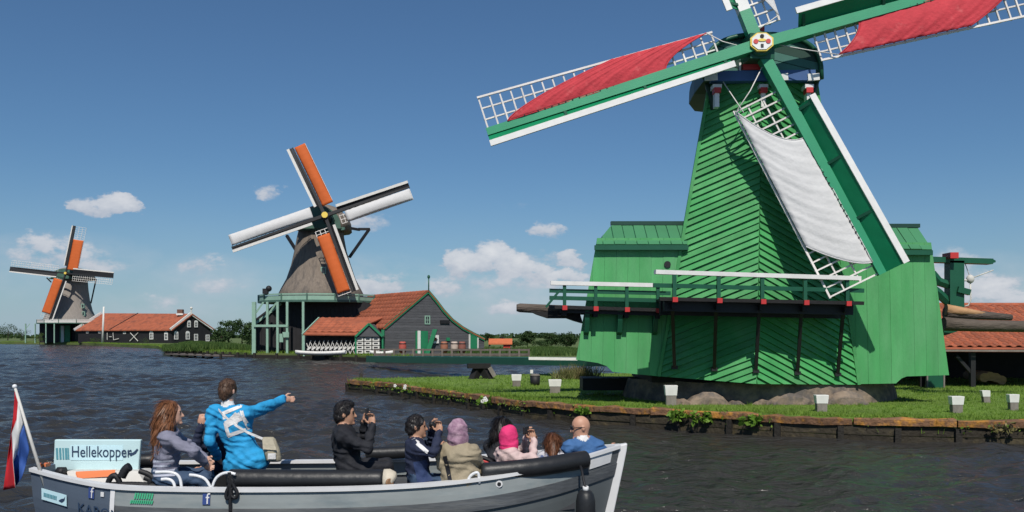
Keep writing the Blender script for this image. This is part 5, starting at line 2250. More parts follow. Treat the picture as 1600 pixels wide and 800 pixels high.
    # ---- bollards
    bl = [(807, 604, 585, 14, 0.0, 'white topped wooden bollard farthest left on the lawn'), (867, 614, 593, 18, 0.0, 'white topped wooden bollard second from the left on the lawn'),
          (1048, 633, 602, 20, 0.0, 'white topped bollard with dark stain in front of the mill left of the prow'), (1283, 643, 617, 20, 0.0, 'white topped bollard standing right of the prow'),
          (1494, 645, 619, 20, 0.0, 'white topped bollard right below the right wing corner'), (1541, 629, 610, 13, -0.12, 'small leaning white topped bollard by the shed'), (1583, 641, 616, 16, -0.03, 'white topped bollard at the right edge')]
    for x, yb, yt, w, lean, lb in bl:
        p = G(x, yb, ISLE_Z)
        hgt = (yb - yt) / FPX * p.y
        wd = w / FPX * p.y
        b = thing('bollard', p, lb, 'bollard', 'bollards on the lawn')

        def sec(z, s):
            return [p + V(sx * wd / 2 * s * (0.88 if p.x > 3 else 1) + lean * z, sy * wd / 2 * s * 0.6, z) for sx, sy in ((-1, -1), (1, -1), (1, 1), (-1, 1))]
        mb = MB()
        mb.loft([sec(-0.1, 0.86), sec(hgt * 0.52, 0.90)], smooth=False)
        mb.build('post', M_WOODGREY, b)
        mb = MB()
        mb.loft([sec(hgt * 0.50, 0.98), sec(hgt * 0.97, 1.12), sec(hgt, 1.08)], smooth=False)
        mb.build('white_top', M_WHITE, b)
    # black tub
    p = G(836, 602, ISLE_Z)
    t = thing('bin', p, 'black tub with grey lid between the two left bollards', 'bin')
    mb = MB()
    mb.loft([octa(p, r, z, 14) for r, z in ((0.15, 0.45), (0.17, 0.55), (0.18, 0.78))])
    mb.build('tub', M_BLACK, t)
    mb = MB()
    mb.loft([octa(p, r, z, 14) for r, z in ((0.185, 0.78), (0.185, 0.81), (0.10, 0.85))])
    mb.build('lid', M_WOODGREY, t)
    mb = MB()
    mb.box(p + V(-0.12, -0.02, 0.48), (0.1, 0.1, 0.12))
    mb.build('handle', M_WHITE, t)
    # orange ball by the mill
    p = G(1158, 621, ISLE_Z)
    t = thing('buoy', p, 'small orange buoy lying against the footing of the green mill', 'buoy')
    mb = MB()
    mb.blob(p + V(0, -0.1, 0.11), 0.1, n=14, m=10)
    mb.build('float', mat('buoy_orange', (0.75, 0.12, 0.03), 0.4), t)
    mb = MB()
    mb.tube([p + V(0, -0.1, 0.2), p + V(0.03, -0.1, 0.25), p + V(0.06, -0.1, 0.2)], 0.012, 5)
    mb.build('eye', M_BLACK, t)
    # dry shrub left of the mill
    for x, yb, hh, ww, lb, mt in ((908, 592, 0.55, 0.75, 'dry yellowish shrub at the left foot of the green mill', M_DRY), (885, 592, 0.4, 0.5, 'low dry grass tuft left of the yellow shrub', M_REED)):
        p = G(x, yb, ISLE_Z)
        t = thing('shrub', p, lb, 'shrub')
        n = 500
        b = np.array(p) + np.stack([RNG.normal(0, ww * 0.45, n), RNG.normal(0, 0.25, n), np.zeros(n)], 1)
        tri_cloud('foliage', blades(b, hh, 0.4, 0.02), mt, RNG.uniform(0, 1, n), t)
        mb = MB()
        for i in range(9):
            q = p + V(random.uniform(-ww, ww) * 0.6, random.uniform(-0.2, 0.2), 0)
            mb.tube([q, q + V(random.uniform(-0.1, 0.1), 0, hh * 0.9)], [0.012, 0.005], 4)
        tag(mb.build('stems', M_TRUNK, t, fix=False), kind='stuff')
    # slim stake by the footing
    mb = MB()
    p = G(1074, 622, ISLE_Z)
    mb.tube([p, p + V(0, 0, 0.75)], [0.025, 0.02], 6)
    tag(mb.build('stake', M_WOODGREY), 'thin wooden stake standing against the mill footing', 'stake')
    # house with red roof glimpsed under the right wing
    p = P(1430, 600, 55)
    t = thing('house', V(p.x, p.y, ISLE_Z), 'white walled house with red roof glimpsed under the right wing', 'house')
    mb = MB()
    z0, z1, z2 = P(0, 606, 44).z, P(0, 593, 44).z, P(0, 588, 44).z
    x0, x1 = P(1385, 0, 44).x, P(1440, 0, 44).x
    mb.box(V((x0 + x1) / 2, 45, (z0 + z1) / 2 - 0.1), (x1 - x0, 2, z1 - z0 + 0.2))
    mb.build('wall', M_WHITE, t)
    mb = MB()
    mb.prism([V(x0 - 0.1, 43.8, z1), V(x1 + 0.1, 43.8, z1), V(x1 + 0.1, 45, z2 + 0.25), V(x0 - 0.1, 45, z2 + 0.25)], (0, 0, 0.08))
    mb.build('roof', M_ROOFT, t)
    mb = MB()
    mb.box(V((x0 + x1) / 2 + 0.15, 43.95, (z0 + z1) / 2), (0.3, 0.1, z1 - z0 - 0.05))
    mb.build('window', M_GLASS, t)


build_right()


# ================================================================== THE TOUR BOAT
M_HULLAFT = mat('hull_blue_grey', (0.085, 0.110, 0.150), 0.4, 0.10, 2, 0.03, 10)
M_STRAKE = mat('hull_pale_grey', (0.255, 0.280, 0.280), 0.45, 0.14, 3.5, 0.05, 8, col2=(0.20, 0.235, 0.245), c2scale=2.5, stretch=(0.5, 1, 2))
M_RUB = mat('hull_dark_band', (0.085, 0.092, 0.100), 0.5, 0.25, 3, 0.15, 12, col2=(0.13, 0.135, 0.135), c2scale=2.5, stretch=(0.4, 1, 3))
M_HULLOW = mat('hull_lower_grey', (0.115, 0.130, 0.135), 0.45, 0.12, 1.5)
M_RIM = mat('gunwale_white', (0.66, 0.66, 0.66), 0.4, 0.08, 4)
M_VINYL = mat('black_vinyl', (0.016, 0.017, 0.019), 0.45, 0.15, 3, 0.15, 10)
M_CREAM = mat('cream_cloth', (0.56, 0.50, 0.40), 0.8, 0.15, 8, 0.2, 20)
M_DECK = mat('deck_grey', (0.060, 0.062, 0.068), 0.7, 0.2, 3)
M_SIGN = mat('sign_pale_blue', (0.52, 0.70, 0.72), 0.5, 0.05, 2)
M_SIGN2 = mat('sign_panel_blue', (0.55, 0.77, 0.83), 0.5, 0.03, 2)
M_INK = mat('sign_ink', (0.030, 0.055, 0.105), 0.5, 0.05)
M_TEALINK = mat('sign_teal', (0.10, 0.30, 0.36), 0.5, 0.05)
M_FBLUE = mat('badge_blue', (0.035, 0.065, 0.22), 0.5, 0.05)
M_GINK = mat('lettering_green', (0.06, 0.42, 0.22), 0.5, 0.05)
M_CHROME = mat('rail_white', (0.70, 0.71, 0.72), 0.25, 0.05, 3)
M_ORSTUFF = mat('orange_plastic', (0.72, 0.20, 0.07), 0.5, 0.08)
M_FLAGR = mat('flag_red', (0.55, 0.020, 0.030), 0.75, 0.08, 4, trans=0.15)
M_FLAGW = mat('flag_white', (0.75, 0.74, 0.72), 0.75, 0.05, 4, trans=0.15)
M_FLAGB = mat('flag_blue', (0.035, 0.10, 0.36), 0.75, 0.08, 4, trans=0.15)

XS, XB, YC = -5.02, 1.17, 9.7


def interp(u, tab):
    xs = [a for a, b in tab]
    ys = [b for a, b in tab]
    # smooth Catmull-like interpolation through numpy
    i = max(0, min(len(xs) - 2, int(np.searchsorted(xs, u, 'right')) - 1))
    t = (u - xs[i]) / (xs[i + 1] - xs[i])
    m = []
    for k in (i, i + 1):
        a, b = max(0, k - 1), min(len(xs) - 1, k + 1)
        m.append((ys[b] - ys[a]) / (xs[b] - xs[a]))
    h = xs[i + 1] - xs[i]
    return ((2 * t**3 - 3 * t**2 + 1) * ys[i] + (t**3 - 2 * t**2 + t) * h * m[0] + (-2 * t**3 + 3 * t**2) * ys[i + 1] + (t**3 - t**2) * h * m[1])


WTAB = [(0, 0.36), (0.08, 0.62), (0.18, 0.88), (0.32, 0.98), (0.5, 1.0), (0.66, 0.96), (0.78, 0.83), (0.88, 0.58), (0.95, 0.30), (1.0, 0.045)]
ZTAB = [(0, 0.80), (0.1, 0.735), (0.2, 0.70), (0.5, 0.70), (0.66, 0.73), (0.78, 0.79), (0.88, 0.87), (1.0, 1.0)]


def hull_pt(u, side, d, out=0.0):
    """point on the hull skin: u stern..bow, side -1 near / +1 far, d = depth below the gunwale"""
    w, zg = interp(u, WTAB), interp(u, ZTAB)
    prof = [(0, 1.0), (0.18, 1.015), (0.36, 1.0), (0.6, 0.88), (0.85, 0.55), (1.0, 0.1)]
    k = interp(min(d, 1.0), prof)
    x = XS + (XB - XS) * u
    x -= 0.22 * d * max(0, (u - 0.7) / 0.3) ** 2
    x += 0.10 * d * max(0, (0.1 - u) / 0.1) ** 2
    return V(x, YC + side * (w * k + out), zg - d)


def build_boat():
    t = thing('tour_boat', V(-1.9, YC, 0.0), 'grey open tour boat with white gunwale, black roll cushions and passengers', 'boat')
    us = [i / 60 for i in range(61)]

    def band(name, d0, d1, mt, out0, out1, u0=0.0, u1=1.0, n=3, sides=(-1, 1), parent=t):
        mb = MB()
        uu = [u0] + [u for u in us if u0 < u < u1] + [u1]
        for sd in sides:
            g = []
            for u in uu:
                row = []
                for j in range(n + 1):
                    d = d0 + (d1 - d0) * j / n
                    row.append(hull_pt(u, sd, d, out0 + (out1 - out0) * j / n))
                for j in range(n, -1, -1):
                    d = d0 + (d1 - d0) * j / n
                    row.append(hull_pt(u, sd, d, out0 + (out1 - out0) * j / n - 0.03))
                g.append(row)
            mb.loft(g, smooth=False)
        return mb.build(name, mt, parent)
    UW = (-3.94 - XS) / (XB - XS)
    band('top_strake', 0.0, 0.175, M_STRAKE, 0.0, 0.0, UW, 0.93, sides=(-1,))
    band('top_strake', 0.0, 0.175, M_STRAKE, 0.0, 0.0, UW, 0.93, sides=(1,))
    band('stern_quarter', 0.0, 0.175, M_HULLAFT, 0.0, 0.0, 0.0, UW, sides=(-1,))
    band('stern_quarter', 0.0, 0.175, M_HULLAFT, 0.0, 0.0, 0.0, UW, sides=(1,))
    band('bow_quarter', 0.0, 0.175, M_RUB, 0.0, 0.0, 0.93, 1.0, sides=(-1,))
    band('bow_quarter', 0.0, 0.175, M_RUB, 0.0, 0.0, 0.93, 1.0, sides=(1,))
    band('bow_patch', 0.02, 0.14, M_RIM, 0.012, 0.012, 0.945, 0.985, sides=(-1,))
    band('rubbing_band', 0.175, 0.30, M_RUB, 0.022, 0.022, UW + 0.008, 1.0, sides=(-1,))
    band('rubbing_band', 0.175, 0.30, M_RUB, 0.022, 0.022, UW + 0.008, 1.0, sides=(1,))
    band('lower_hull', 0.30, 1.0, M_HULLOW, 0.0, 0.0, UW, 1.0, n=8, sides=(-1,))
    band('lower_hull', 0.30, 1.0, M_HULLOW, 0.0, 0.0, UW, 1.0, n=8, sides=(1,))
    band('lower_hull', 0.175, 1.0, M_HULLAFT, 0.0, 0.0, 0.0, UW, n=8, sides=(-1,))
    band('lower_hull', 0.175, 1.0, M_HULLAFT, 0.0, 0.0, 0.0, UW, n=8, sides=(1,))
    band('white_band', 0.0, 0.30, M_RIM, 0.006, 0.028, UW - 0.002, UW + 0.006, sides=(-1,))
    # flat stern
    mb = MB()
    ring = [hull_pt(0, -1, d) for d in (0, 0.2, 0.4, 0.6, 0.8, 1.0)] + [hull_pt(0, 1, d) for d in (1.0, 0.8, 0.6, 0.4, 0.2, 0)]
    mb.prism(ring, (0.05, 0, 0))
    mb.build('transom', M_HULLAFT, t)
    # gunwale
    for sd in (-1, 1):
        mb = MB()
        g = []
        for u in us:
            p = hull_pt(u, sd, 0)
            g.append([p + V(0, sd * 0.03, -0.015), p + V(0, sd * 0.03, 0.02), p + V(0, -sd * 0.075, 0.02), p + V(0, -sd * 0.075, -0.015)])
        mb.loft(g, smooth=False)
        mb.build('gunwale', M_RIM, t)
    # stem post
    mb = MB()
    mb.prism([V(1.10, YC - 0.05, 1.01), V(1.245, YC - 0.05, 1.035), V(1.235, YC - 0.05, 0.95), V(1.205, YC - 0.05, 0.80), V(1.10, YC - 0.05, 0.30), V(1.03, YC - 0.05, 0.0), V(0.95, YC - 0.05, 0.0), V(1.02, YC - 0.05, 0.4), V(1.10, YC - 0.05, 0.75), V(1.14, YC - 0.05, 0.92)], (0, 0.1, 0))
    mb.build('stem_post', M_RIM, t, bevel=0.012)
    # floor and benches
    mb = MB()
    g = []
    for u in us[2:57]:
        w, x = interp(u, WTAB) * 0.86, XS + (XB - XS) * u
        g.append([V(x, YC - w, 0.10), V(x, YC + w, 0.10), V(x, YC + w * 0.6, -0.05), V(x, YC - w * 0.6, -0.05)])
    mb.loft(g, smooth=False)
    mb.build('floor', M_DECK, t)
    for sd in (-1, 1):
        mb = MB()
        g = []
        for u in us[12:56]:
            w, x = interp(u, WTAB), XS + (XB - XS) * u
            y0, y1 = YC + sd * (w - 0.05), YC + sd * max(0.06, w - 0.50)
            g.append([V(x, y0, 0.40), V(x, y1, 0.40), V(x, y1, 0.47), V(x, y0, 0.47)])
        mb.loft(g, smooth=False)
        mb.build('bench', M_DECK, t)
    # raised seat pads that carry the higher passengers
    for c, s in ((P(262, 760, 9.25), (0.5, 0.5)), (P(548, 745, 9.4), (0.5, 0.45)), (P(340, 760, 10.15), (0.5, 0.45))):
        zt = {0: 0.62}.get(0)
        mb = MB()
        mb.box(V(c.x, c.y, 0.55), (s[0], s[1], 0.16))
        mb.build('seat_pad', M_VINYL, t)

    # roll cushions
    def roll(px, r, name='roll_cushion', r_end=None):
        mb = MB()
        pts = [P(*q) for q in px]
        pts = smooth_line(pts, 2)
        n = len(pts)
        rs = [r * (0.82 if i in (0, n - 1) else 1.0) for i in range(n)]
        mb.tube(pts, rs, 16)
        return mb.build(name, M_VINYL, t)
    roll([(357, 748, 8.95), (420, 748.5, 8.95), (500, 749, 8.95), (601, 749, 8.95)], 0.098)
    roll([(752, 738, 8.98), (800, 734, 9.0), (850, 729, 9.08), (900, 720, 9.25), (915, 718, 9.32)], 0.095)
    roll([(572, 709, 10.55), (606, 708, 10.55), (642, 706, 10.55)], 0.075)
    roll([(216, 720, 10.35), (232, 719, 10.4), (250, 719, 10.4)], 0.08)
    roll([(880, 714, 10.2), (840, 716, 10.35), (780, 716, 10.45)], 0.075)
    mb = MB()                                     # cream end of the long roll
    a = P(600, 749, 8.95)
    mb.tube([a + V(0.0, 0, 0.0), a + V(0.05, 0, 0), a + V(0.09, 0, -0.01), a + V(0.11, 0, -0.02)], [0.104, 0.106, 0.09, 0.05], 16)
    ce = mb.build('roll_end', M_CREAM, t)
    mb = MB()
    mb.tube([a + V(0.06, -0.085, -0.02), a + V(0.075, -0.098, -0.02)], 0.045, 12)
    mb.build('end_button', mat('tan_leather', (0.30, 0.17, 0.09), 0.6), ce)

    # white hand rails bent over the near gunwale
    for pts in ([(331, 764), (336, 748), (346, 740), (358, 738), (368, 741)], [(330, 764), (322, 748), (308, 743), (296, 742)], [(284, 764), (282, 748), (276, 740), (262, 737), (243, 738)],
                [(274, 764), (271, 752), (262, 748), (252, 749)], [(730, 757), (733, 745), (741, 739), (748, 738), (749, 755)]):
        mb = MB()
        p = [P(x, y, 8.83) for x, y in pts]
        mb.tube(smooth_line(p, 2), 0.015, 8)
        mb.build('hand_rail', M_CHROME, t)
    for x in (430, 484, 525):
        mb = MB()
        mb.blob(P(x, 765, 8.74), (0.035, 0.03, 0.02), n=10, m=6)
        mb.build('cleat', M_RIM, t)
    # hull eye
    u = ((780 - 800) / FPX * 8.8 - XS) / (XB - XS)
    c = hull_pt(u, -1, 0.07)
    mb = MB()
    mb.tube([c + V(0, 0.02, 0), c + V(0, -0.012, 0)], 0.034, 14)
    e = mb.build('fairlead', M_RIM, t)
    mb = MB()
    mb.tube([c + V(0, 0, 0), c + V(0, -0.016, 0)], 0.02, 12)
    mb.build('fairlead_hole', M_BLACK, e)

    # ---- lettering on skin
    def text(body, parent, mt, size, origin, right, up, n, name='lettering', sx=1.0, align='LEFT'):
        cu = bpy.data.curves.new(name, 'FONT')
        cu.body = body
        cu.size = size
        cu.extrude = 0.002
        cu.align_x = align
        tmp = bpy.data.objects.new(name, cu)
        COL.objects.link(tmp)
        dg = bpy.context.evaluated_depsgraph_get()
        me = bpy.data.meshes.new_from_object(tmp.evaluated_get(dg))
        COL.objects.unlink(tmp)
        bpy.data.objects.remove(tmp)
        bpy.data.curves.remove(cu)
        me.materials.clear()
        me.materials.append(mt)
        right, up, n = Vector(right).normalized(), Vector(up).normalized(), Vector(n).normalized()
        off = ORG[parent]
        co = np.empty(len(me.vertices) * 3, dtype=np.float32)
        me.vertices.foreach_get('co', co)
        co = co.reshape(-1, 3)
        w = np.outer(co[:, 0] * sx, np.array(right)) + np.outer(co[:, 1], np.array(up)) + np.outer(co[:, 2], np.array(n)) + np.array(origin - off)
        me.vertices.foreach_set('co', w.astype(np.float32).ravel())
        me.update()
        o = bpy.data.objects.new(name, me)
        finish(o, parent)
        return o

    def skin_frame(px, d, sd=-1):
        u = ((px - 800) / FPX * 8.85 - XS) / (XB - XS)
        for _ in range(6):
            q = hull_pt(u, sd, d)
            u += ((px - 800) / FPX * q.y - q.x) / (XB - XS)
        p = hull_pt(u, sd, d)
        r = (hull_pt(u + 0.01, sd, d) - hull_pt(u - 0.01, sd, d)).normalized()
        up = (hull_pt(u, sd, max(0, d - 0.05)) - hull_pt(u, sd, d + 0.05)).normalized()
        n = r.cross(up)
        n = n if n.y < 0 else -n
        return p, r, up, n

    def plate(px, d, w, h, mt, name, out=0.006, parent=t, sheet=0.004):
        p, r, up, n = skin_frame(px, d)
        mb = MB()
        mb.prism([p + r * (-w / 2) + up * (-h / 2) + n * out, p + r * (w / 2) + up * (-h / 2) + n * out, p + r * (w / 2) + up * (h / 2) + n * out, p + r * (-w / 2) + up * (h / 2) + n * out], n * sheet)
        return mb.build(name, mt, parent), (p, r, up, n)
    # badges with a letter f
    for px, d, sz in ((144, 0.085, 0.10), (323, 0.085, 0.10)):
        b, (p, r, up, n) = plate(px, d, 0.075, 0.105, M_FBLUE, 'badge', 0.008)
        text('f', b, M_RIM, 0.15, p + r * -0.005 + up * -0.045 + n * 0.016, r, up, n)
    b, _ = plate(161, 0.08, 0.04, 0.045, M_RIM, 'white_sticker', 0.008)
    p, r, up, n = skin_frame(222, 0.085)
    # green two-line print: slanted strokes, too blurred in the photo to spell
    for row, (h0, h1, nst, x0, x1) in enumerate(((-0.012, 0.045, 8, -0.085, 0.115), (-0.058, -0.022, 11, -0.125, 0.115))):
        for i in range(nst):
            x = x0 + (x1 - x0) * (i + 0.5) / nst
            w = (x1 - x0) / nst * 0.66
            sl = 0.012
            mb = MB()
            mb.prism([p + r * (x - w / 2) + up * h0 + n * 0.008, p + r * (x + w / 2) + up * h0 + n * 0.008, p + r * (x + w / 2 + sl) + up * h1 + n * 0.008, p + r * (x - w / 2 + sl) + up * h1 + n * 0.008], n * 0.003)
            mb.build('print_stroke', M_GINK, t)
    p, r, up, n = skin_frame(122, 0.285)
    text('KARON', t, M_INK, 0.15, p + up * -0.02 + n * 0.008, r, up, n, sx=1.15)
    # name plate on the stern quarter
    b, (p, r, up, n) = plate(86, 0.21, 0.40, 0.115, M_SIGN2, 'name_plate', 0.01)
    mb = MB()
    mb.prism([p + r * q[0] + up * q[1] + n * 0.016 for q in ((0.08, -0.02), (0.12, 0.005), (0.17, 0.02), (0.185, 0.04), (0.175, 0.0), (0.13, -0.03))], n * 0.003)
    mb.build('bird_mark', M_INK, b)
    for i in range(9):
        mb = MB()
        x = -0.16 + i * 0.024
        mb.prism([p + r * x + up * -0.02 + n * 0.016, p + r * (x + 0.014) + up * -0.02 + n * 0.016, p + r * (x + 0.018) + up * 0.02 + n * 0.016, p + r * (x + 0.004) + up * 0.02 + n * 0.016], n * 0.003)
        mb.build('print_stroke', M_TEALINK, b)

    # ---- sign board standing in the stern
    Ysn = 9.75
    A, B, C, D = P(83, 735, Ysn), P(216, 735, Ysn), P(220, 687, Ysn), P(85, 687, Ysn)
    mb = MB()
    mb.prism([A, B, C, D], (0, 0.05, 0))
    sg = mb.build('sign_board', M_SIGN, t, bevel=0.01)
    sg['label'] = 'pale blue sign board with dark lettering'
    mb = MB()
    mb.prism([P(110, 719, Ysn - 0.004), P(192, 719, Ysn - 0.004), P(192, 696, Ysn - 0.004), P(110, 696, Ysn - 0.004)], (0, 0.003, 0))
    mb.build('sign_panel', M_SIGN2, sg)
    tx = text('Hellekopper', sg, M_INK, 0.172, P(111, 714, Ysn - 0.008), (1, 0, 0), (0, 0, 1), (0, -1, 0), sx=0.80)
    # fit the lettering to its width on the sign
    xs_ = [v.co.x for v in tx.data.vertices]
    w_now = max(xs_) - min(xs_)
    k = ((204 - 111) / FPX * Ysn) / w_now
    x0 = min(xs_)
    for v in tx.data.vertices:
        v.co.x = x0 + (v.co.x - x0) * k
    for i, (x, w) in enumerate(((88, 3.2), (93, 3.2), (98, 2.4), (102, 3.4), (106, 2.2))):
        mb = MB()
        mb.prism([P(x, 718, Ysn - 0.004), P(x + w, 718, Ysn - 0.004), P(x + w - 1, 700, Ysn - 0.004), P(x - 1, 700, Ysn - 0.004)], (0, 0.003, 0))
        mb.build('print_stroke', M_TEALINK, sg)
    mb = MB()
    mb.prism([P(x, y, Ysn - 0.005) for x, y in ((200, 708), (208, 707), (214, 701), (216, 703), (212, 709), (204, 713))], (0, 0.003, 0))
    mb.build('bird_mark', M_INK, sg)
    # white stern locker with orange stripe, tiller gear
    mb = MB()
    mb.prism([P(112, 764, 9.35), P(232, 766, 9.3), P(215, 736, 9.55), P(104, 736, 9.55)], (0, 0.35, -0.02))
    lk = mb.build('stern_locker', M_OFFWHITE, t)
    mb = MB()
    mb.prism([P(118, 740, 9.5), P(180, 737, 9.5), P(178, 744, 9.46), P(121, 748, 9.46)], (0, 0.01, 0.02))
    mb.build('orange_cover', M_ORSTUFF, lk)
    mb = MB()
    mb.box(P(68, 729, 9.6), (0.10, 0.1, 0.07))
    mb.build('stern_lamp', M_ORSTUFF, t)
    mb = MB()
    mb.tube([P(90, 737, 9.5), P(102, 737, 9.5)], 0.05, 10)
    mb.build('fuel_cap', M_BLACK, t)
    for pts, r, nm in (([(168, 758), (172, 746), (180, 742), (186, 750), (188, 760)], 0.03, 'tiller_handle'), ([(190, 745), (196, 733), (203, 729)], 0.045, 'throttle_lever'), ([(218, 736), (236, 742), (246, 756), (262, 762)], 0.028, 'control_cable'), ([(226, 746), (236, 750), (232, 760), (244, 763)], 0.03, 'control_cable'), ([(150, 760), (200, 757), (250, 760)], 0.035, 'mooring_line')):
        mb = MB()
        mb.tube(smooth_line([P(x, y, 9.1) for x, y in pts], 2), r, 8)
        mb.build(nm, M_BLACK, t)
    mb = MB()
    mb.prism([P(112, 764, 9.22), P(330, 766, 9.0), P(330, 757, 9.5), P(112, 755, 9.6)], (0, 0, -0.05))
    mb.build('aft_deck', M_DECK, t)

    # ---- flag on its staff
    mb = MB()
    a, b = P(71, 763, 9.25), P(23, 604, 9.32)
    mb.tube([a, b], [0.02, 0.014], 8)
    fp = mb.build('flag_staff', M_OFFWHITE, t)
    mb = MB()
    mb.blob(b, 0.025)
    mb.build('staff_knob', M_CHROME, fp)
    curves = [[(23, 612), (21, 650), (16, 690), (10, 730), (5, 766)], [(28, 628), (26, 655), (18, 677), (20, 721), (24, 762)],
              [(37, 664), (31, 680), (29, 704), (21, 722), (24.5, 760)], [(46, 702), (43, 716), (39, 732), (34, 747), (26, 758)]]
    for si, mt in ((0, M_FLAGR), (1, M_FLAGW), (2, M_FLAGB)):
        g = []
        for j in range(7):
            w = j / 6
            tt = (si + w) / 3
            row = []
            for i in range(25):
                s = i / 24 * 4
                k = min(3, int(s))
                f = s - k
                pa = [curves[si][k][q] * (1 - f) + curves[si][k + 1][q] * f for q in (0, 1)]
                pb = [curves[si + 1][k][q] * (1 - f) + curves[si + 1][k + 1][q] * f for q in (0, 1)]
                x, y = pa[0] * (1 - w) + pb[0] * w, pa[1] * (1 - w) + pb[1] * w
                dep = 9.3 + 0.10 * (i / 24) * math.sin(tt * 8.5 + 1.2 * i / 24) + 0.02 * math.sin(i * 0.5 + tt * 3)
                row.append(P(x, y, dep))
            g.append(row)
        mb = MB()
        mb.loft(g, closed=False, caps=False)
        o = mb.build('flag_stripe', mt, fp)
        so = o.modifiers.new('thick', 'SOLIDIFY')
        so.thickness = 0.003
    # ---- fender and ropes (hang on the boat: things of their own)
    f = thing('fender', P(915, 790, 8.98), 'black round fender hanging at the bow of the tour boat', 'fender')
    c = P(915, 788, 8.98)
    mb = MB()
    mb.loft([[c + V(r * math.cos(a), r * math.sin(a), z) for a in [2 * math.pi * i / 18 for i in range(18)]] for r, z in ((0.02, 0.145), (0.06, 0.135), (0.085, 0.10), (0.098, 0.03), (0.1, -0.1), (0.09, -0.2), (0.05, -0.26), (0.01, -0.27))])
    mb.build('body', M_VINYL, f)
    mb = MB()
    mb.tube([c + V(0, 0, 0.13), c + V(0.0, -0.01, 0.18)], 0.03, 10)
    mb.build('collar', M_RIM, f)
    mb = MB()
    mb.tube(smooth_line([c + V(0, -0.01, 0.17), P(912, 752, 9.0), P(909, 733, 9.1), P(905, 725, 9.25)], 2), 0.014, 6)
    mb.build('line', M_BLACK, f)
    rp = thing('rope_bundle', P(362, 775, 8.72), 'black rope knotted on the near gunwale below the blue jacket', 'rope')
    for pts in ([(358, 738), (360, 755), (352, 772), (355, 782), (362, 770)], [(360, 742), (364, 758), (372, 770), (368, 780), (360, 774), (362, 762)], [(362, 748), (359, 765), (360, 800)], [(356, 745), (366, 752), (358, 760)]):
        mb = MB()
        mb.tube(smooth_line([P(x, y, 8.66) for x, y in pts], 2), 0.017, 6)
        mb.build('strand', M_BLACK, rp)
    return t


BOAT = build_boat()


# ================================================================== PEOPLE
SKIN_A = mat('skin_light', (0.56, 0.33, 0.24), 0.55, 0.08, 12)
SKIN_B = mat('skin_tan', (0.44, 0.24, 0.155), 0.55, 0.08, 12)
SKIN_C = mat('skin_warm', (0.50, 0.27, 0.18), 0.5, 0.08, 12)
HAIR_RED = mat('hair_auburn', (0.165, 0.062, 0.028), 0.45, 0.45, 14, 0.6, 60, stretch=(3, 3, 0.25), spec=0.5)
HAIR_BLACK = mat('hair_black', (0.010, 0.009, 0.010), 0.4, 0.3, 14, 0.5, 60, stretch=(3, 3, 0.3), spec=0.5)
HAIR_BROWN = mat('hair_brown', (0.075, 0.040, 0.026), 0.45, 0.35, 14, 0.5, 60, stretch=(3, 3, 0.3), spec=0.5)
HAIR_BUZZ = mat('hair_shaved', (0.270, 0.150, 0.100), 0.6, 0.2, 30)
HAIR_CHEST = mat('hair_chestnut', (0.110, 0.042, 0.024), 0.45, 0.35, 14, 0.5, 60, stretch=(3, 3, 0.3), spec=0.5)
EYE = mat('eye_dark', (0.01, 0.008, 0.007), 0.2, 0.0)
LIP = mat('lip', (0.36, 0.13, 0.11), 0.5, 0.0)


def cloth(name, col, **k):
    k.setdefault('var', 0.16)
    k.setdefault('bump', 0.55)
    k.setdefault('bscale', 9)
    return mat(name, col, 0.8, scale=7, **k)


C_BLUE = cloth('jacket_bright_blue', (0.020, 0.290, 0.570))
C_NAVY = cloth('navy_cloth', (0.016, 0.022, 0.050))
C_BLACK = cloth('black_cloth', (0.012, 0.013, 0.018))
C_GREYTOP = cloth('grey_violet_knit', (0.19, 0.19, 0.25))
C_JEANS = cloth('blue_jeans', (0.035, 0.065, 0.12))
C_TAN = cloth('tan_jacket', (0.30, 0.25, 0.17))
C_MAUVE = cloth('mauve_scarf', (0.27, 0.15, 0.22), col2=(0.42, 0.27, 0.34), c2scale=16, c2lo=0.42, c2hi=0.6)
C_PINK = cloth('pink_scarf', (0.68, 0.035, 0.16))
C_PALE = cloth('pale_pink_top', (0.56, 0.42, 0.40))
C_STEEL = cloth('steel_blue_sweater', (0.045, 0.125, 0.29))
C_WHITE = cloth('white_collar', (0.68, 0.67, 0.66))
C_CHILD = cloth('blue_white_check', (0.12, 0.17, 0.36), col2=(0.5, 0.5, 0.55), c2scale=14, c2lo=0.48, c2hi=0.55)
C_SHEEN = cloth('jacket_sheen_blue', (0.022, 0.040, 0.11))
C_STRIPE = cloth('striped_top_light', (0.40, 0.42, 0.50))


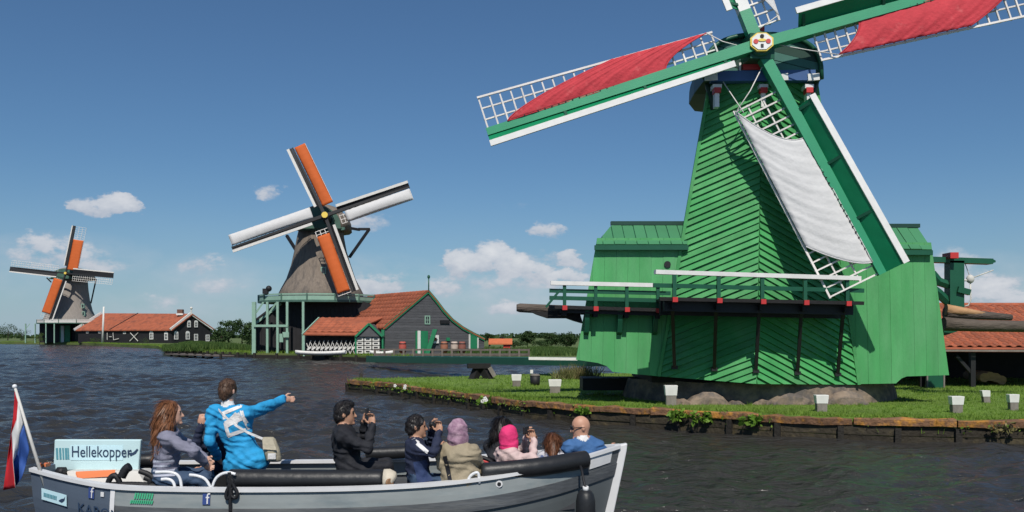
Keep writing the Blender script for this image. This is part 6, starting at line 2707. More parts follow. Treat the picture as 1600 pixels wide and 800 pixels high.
def surface_nets(vol, org, h):
    nx, ny, nz = vol.shape
    ins = vol < 0
    c = [ins[i:nx - 1 + i, j:ny - 1 + j, k:nz - 1 + k] for i in (0, 1) for j in (0, 1) for k in (0, 1)]
    cnt = sum(a.astype(np.int8) for a in c)
    mixed = (cnt > 0) & (cnt < 8)
    ii, jj, kk = np.nonzero(mixed)
    n = len(ii)
    acc = np.zeros((n, 3))
    num = np.zeros(n)
    corners = [(i, j, k) for i in (0, 1) for j in (0, 1) for k in (0, 1)]
    vals = [vol[ii + a, jj + b, kk + d] for a, b, d in corners]
    for x in range(8):
        for y in range(x + 1, 8):
            cx, cy = np.array(corners[x]), np.array(corners[y])
            if np.abs(cx - cy).sum() != 1:
                continue
            va, vb = vals[x], vals[y]
            cr = (va < 0) != (vb < 0)
            tt = np.where(cr, va / np.where(cr, va - vb, 1), 0)
            acc += np.where(cr[:, None], cx + (cy - cx) * tt[:, None], 0)
            num += cr
    verts = (np.stack([ii, jj, kk], 1) + acc / num[:, None]) * h + org
    idx = -np.ones(mixed.shape, dtype=np.int64)
    idx[ii, jj, kk] = np.arange(n)
    quads = []
    for ax in range(3):
        s0 = [slice(1, -1)] * 3
        s0[ax] = slice(0, -1)
        s1 = [slice(1, -1)] * 3
        s1[ax] = slice(1, None)
        a, b = ins[tuple(s0)], ins[tuple(s1)]
        ch = np.argwhere(a != b)
        if not len(ch):
            continue
        off = np.ones(3, dtype=np.int64)
        off[ax] = 0
        p = ch + off
        o1, o2 = [(1, 2), (2, 0), (0, 1)][ax]
        def cell(d1, d2):
            q = p.copy()
            q[:, o1] -= d1
            q[:, o2] -= d2
            return idx[q[:, 0], q[:, 1], q[:, 2]]
        q = np.stack([cell(1, 1), cell(0, 1), cell(0, 0), cell(1, 0)], 1)
        flip = b[tuple(ch.T)]
        q[flip] = q[flip][:, ::-1]
        quads.append(q)
    return verts, np.concatenate(quads)


class Body:
    """signed-distance figure: tapered capsules and ellipsoids melted together, polygonised as one continuous mesh"""

    def __init__(self, k=0.03, h=0.0105):
        self.p, self.sub, self.k, self.h = [], [], k, h
        self.fold, self.fold_on = 0.0, (1, 2)

    def cap(self, a, b, ra, rb, m, k=None):
        self.p.append(('c', np.array(a, float), np.array(b, float), ra, rb, m, self.k if k is None else k))
        return self

    def ell(self, c, r, R, m, k=None):
        self.p.append(('e', np.array(c, float), np.array(r, float), np.array(R, float), None, m, self.k if k is None else k))
        return self

    def cut(self, c, r, R):
        self.sub.append((np.array(c, float), np.array(r, float), np.array(R, float)))
        return self

    def build(self, name, mats, parent):
        lo, hi = np.full(3, 1e9), np.full(3, -1e9)
        boxes = []
        for q in self.p:
            if q[0] == 'c':
                r = max(q[3], q[4])
                a, b = np.minimum(q[1], q[2]) - r, np.maximum(q[1], q[2]) + r
            else:
                ext = np.sqrt(((q[3] * q[2][None, :]) ** 2).sum(1))
                a, b = q[1] - ext, q[1] + ext
            boxes.append((a, b))
            lo, hi = np.minimum(lo, a), np.maximum(hi, b)
        lo -= 0.05
        hi += 0.05
        h = self.h
        dim = np.ceil((hi - lo) / h).astype(int) + 1
        vol = np.full(dim, 0.2, dtype=np.float32)
        near = np.full(dim, 0.2, dtype=np.float32)
        own = np.zeros(dim, dtype=np.int16)
        ax = [lo[i] + h * np.arange(dim[i]) for i in range(3)]
        for q, (a, b) in zip(self.p, boxes):
            m = 0.06
            i0 = np.maximum(0, ((a - m - lo) / h).astype(int))
            i1 = np.minimum(dim, ((b + m - lo) / h).astype(int) + 2)
            sl = tuple(slice(u, v) for u, v in zip(i0, i1))
            X = ax[0][sl[0]][:, None, None]
            Y = ax[1][sl[1]][None, :, None]
            Z = ax[2][sl[2]][None, None, :]
            if q[0] == 'c':
                ba = q[2] - q[1]
                L2 = max(1e-9, ba.dot(ba))
                dx, dy, dz = X - q[1][0], Y - q[1][1], Z - q[1][2]
                t = np.clip((dx * ba[0] + dy * ba[1] + dz * ba[2]) / L2, 0, 1)
                d = np.sqrt((dx - t * ba[0]) ** 2 + (dy - t * ba[1]) ** 2 + (dz - t * ba[2]) ** 2) - (q[3] + (q[4] - q[3]) * t)
            else:
                R, r = q[3], q[2]
                dx, dy, dz = X - q[1][0], Y - q[1][1], Z - q[1][2]
                l = [dx * R[0][i] + dy * R[1][i] + dz * R[2][i] for i in range(3)]
                k0 = np.sqrt((l[0] / r[0]) ** 2 + (l[1] / r[1]) ** 2 + (l[2] / r[2]) ** 2)
                k1 = np.sqrt((l[0] / r[0] ** 2) ** 2 + (l[1] / r[1] ** 2) ** 2 + (l[2] / r[2] ** 2) ** 2)
                d = k0 * (k0 - 1) / np.maximum(k1, 1e-6)
            d = d.astype(np.float32)
            v = vol[sl]
            k = max(q[6], 1e-4)
            hh = np.clip(0.5 + 0.5 * (v - d) / k, 0, 1)
            vol[sl] = v * (1 - hh) + d * hh - k * hh * (1 - hh)
            nr = near[sl]
            w = d < nr
            ow = own[sl]
            ow[w] = q[5]
            nr[w] = d[w]
        for c, r, R in self.sub:
            X, Y, Z = ax[0][:, None, None] - c[0], ax[1][None, :, None] - c[1], ax[2][None, None, :] - c[2]
            l = [X * R[0][i] + Y * R[1][i] + Z * R[2][i] for i in range(3)]
            k0 = np.sqrt((l[0] / r[0]) ** 2 + (l[1] / r[1]) ** 2 + (l[2] / r[2]) ** 2)
            d = (k0 - 1) * min(r)
            vol = np.maximum(vol, -d.astype(np.float32))
        if self.fold:
            X, Y, Z = ax[0][:, None, None], ax[1][None, :, None], ax[2][None, None, :]
            w1 = np.sin(X * 11 + 3 * np.sin(Z * 9) + Y * 5)
            f = np.sin((Z * 62 + X * 22 - Y * 15) + 2.4 * w1) * 0.55 + np.sin((Z * 31 - X * 38 + Y * 27) + 2.0 * np.sin(Z * 13 + Y * 8)) * 0.6 + np.sin(Z * 120 + 40 * X + 3 * w1) * 0.18
            soft = np.isin(own, self.fold_on)
            vol = vol + (self.fold * f * soft).astype(np.float32)
        verts, quads = surface_nets(vol, lo, h)
        ci = np.clip(np.round((verts - lo) / h).astype(int), 0, dim - 1)
        vm = own[ci[:, 0], ci[:, 1], ci[:, 2]]
        fm = vm[quads[:, 0]]
        off = np.array(ORG[parent]) if parent is not None else np.zeros(3)
        me = bpy.data.meshes.new(name)
        me.vertices.add(len(verts))
        me.vertices.foreach_set('co', (verts - off).astype(np.float32).ravel())
        me.loops.add(quads.size)
        me.loops.foreach_set('vertex_index', quads.astype(np.int32).ravel())
        me.polygons.add(len(quads))
        me.polygons.foreach_set('loop_start', np.arange(0, quads.size, 4, dtype=np.int32))
        me.polygons.foreach_set('loop_total', np.full(len(quads), 4, dtype=np.int32))
        for mt in mats:
            me.materials.append(mt)
        me.polygons.foreach_set('material_index', fm.astype(np.int32))
        me.polygons.foreach_set('use_smooth', np.ones(len(quads), dtype=bool))
        me.update(calc_edges=True)
        me.validate()
        o = bpy.data.objects.new(name, me)
        finish(o, parent)
        return o


def frame(fwd, up=(0, 0, 1)):
    """rotation matrix whose columns are forward, left, up"""
    f = Vector(fwd).normalized()
    u = Vector(up)
    l = u.cross(f).normalized()
    u = f.cross(l).normalized()
    return np.array([[f.x, l.x, u.x], [f.y, l.y, u.y], [f.z, l.z, u.z]])


def wv(p):
    return np.array([p.x, p.y, p.z]) if isinstance(p, Vector) else np.array(p, float)


def add_hand(b, wrist, d, thumb, mi, s=1.0, curl=0.9):
    """palm, four unequal bent fingers, thumb from the side of the palm; d = direction of the hand, thumb = side"""
    wrist, d, th = wv(wrist), Vector(wv(d)).normalized(), Vector(wv(thumb)).normalized()
    th = (th - d * th.dot(d)).normalized()
    n = d.cross(th).normalized()
    D, T, N = wv(d), wv(th), wv(n)
    R = np.stack([D, T, N], 1)
    b.ell(wrist + D * 0.045 * s, (0.055 * s, 0.042 * s, 0.021 * s), R, mi, 0.015)
    for i, (o, ln) in enumerate(((0.030, 0.062), (0.010, 0.072), (-0.010, 0.066), (-0.029, 0.050))):
        a = wrist + D * 0.085 * s + T * o * s
        m1 = a + (D * math.cos(curl * 0.6) + N * math.sin(curl * 0.6)) * ln * 0.5 * s
        m2 = m1 + (D * math.cos(curl * 1.7) + N * math.sin(curl * 1.7)) * ln * 0.5 * s
        b.cap(a, m1, 0.0095 * s, 0.009 * s, mi, 0.004)
        b.cap(m1, m2, 0.009 * s, 0.0075 * s, mi, 0.004)
    a = wrist + D * 0.025 * s + T * 0.034 * s
    m1 = a + (T * 0.75 + D * 0.6 + N * 0.25) * 0.036 * s
    m2 = m1 + (D * 0.75 + N * 0.5 + T * 0.1) * 0.032 * s
    b.cap(a, m1, 0.013 * s, 0.011 * s, mi, 0.006)
    b.cap(m1, m2, 0.011 * s, 0.009 * s, mi, 0.004)


HAIR_FIBRE = {'hair_auburn': leafmat('auburn_fibre', (0.070, 0.024, 0.010), (0.34, 0.150, 0.070), 0.4, 0.2), 'hair_black': leafmat('black_fibre', (0.006, 0.005, 0.005), (0.035, 0.030, 0.030), 0.35, 0.05),
              'hair_brown': leafmat('brown_fibre', (0.035, 0.018, 0.011), (0.17, 0.10, 0.065), 0.4, 0.1), 'hair_chestnut': leafmat('chestnut_fibre', (0.05, 0.018, 0.010), (0.22, 0.095, 0.05), 0.4, 0.1)}


def strands(ho, parent, mt, n, length, hd, head):
    """thin ribbons combed down over the hair shell"""
    me = ho.data
    off = np.array(ORG[ho])
    nv = len(me.vertices)
    co = np.empty(nv * 3, dtype=np.float32)
    me.vertices.foreach_get('co', co)
    no = np.empty(nv * 3, dtype=np.float32)
    me.vertices.foreach_get('normal', no)
    co, no = co.reshape(-1, 3) + off, no.reshape(-1, 3)
    k = RNG.integers(0, nv, n)
    p, nn = co[k], no[k]
    d = np.tile(np.array([-0.35 * hd[0], -0.35 * hd[1], -1.0]), (n, 1)) + RNG.normal(0, 0.10, (n, 3))
    d -= nn * (d * nn).sum(1)[:, None]
    d /= np.maximum(1e-6, np.linalg.norm(d, axis=1))[:, None]
    s = np.cross(d, nn)
    L_ = (length * RNG.uniform(0.5, 1.4, n))[:, None]
    w = 0.0026
    a = p + nn * 0.001
    b = p + nn * 0.004 + d * L_ * 0.5
    c = p + nn * RNG.uniform(-0.004, 0.005, n)[:, None] + d * L_
    q = np.concatenate([np.stack([a - s * w, a + s * w, b + s * w, b - s * w], 1), np.stack([b - s * w, b + s * w, c + s * w * 0.3, c - s * w * 0.3], 1)])
    rel = c - np.array(head)
    keep = ((rel @ np.array(hd)) < 0.035) | (rel[:, 2] > 0.075)
    q = q[np.concatenate([keep, keep])]
    t = RNG.uniform(0, 1, n)[keep]
    o = tri_cloud('hair_strands', q, mt, np.concatenate([t, t]), parent)
    tag(o, kind='stuff')


def person(label, hip, yaw, head, mats, head_dir=None, tilt=(0, 0, 1), arms=(), legs=None, scale=1.0, hair=None, hair_long=None, scarf=None, glasses=False,
           bulk=1.0, skirt=None, shoulder_drop=0.0, collar=None, sh_w=0.175, hood=False, extra=None, skirt_w=0.20):
    """hip, head: world points (hip joint centre, skull centre). mats: skin, top, bottom, hair ...; arms: list of (side, elbow, wrist, hand_dir, thumb_dir)"""
    s = scale
    hip, head = Vector(hip), Vector(head)
    t = thing('person', V(hip.x, hip.y, 0.10), label, 'person', 'passengers in the tour boat')
    f = V(math.cos(yaw), math.sin(yaw), 0)
    l = V(-math.sin(yaw), math.cos(yaw), 0)
    neck = head - (V(0, 0, 1) * 0.135 * s) - f * 0.02
    spine = (neck - hip)
    sd = spine.normalized()
    chest = hip + spine * 0.62
    waist = hip + spine * 0.30
    sh = hip + spine * 0.90 - V(0, 0, 0.03 + shoulder_drop)
    R = frame(f - sd * f.dot(sd), sd)
    hd = Vector(head_dir).normalized() if head_dir is not None else f
    RH = frame(hd, tilt)
    H = lambda a, b_, c: wv(head) + RH @ np.array([a, b_, c]) * s
    b = Body()
    b.fold = 0.0095
    TOP, BOT, SKIN, X1, X2 = 1, 2, 0, 3, 4
    # trunk
    b.ell(wv(hip + sd * 0.03), (0.125 * s * bulk, 0.165 * s * bulk, 0.13 * s), R, BOT if skirt is None else TOP, 0.05)
    b.ell(wv(waist), (0.115 * s * bulk, 0.15 * s * bulk, 0.17 * s), R, TOP, 0.06)
    b.ell(wv(chest), (0.125 * s * bulk, 0.175 * s * bulk, 0.20 * s), R, TOP, 0.06)
    b.cap(wv(sh - l * (sh_w - 0.02) * s), wv(sh + l * (sh_w - 0.02) * s), 0.078 * s * bulk, 0.078 * s * bulk, TOP, 0.06)
    b.cap(wv(sh + sd * 0.02), wv(neck), 0.075 * s, 0.058 * s, TOP, 0.04)
    if collar:
        b.cap(wv(neck - sd * 0.03), wv(neck + sd * 0.012), 0.066 * s, 0.060 * s, X1, 0.012)
    if skirt is not None:
        b.ell(wv(hip - sd * skirt), (0.16 * s * bulk, skirt_w * s * bulk, 0.17 * s), R, TOP, 0.08)
    # head
    b.cap(wv(neck - V(0, 0, 0.02)), H(-0.015, 0, -0.05), 0.055 * s, 0.055 * s, SKIN, 0.02)
    b.ell(H(0, 0, 0.02), (0.098 * s, 0.077 * s, 0.105 * s), RH, SKIN, 0.02)
    b.ell(H(0.028, 0, -0.055), (0.066 * s, 0.058 * s, 0.066 * s), RH, SKIN, 0.03)
    b.cap(H(0.092, 0, 0.005), H(0.112, 0, -0.028), 0.010 * s, 0.015 * s, SKIN, 0.012)      # nose
    b.ell(H(0.088, 0, -0.066), (0.014 * s, 0.027 * s, 0.010 * s), RH, 5, 0.004)            # mouth
    b.ell(H(0.083, 0, -0.098), (0.022 * s, 0.026 * s, 0.02 * s), RH, SKIN, 0.015)         # chin
    for sg in (-1, 1):
        b.ell(H(0.086, sg * 0.031, 0.008), (0.012 * s, 0.014 * s, 0.009 * s), RH, 6, 0.003)   # eyes
        b.cap(H(0.092, sg * 0.015, 0.030), H(0.085, sg * 0.045, 0.032), 0.006 * s, 0.005 * s, 7, 0.003)   # brows
        if scarf is None:
            b.ell(H(-0.008, sg * 0.080, -0.005), (0.020 * s, 0.010 * s, 0.032 * s), RH, SKIN, 0.008)  # ears
    # arms
    for side, el, wr, hdv, thv in arms:
        S = sh + l * (side * sh_w * s) - V(0, 0, 0.01)
        el, wr = Vector(el), Vector(wr)
        b.cap(wv(S), wv(el), 0.068 * s * bulk, 0.052 * s * bulk, TOP, 0.035)
        b.cap(wv(el), wv(wr), 0.052 * s * bulk, 0.040 * s * bulk, TOP, 0.02)
        dv = (wr - el).normalized()
        b.cap(wv(wr - dv * 0.01), wv(wr + dv * 0.02), 0.027 * s, 0.025 * s, SKIN, 0.008)
        add_hand(b, wr + dv * 0.02, hdv if hdv is not None else dv, thv, SKIN, s)
    # legs
    if legs == 'sit' or legs is None:
        for sg in (-1, 1):
            a = hip + l * (sg * 0.09 * s) - V(0, 0, 0.02)
            k = a + f * 0.40 * s + l * (sg * 0.05) + V(0, 0, 0.02)
            an = V(k.x, k.y, 0.20) + f * 0.03
            b.cap(wv(a), wv(k), 0.095 * s, 0.066 * s, BOT, 0.04)
            b.cap(wv(k), wv(an), 0.066 * s, 0.045 * s, BOT, 0.02)
            b.cap(wv(an - V(0, 0, 0.045)), wv(an - V(0, 0, 0.055) + f * 0.15), 0.045, 0.038, 8, 0.02)
    elif legs == 'stand':
        for sg in (-1, 1):
            a = hip + l * (sg * 0.09)
            k = V(hip.x, hip.y, 0) + l * (sg * 0.12) + f * 0.05 + V(0, 0, 0.10 + (hip.z - 0.10) * 0.53)
            an = V(hip.x, hip.y, 0) + l * (sg * 0.15) - f * 0.03 + V(0, 0, 0.19)
            b.cap(wv(a), wv(k), 0.10, 0.07, BOT, 0.04)
            b.cap(wv(k), wv(an), 0.07, 0.05, BOT, 0.02)
            b.cap(wv(an - V(0, 0, 0.035)), wv(an - V(0, 0, 0.045) + f * 0.16), 0.048, 0.04, 8, 0.02)
    if extra:
        extra(b, H, hip, f, l, sd, sh)
    ms = [mats['skin'], mats['top'], mats['bottom'], mats.get('x1', C_WHITE), mats.get('x2', C_WHITE), LIP, EYE, mats.get('hair', HAIR_BLACK), C_BLACK]
    body = b.build('body', ms, t)
    # hair
    if hair:
        hb = Body(0.02, 0.009)
        hb.fold, hb.fold_on = 0.0045, (0,)
        hb.ell(H(-0.012, 0, 0.035), (0.106 * s, 0.085 * s, 0.103 * s), RH, 0, 0.02)
        hb.ell(H(-0.045, 0, -0.01), (0.074 * s, 0.080 * s, 0.096 * s), RH, 0, 0.02)
        if hair == 'quiff':
            hb.ell(H(0.03, 0, 0.11), (0.07 * s, 0.06 * s, 0.04 * s), RH, 0, 0.02)
        if hair_long:
            for pts in hair_long:
                q = [wv(Vector(x)) for x in pts[0]]
                for (a_, b2), r0, r1 in zip(zip(q[:-1], q[1:]), pts[1][:-1], pts[1][1:]):
                    hb.cap(a_, b2, r0, r1, 0, 0.03)
        hb.cut(H(0.125, 0, -0.055), (0.10 * s, 0.13 * s, 0.13 * s), RH)
        if not hair_long:
            hb.cut(H(0.03, 0, -0.135), (0.14 * s, 0.2 * s, 0.085 * s), RH)
        ho = hb.build('hair', [mats['hair']], t)
        mats['hair'].name in HAIR_FIBRE and strands(ho, t, HAIR_FIBRE[mats['hair'].name], 2600 if hair_long else 1300, 0.10 if hair_long else 0.028, hd, head)
    if scarf:
        sb = Body(0.03, 0.0095)
        sb.fold, sb.fold_on = 0.005, (0,)
        sb.ell(H(-0.012, 0, 0.02), (0.116 * s, 0.098 * s, 0.128 * s), RH, 0, 0.03)
        sb.ell(H(-0.02, 0, -0.06), (0.10 * s, 0.098 * s, 0.10 * s), RH, 0, 0.03)
        sb.cap(H(0.0, 0, -0.09), wv(neck - sd * 0.05), 0.10 * s, scarf * s, 0, 0.04)
        sb.cut(H(0.13, 0, -0.015), (0.075 * s, 0.062 * s, 0.088 * s), RH)
        sb.build('head_scarf', [mats['scarf']], t)
    if glasses:
        for sg in (-1, 1):
            gb = MB()
            c = V(*H(0.103, sg * 0.034, 0.010))
            ring = [c + V(*(RH @ np.array([-0.008 * (math.cos(a) ** 2) , 0.031 * math.cos(a), 0.023 * math.sin(a)]))) for a in [2 * math.pi * i / 14 for i in range(14)]]
            gb.prism(ring, V(*(RH @ np.array([0.008, 0, 0]))))
            g0 = gb.build('lens', M_GLASS, t)
        gb = MB()
        gb.tube([V(*H(0.10, 0.065, 0.014)), V(*H(0.04, 0.082, 0.014)), V(*H(-0.02, 0.085, 0.008))], 0.005, 6)
        gb.build('temple', M_BLACK, t)
        gb = MB()
        gb.tube([V(*H(0.10, -0.065, 0.014)), V(*H(0.04, -0.082, 0.014)), V(*H(-0.02, -0.085, 0.008))], 0.005, 6)
        gb.build('temple', M_BLACK, t)
    return t, body, H


def project_on(body, pts, direction, lift=0.006):
    """drop points onto the figure along a direction"""
    from mathutils.bvhtree import BVHTree
    me = body.data
    off = ORG[body]
    tree_ = BVHTree.FromPolygons([v.co + off for v in me.vertices], [tuple(p.vertices) for p in me.polygons])
    d = Vector(direction).normalized()
    out = []
    for p in pts:
        hit = tree_.ray_cast(Vector(p) - d * 0.6, d)
        out.append((hit[0] - d * lift) if hit[0] is not None else None)
    return out


def patch(body, parent, quad, mt, name, nu=8, nv=8, lift=0.006):
    """flat print laid on the cloth: quad of pixel corners at depth Y, projected along the view"""
    a, b_, c, d = quad
    pts = []
    for j in range(nv + 1):
        for i in range(nu + 1):
            u, v = i / nu, j / nv
            pts.append(a.lerp(b_, u).lerp(d.lerp(c, u), v))
    q = project_on(body, pts, (0, 1, -0.05), lift)
    mb = MB()
    for j in range(nv):
        for i in range(nu):
            k = [j * (nu + 1) + i, j * (nu + 1) + i + 1, (j + 1) * (nu + 1) + i + 1, (j + 1) * (nu + 1) + i]
            if all(q[x] is not None for x in k):
                mb.poly([q[x] for x in k], smooth=True)
    if mb.f:
        return mb.build(name, mt, parent)


def phone(c, right, up, label, w=0.15, h=0.075, th=0.022, lens=False):
    c, right, up = Vector(c), Vector(right).normalized(), Vector(up).normalized()
    n = right.cross(up).normalized()
    up = n.cross(right)
    t = thing('camera' if lens else 'phone', c, label, 'camera' if lens else 'phone')
    mb = MB()
    mb.prism([c - right * w / 2 - up * h / 2 - n * th / 2, c + right * w / 2 - up * h / 2 - n * th / 2, c + right * w / 2 + up * h / 2 - n * th / 2, c - right * w / 2 + up * h / 2 - n * th / 2], n * th)
    mb.build('case', M_BLACK, t, bevel=0.006)
    mb = MB()
    k = 0.43
    mb.prism([c - right * w * k - up * h * k + n * (th / 2 + 0.0005), c + right * w * k - up * h * k + n * (th / 2 + 0.0005), c + right * w * k + up * h * k + n * (th / 2 + 0.0005), c - right * w * k + up * h * k + n * (th / 2 + 0.0005)], n * 0.001)
    mb.build('screen', M_GLASS, t)
    if lens:
        mb = MB()
        mb.tube([c - n * th / 2, c - n * (th / 2 + 0.04)], 0.028, 12)
        mb.build('lens', M_BLACK, t)
    return t


def build_people():
    # --- 1 woman with long auburn hair
    Y = 9.2
    hd = P(268, 647, Y)
    hl = [([hd + V(-0.05, 0.0, 0.06), hd + V(-0.10, -0.02, -0.08), P(250, 684, Y - 0.05), P(244, 704, Y - 0.04)], [0.085, 0.085, 0.075, 0.03]),
          ([hd + V(-0.03, -0.04, 0.02), P(262, 668, Y - 0.09), P(257, 686, Y - 0.12), P(252, 699, Y - 0.12)], [0.075, 0.072, 0.06, 0.03]),
          ([hd + V(-0.03, 0.05, 0.02), P(258, 672, Y + 0.08), P(252, 692, Y + 0.05)], [0.07, 0.07, 0.04])]
    t, b, H = person('person in a grey violet striped top seated nearest the stern sign', P(258, 745, Y), math.radians(12), hd, dict(skin=SKIN_A, top=C_GREYTOP, bottom=C_JEANS, hair=HAIR_RED), head_dir=(1, 0.25, 0.05),
                     arms=[(-1, P(303, 706, Y - 0.22), P(318, 722, Y - 0.05), None, (0, 0, 1)), (1, P(300, 700, Y + 0.25), P(320, 715, Y + 0.2), None, (0, 0, 1))], hair='long', hair_long=hl)
    for k in range(4):
        y = 718 + k * 7
        patch(b, t, [P(246, y, Y), P(282, y - 1, Y), P(282, y + 2.2, Y), P(246, y + 3.2, Y)], C_STRIPE, 'shirt_stripe', 8, 1)
    # --- 2 standing guide in bright blue
    Y = 9.72
    t, b, H = person('person standing in a bright blue jacket pointing right with outstretched arm', P(384, 722, Y), math.radians(72), P(357, 611, Y), dict(skin=SKIN_A, top=C_BLUE, bottom=C_BLACK, hair=HAIR_BROWN, x1=C_WHITE),
                     head_dir=(0.45, 0.9, -0.05), legs='stand', skirt=0.015, skirt_w=0.235, collar=True, bulk=1.16, hair='short', sh_w=0.20, shoulder_drop=0.01,
                     arms=[(-1, P(424, 633, Y + 0.22), P(441, 624, Y + 0.42), (0.75, 0.6, -0.1), (0, 0, 1)), (1, P(328, 690, Y - 0.02), P(340, 712, Y + 0.2), None, (0, 0, 1))])
    for q in ([(361, 640), (391, 628), (393, 633), (364, 645)], [(388, 629), (393, 628), (405, 666), (400, 668)], [(361, 641), (366, 640), (376, 676), (370, 679)], [(371, 674), (403, 663), (404, 668), (372, 680)],
              [(366, 655), (390, 640), (396, 652), (371, 664)], [(375, 649), (384, 640), (392, 645), (386, 662)]):
        patch(b, t, [P(x - 9, y + 3, Y) for x, y in q], C_WHITE, 'jacket_print', 6, 4)
    bag = thing('shoulder_bag', P(424, 720, Y - 0.2), 'beige shoulder bag with white strap at the hip of the blue jacket', 'bag')
    c = P(424, 702, Y - 0.12)
    mb = MB()
    rr = []
    for z, sx, sy in ((-0.13, 0.065, 0.045), (-0.11, 0.088, 0.06), (0.0, 0.09, 0.06), (0.11, 0.072, 0.05), (0.13, 0.055, 0.03)):
        rr.append([c + V(sx * math.cos(a) * 1.0 + z * -0.25, sy * math.sin(a), z) for a in [2 * math.pi * (i + 0.5) / 12 for i in range(12)]])
    mb.loft(rr)
    mb.build('pouch', mat('bag_canvas', (0.38, 0.34, 0.25), 0.8, 0.2, 8, 0.3, 20), bag)
    mb = MB()
    mb.prism([c + V(-0.075, -0.066, 0.115), c + V(0.035, -0.066, 0.115), c + V(0.075, -0.074, 0.0), c + V(-0.07, -0.074, 0.01)], (0, 0.01, 0))
    mb.build('flap', C_CREAMB, bag)
    mb = MB()
    mb.box(c + V(0.025, -0.072, -0.065), (0.085, 0.014, 0.06))
    mb.build('pocket', C_WHITE, bag)
    line = [P(345, 639, Y).lerp(P(413, 690, Y), i / 16) for i in range(17)]
    q = [p for p in project_on(b, line, (0, 1, 0), 0.008) if p is not None]
    mb = MB()
    if len(q) > 2:
        g = [[p + V(0, 0, 0.014), p + V(0, 0, -0.014), p + V(0, 0.006, -0.014), p + V(0, 0.006, 0.014)] for p in q + [c + V(-0.03, -0.02, 0.09)]]
        mb.loft(g, smooth=False)
        mb.build('strap', C_WHITE, bag)
    # --- 3 person in navy, mostly behind the blue jacket
    Y = 10.15
    person('person in dark navy with a raised hand, half hidden behind the blue jacket', P(338, 745, Y), math.radians(160), P(352, 664, Y), dict(skin=SKIN_C, top=C_NAVY, bottom=C_BLACK, hair=HAIR_BLACK),
           arms=[(1, P(306, 700, Y - 0.38), P(313, 667, Y - 0.42), (0.15, 0, 1), (1, 0, 0.2)), (-1, P(330, 716, Y + 0.2), P(318, 730, Y + 0.1), None, (0, 0, 1))], hair='short')
    # --- 4 person in black filming
    Y = 9.4
    t, b, H = person('person in black top and trousers filming with a phone above the long roll cushion', P(545, 730, Y), math.radians(10), P(539, 647, Y), dict(skin=SKIN_B, top=C_BLACK, bottom=C_BLACK, hair=HAIR_BLACK), head_dir=(1, 0.12, 0.02),
                     arms=[(-1, P(574, 700, Y - 0.25), P(581, 667, Y - 0.12), (-0.1, 0.2, 1), (-1, 0.3, 0)), (1, P(568, 690, Y + 0.2), P(569, 662, Y + 0.12), (0.1, -0.2, 1), (0, -1, 0.2))], hair='quiff', bulk=1.08)
    phone(P(573, 647, Y), (0, 1, 0), (0.1, 0, 1), 'black phone held up by the person in black', 0.10, 0.13)
    # --- 5 boy in navy track jacket
    Y = 9.05
    t, b, H = person('person in navy track jacket with white sleeve stripe taking a picture', P(655, 752, Y), math.radians(14), P(651, 667, Y), dict(skin=SKIN_B, top=C_NAVY, bottom=C_JEANS, hair=HAIR_BLACK), head_dir=(1, 0.05, 0.0), scale=0.93,
                     arms=[(-1, P(677, 706, Y - 0.24), P(686, 678, Y - 0.1), (-0.1, 0.2, 1), (-1, 0.3, 0)), (1, P(674, 698, Y + 0.22), P(675, 672, Y + 0.08), (0.1, -0.2, 1), (0, -1, 0.2))], hair='short')
    patch(b, t, [P(645, 686, Y), P(650, 683, Y), P(674, 701, Y), P(671, 706, Y)], C_WHITE, 'sleeve_stripe', 10, 3)
    patch(b, t, [P(648, 720, Y), P(670, 716, Y), P(680, 748, Y), P(655, 752, Y)], C_SHEEN, 'sheen_patch', 8, 8)  # sheen on the jacket's lower back, painted as a lighter blue patch
    phone(P(680, 663, Y), (0.2, 1, 0), (0, 0, 1), 'small black camera held up by the person in the track jacket', 0.10, 0.07, 0.03, True)
    # --- 6 person in mauve head scarf and tan jacket
    Y = 9.0
    t, b, H = person('person in mauve head scarf and tan hooded jacket seen from behind', P(720, 752, Y), math.radians(70), P(716, 676, Y), dict(skin=SKIN_B, top=C_TAN, bottom=C_JEANS, scarf=C_MAUVE), scarf=0.085, bulk=1.12, skirt=0.02,
                     arms=[(-1, P(749, 728, Y + 0.05), P(748, 744, Y + 0.25), None, (0, 0, 1)), (1, P(692, 726, Y - 0.02), P(690, 705, Y + 0.22), None, (0, 0, 1))],
                     extra=lambda b, H, hip, f, l, sd, sh: b.ell(wv(sh - f * 0.10 - sd * 0.03), (0.07, 0.12, 0.085), frame(f), 1, 0.04))
    patch(b, t, [P(693, 712, Y), P(700, 710, Y), P(709, 752, Y), P(703, 754, Y)], C_BLACK, 'bag_strap', 4, 8)
    # --- 7 person in pink head scarf
    Y = 9.55
    t, b, H = person('person in bright pink head scarf and pale top holding up a phone', P(798, 748, Y), math.radians(28), P(796, 684, Y), dict(skin=SKIN_B, top=C_PALE, bottom=C_BLACK, scarf=C_PINK), head_dir=(0.8, 0.6, 0), scarf=0.10, scale=0.95,
                     arms=[(-1, P(833, 716, Y - 0.16), P(833, 690, Y - 0.05), (-0.15, 0.1, 1), (-1, 0.3, 0)), (1, P(815, 706, Y + 0.3), P(822, 684, Y + 0.12), (0.1, -0.2, 1), (0, -1, 0.2))])
    phone(P(822, 672, Y), (0.45, 1, 0), (0, 0, 1), 'black phone held up by the person in pink scarf', 0.13, 0.075)
    # --- 8 person with black hair behind
    Y = 10.1
    hd = P(786, 668, Y)
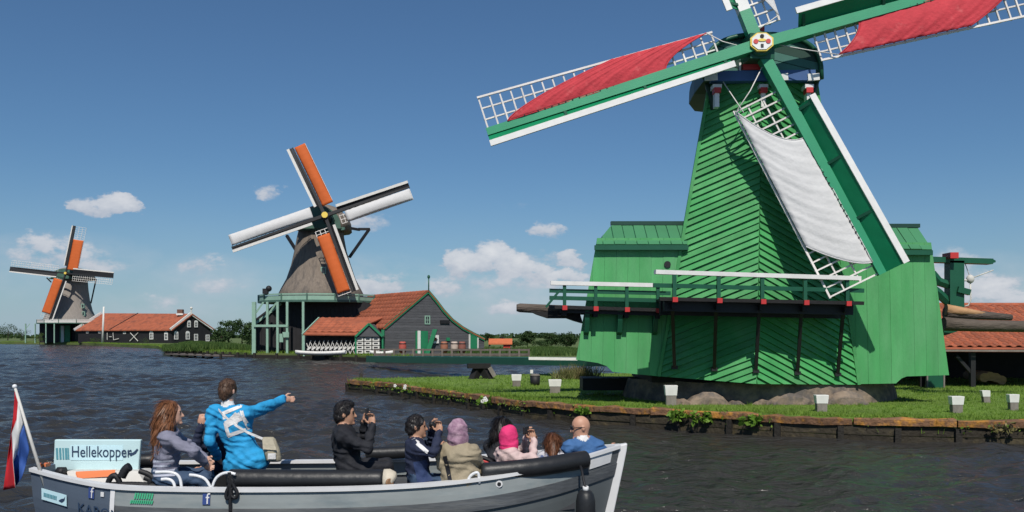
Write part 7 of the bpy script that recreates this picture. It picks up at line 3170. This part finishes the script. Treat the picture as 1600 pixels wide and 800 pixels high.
    person('person in black top half hidden behind the pink head scarf', P(785, 752, Y), math.radians(60), hd, dict(skin=SKIN_C, top=C_BLACK, bottom=C_BLACK, hair=HAIR_BLACK), head_dir=(0.5, 0.85, 0.1), scale=0.97,
           arms=[(1, P(770, 716, Y - 0.1), P(772, 694, Y - 0.02), (0.3, 0.2, 1), (1, 0, 0)), (-1, P(815, 712, Y + 0.1), P(826, 695, Y + 0.2), None, (0, 0, 1))], hair='long',
           hair_long=[([hd + V(-0.03, 0, 0.03), P(775, 676, Y - 0.03), P(768, 689, Y - 0.03)], [0.08, 0.06, 0.02]), ([hd + V(0.03, 0, 0.0), P(799, 682, Y), P(803, 692, Y)], [0.08, 0.05, 0.02])])
    # --- 9 child with chestnut hair
    Y = 9.75
    person('small person in blue checked shirt beside the person in sunglasses', P(864, 750, Y), math.radians(80), P(864, 692, Y), dict(skin=SKIN_C, top=C_CHILD, bottom=C_JEANS, hair=HAIR_CHEST), head_dir=(0.2, 1, 0), scale=0.82, collar=True,
           arms=[(-1, P(888, 722, Y), P(886, 735, Y + 0.15), None, (0, 0, 1)), (1, P(843, 722, Y), P(846, 735, Y + 0.15), None, (0, 0, 1))], hair='long', hair_long=[([P(864, 690, Y - 0.02), P(864, 702, Y - 0.06)], [0.075, 0.055])])
    # --- 10 bald person at the bow
    Y = 9.6
    person('person in sunglasses and steel blue sweater sitting at the bow', P(918, 746, Y + 0.14), math.radians(122), P(908, 668, Y), dict(skin=SKIN_C, top=C_STEEL, bottom=C_BLACK, x1=C_WHITE), head_dir=(-0.95, -0.12, -0.12), glasses=True, collar=True, bulk=1.08, sh_w=0.185, shoulder_drop=-0.005,
           arms=[(-1, P(947, 712, Y + 0.12), P(951, 704, Y + 0.24), (0.6, 0.2, 0.1), (0, 0, 1)), (1, P(893, 715, Y - 0.02), P(886, 735, Y + 0.16), None, (0, 0, 1))])
    # --- striped cloth beside the tan jacket
    t = thing('striped_towel', P(760, 722, 9.2), 'black red and yellow striped cloth beside the tan jacket', 'cloth')
    for i, (mt, o) in enumerate(((M_BLACK, 0), (M_RED, 1), (M_YELLOW, 2))):
        mb = MB()
        g = []
        for k in range(7):
            x = 750 + k * 3.6
            y = 709 + k * 1.6 + (k - 3) ** 2 * 0.25 + o * 5.0
            g.append([P(x, y, 9.25 - 0.01 * o), P(x, y + 5.2, 9.22 - 0.01 * o), P(x, y + 5.2, 9.26 - 0.01 * o), P(x, y, 9.29 - 0.01 * o)])
        mb.loft(g, smooth=True)
        mb.build('stripe', mt, t)


C_CREAMB = mat('bag_flap', (0.50, 0.45, 0.34), 0.8, 0.15, 8, 0.2, 20)
build_people()
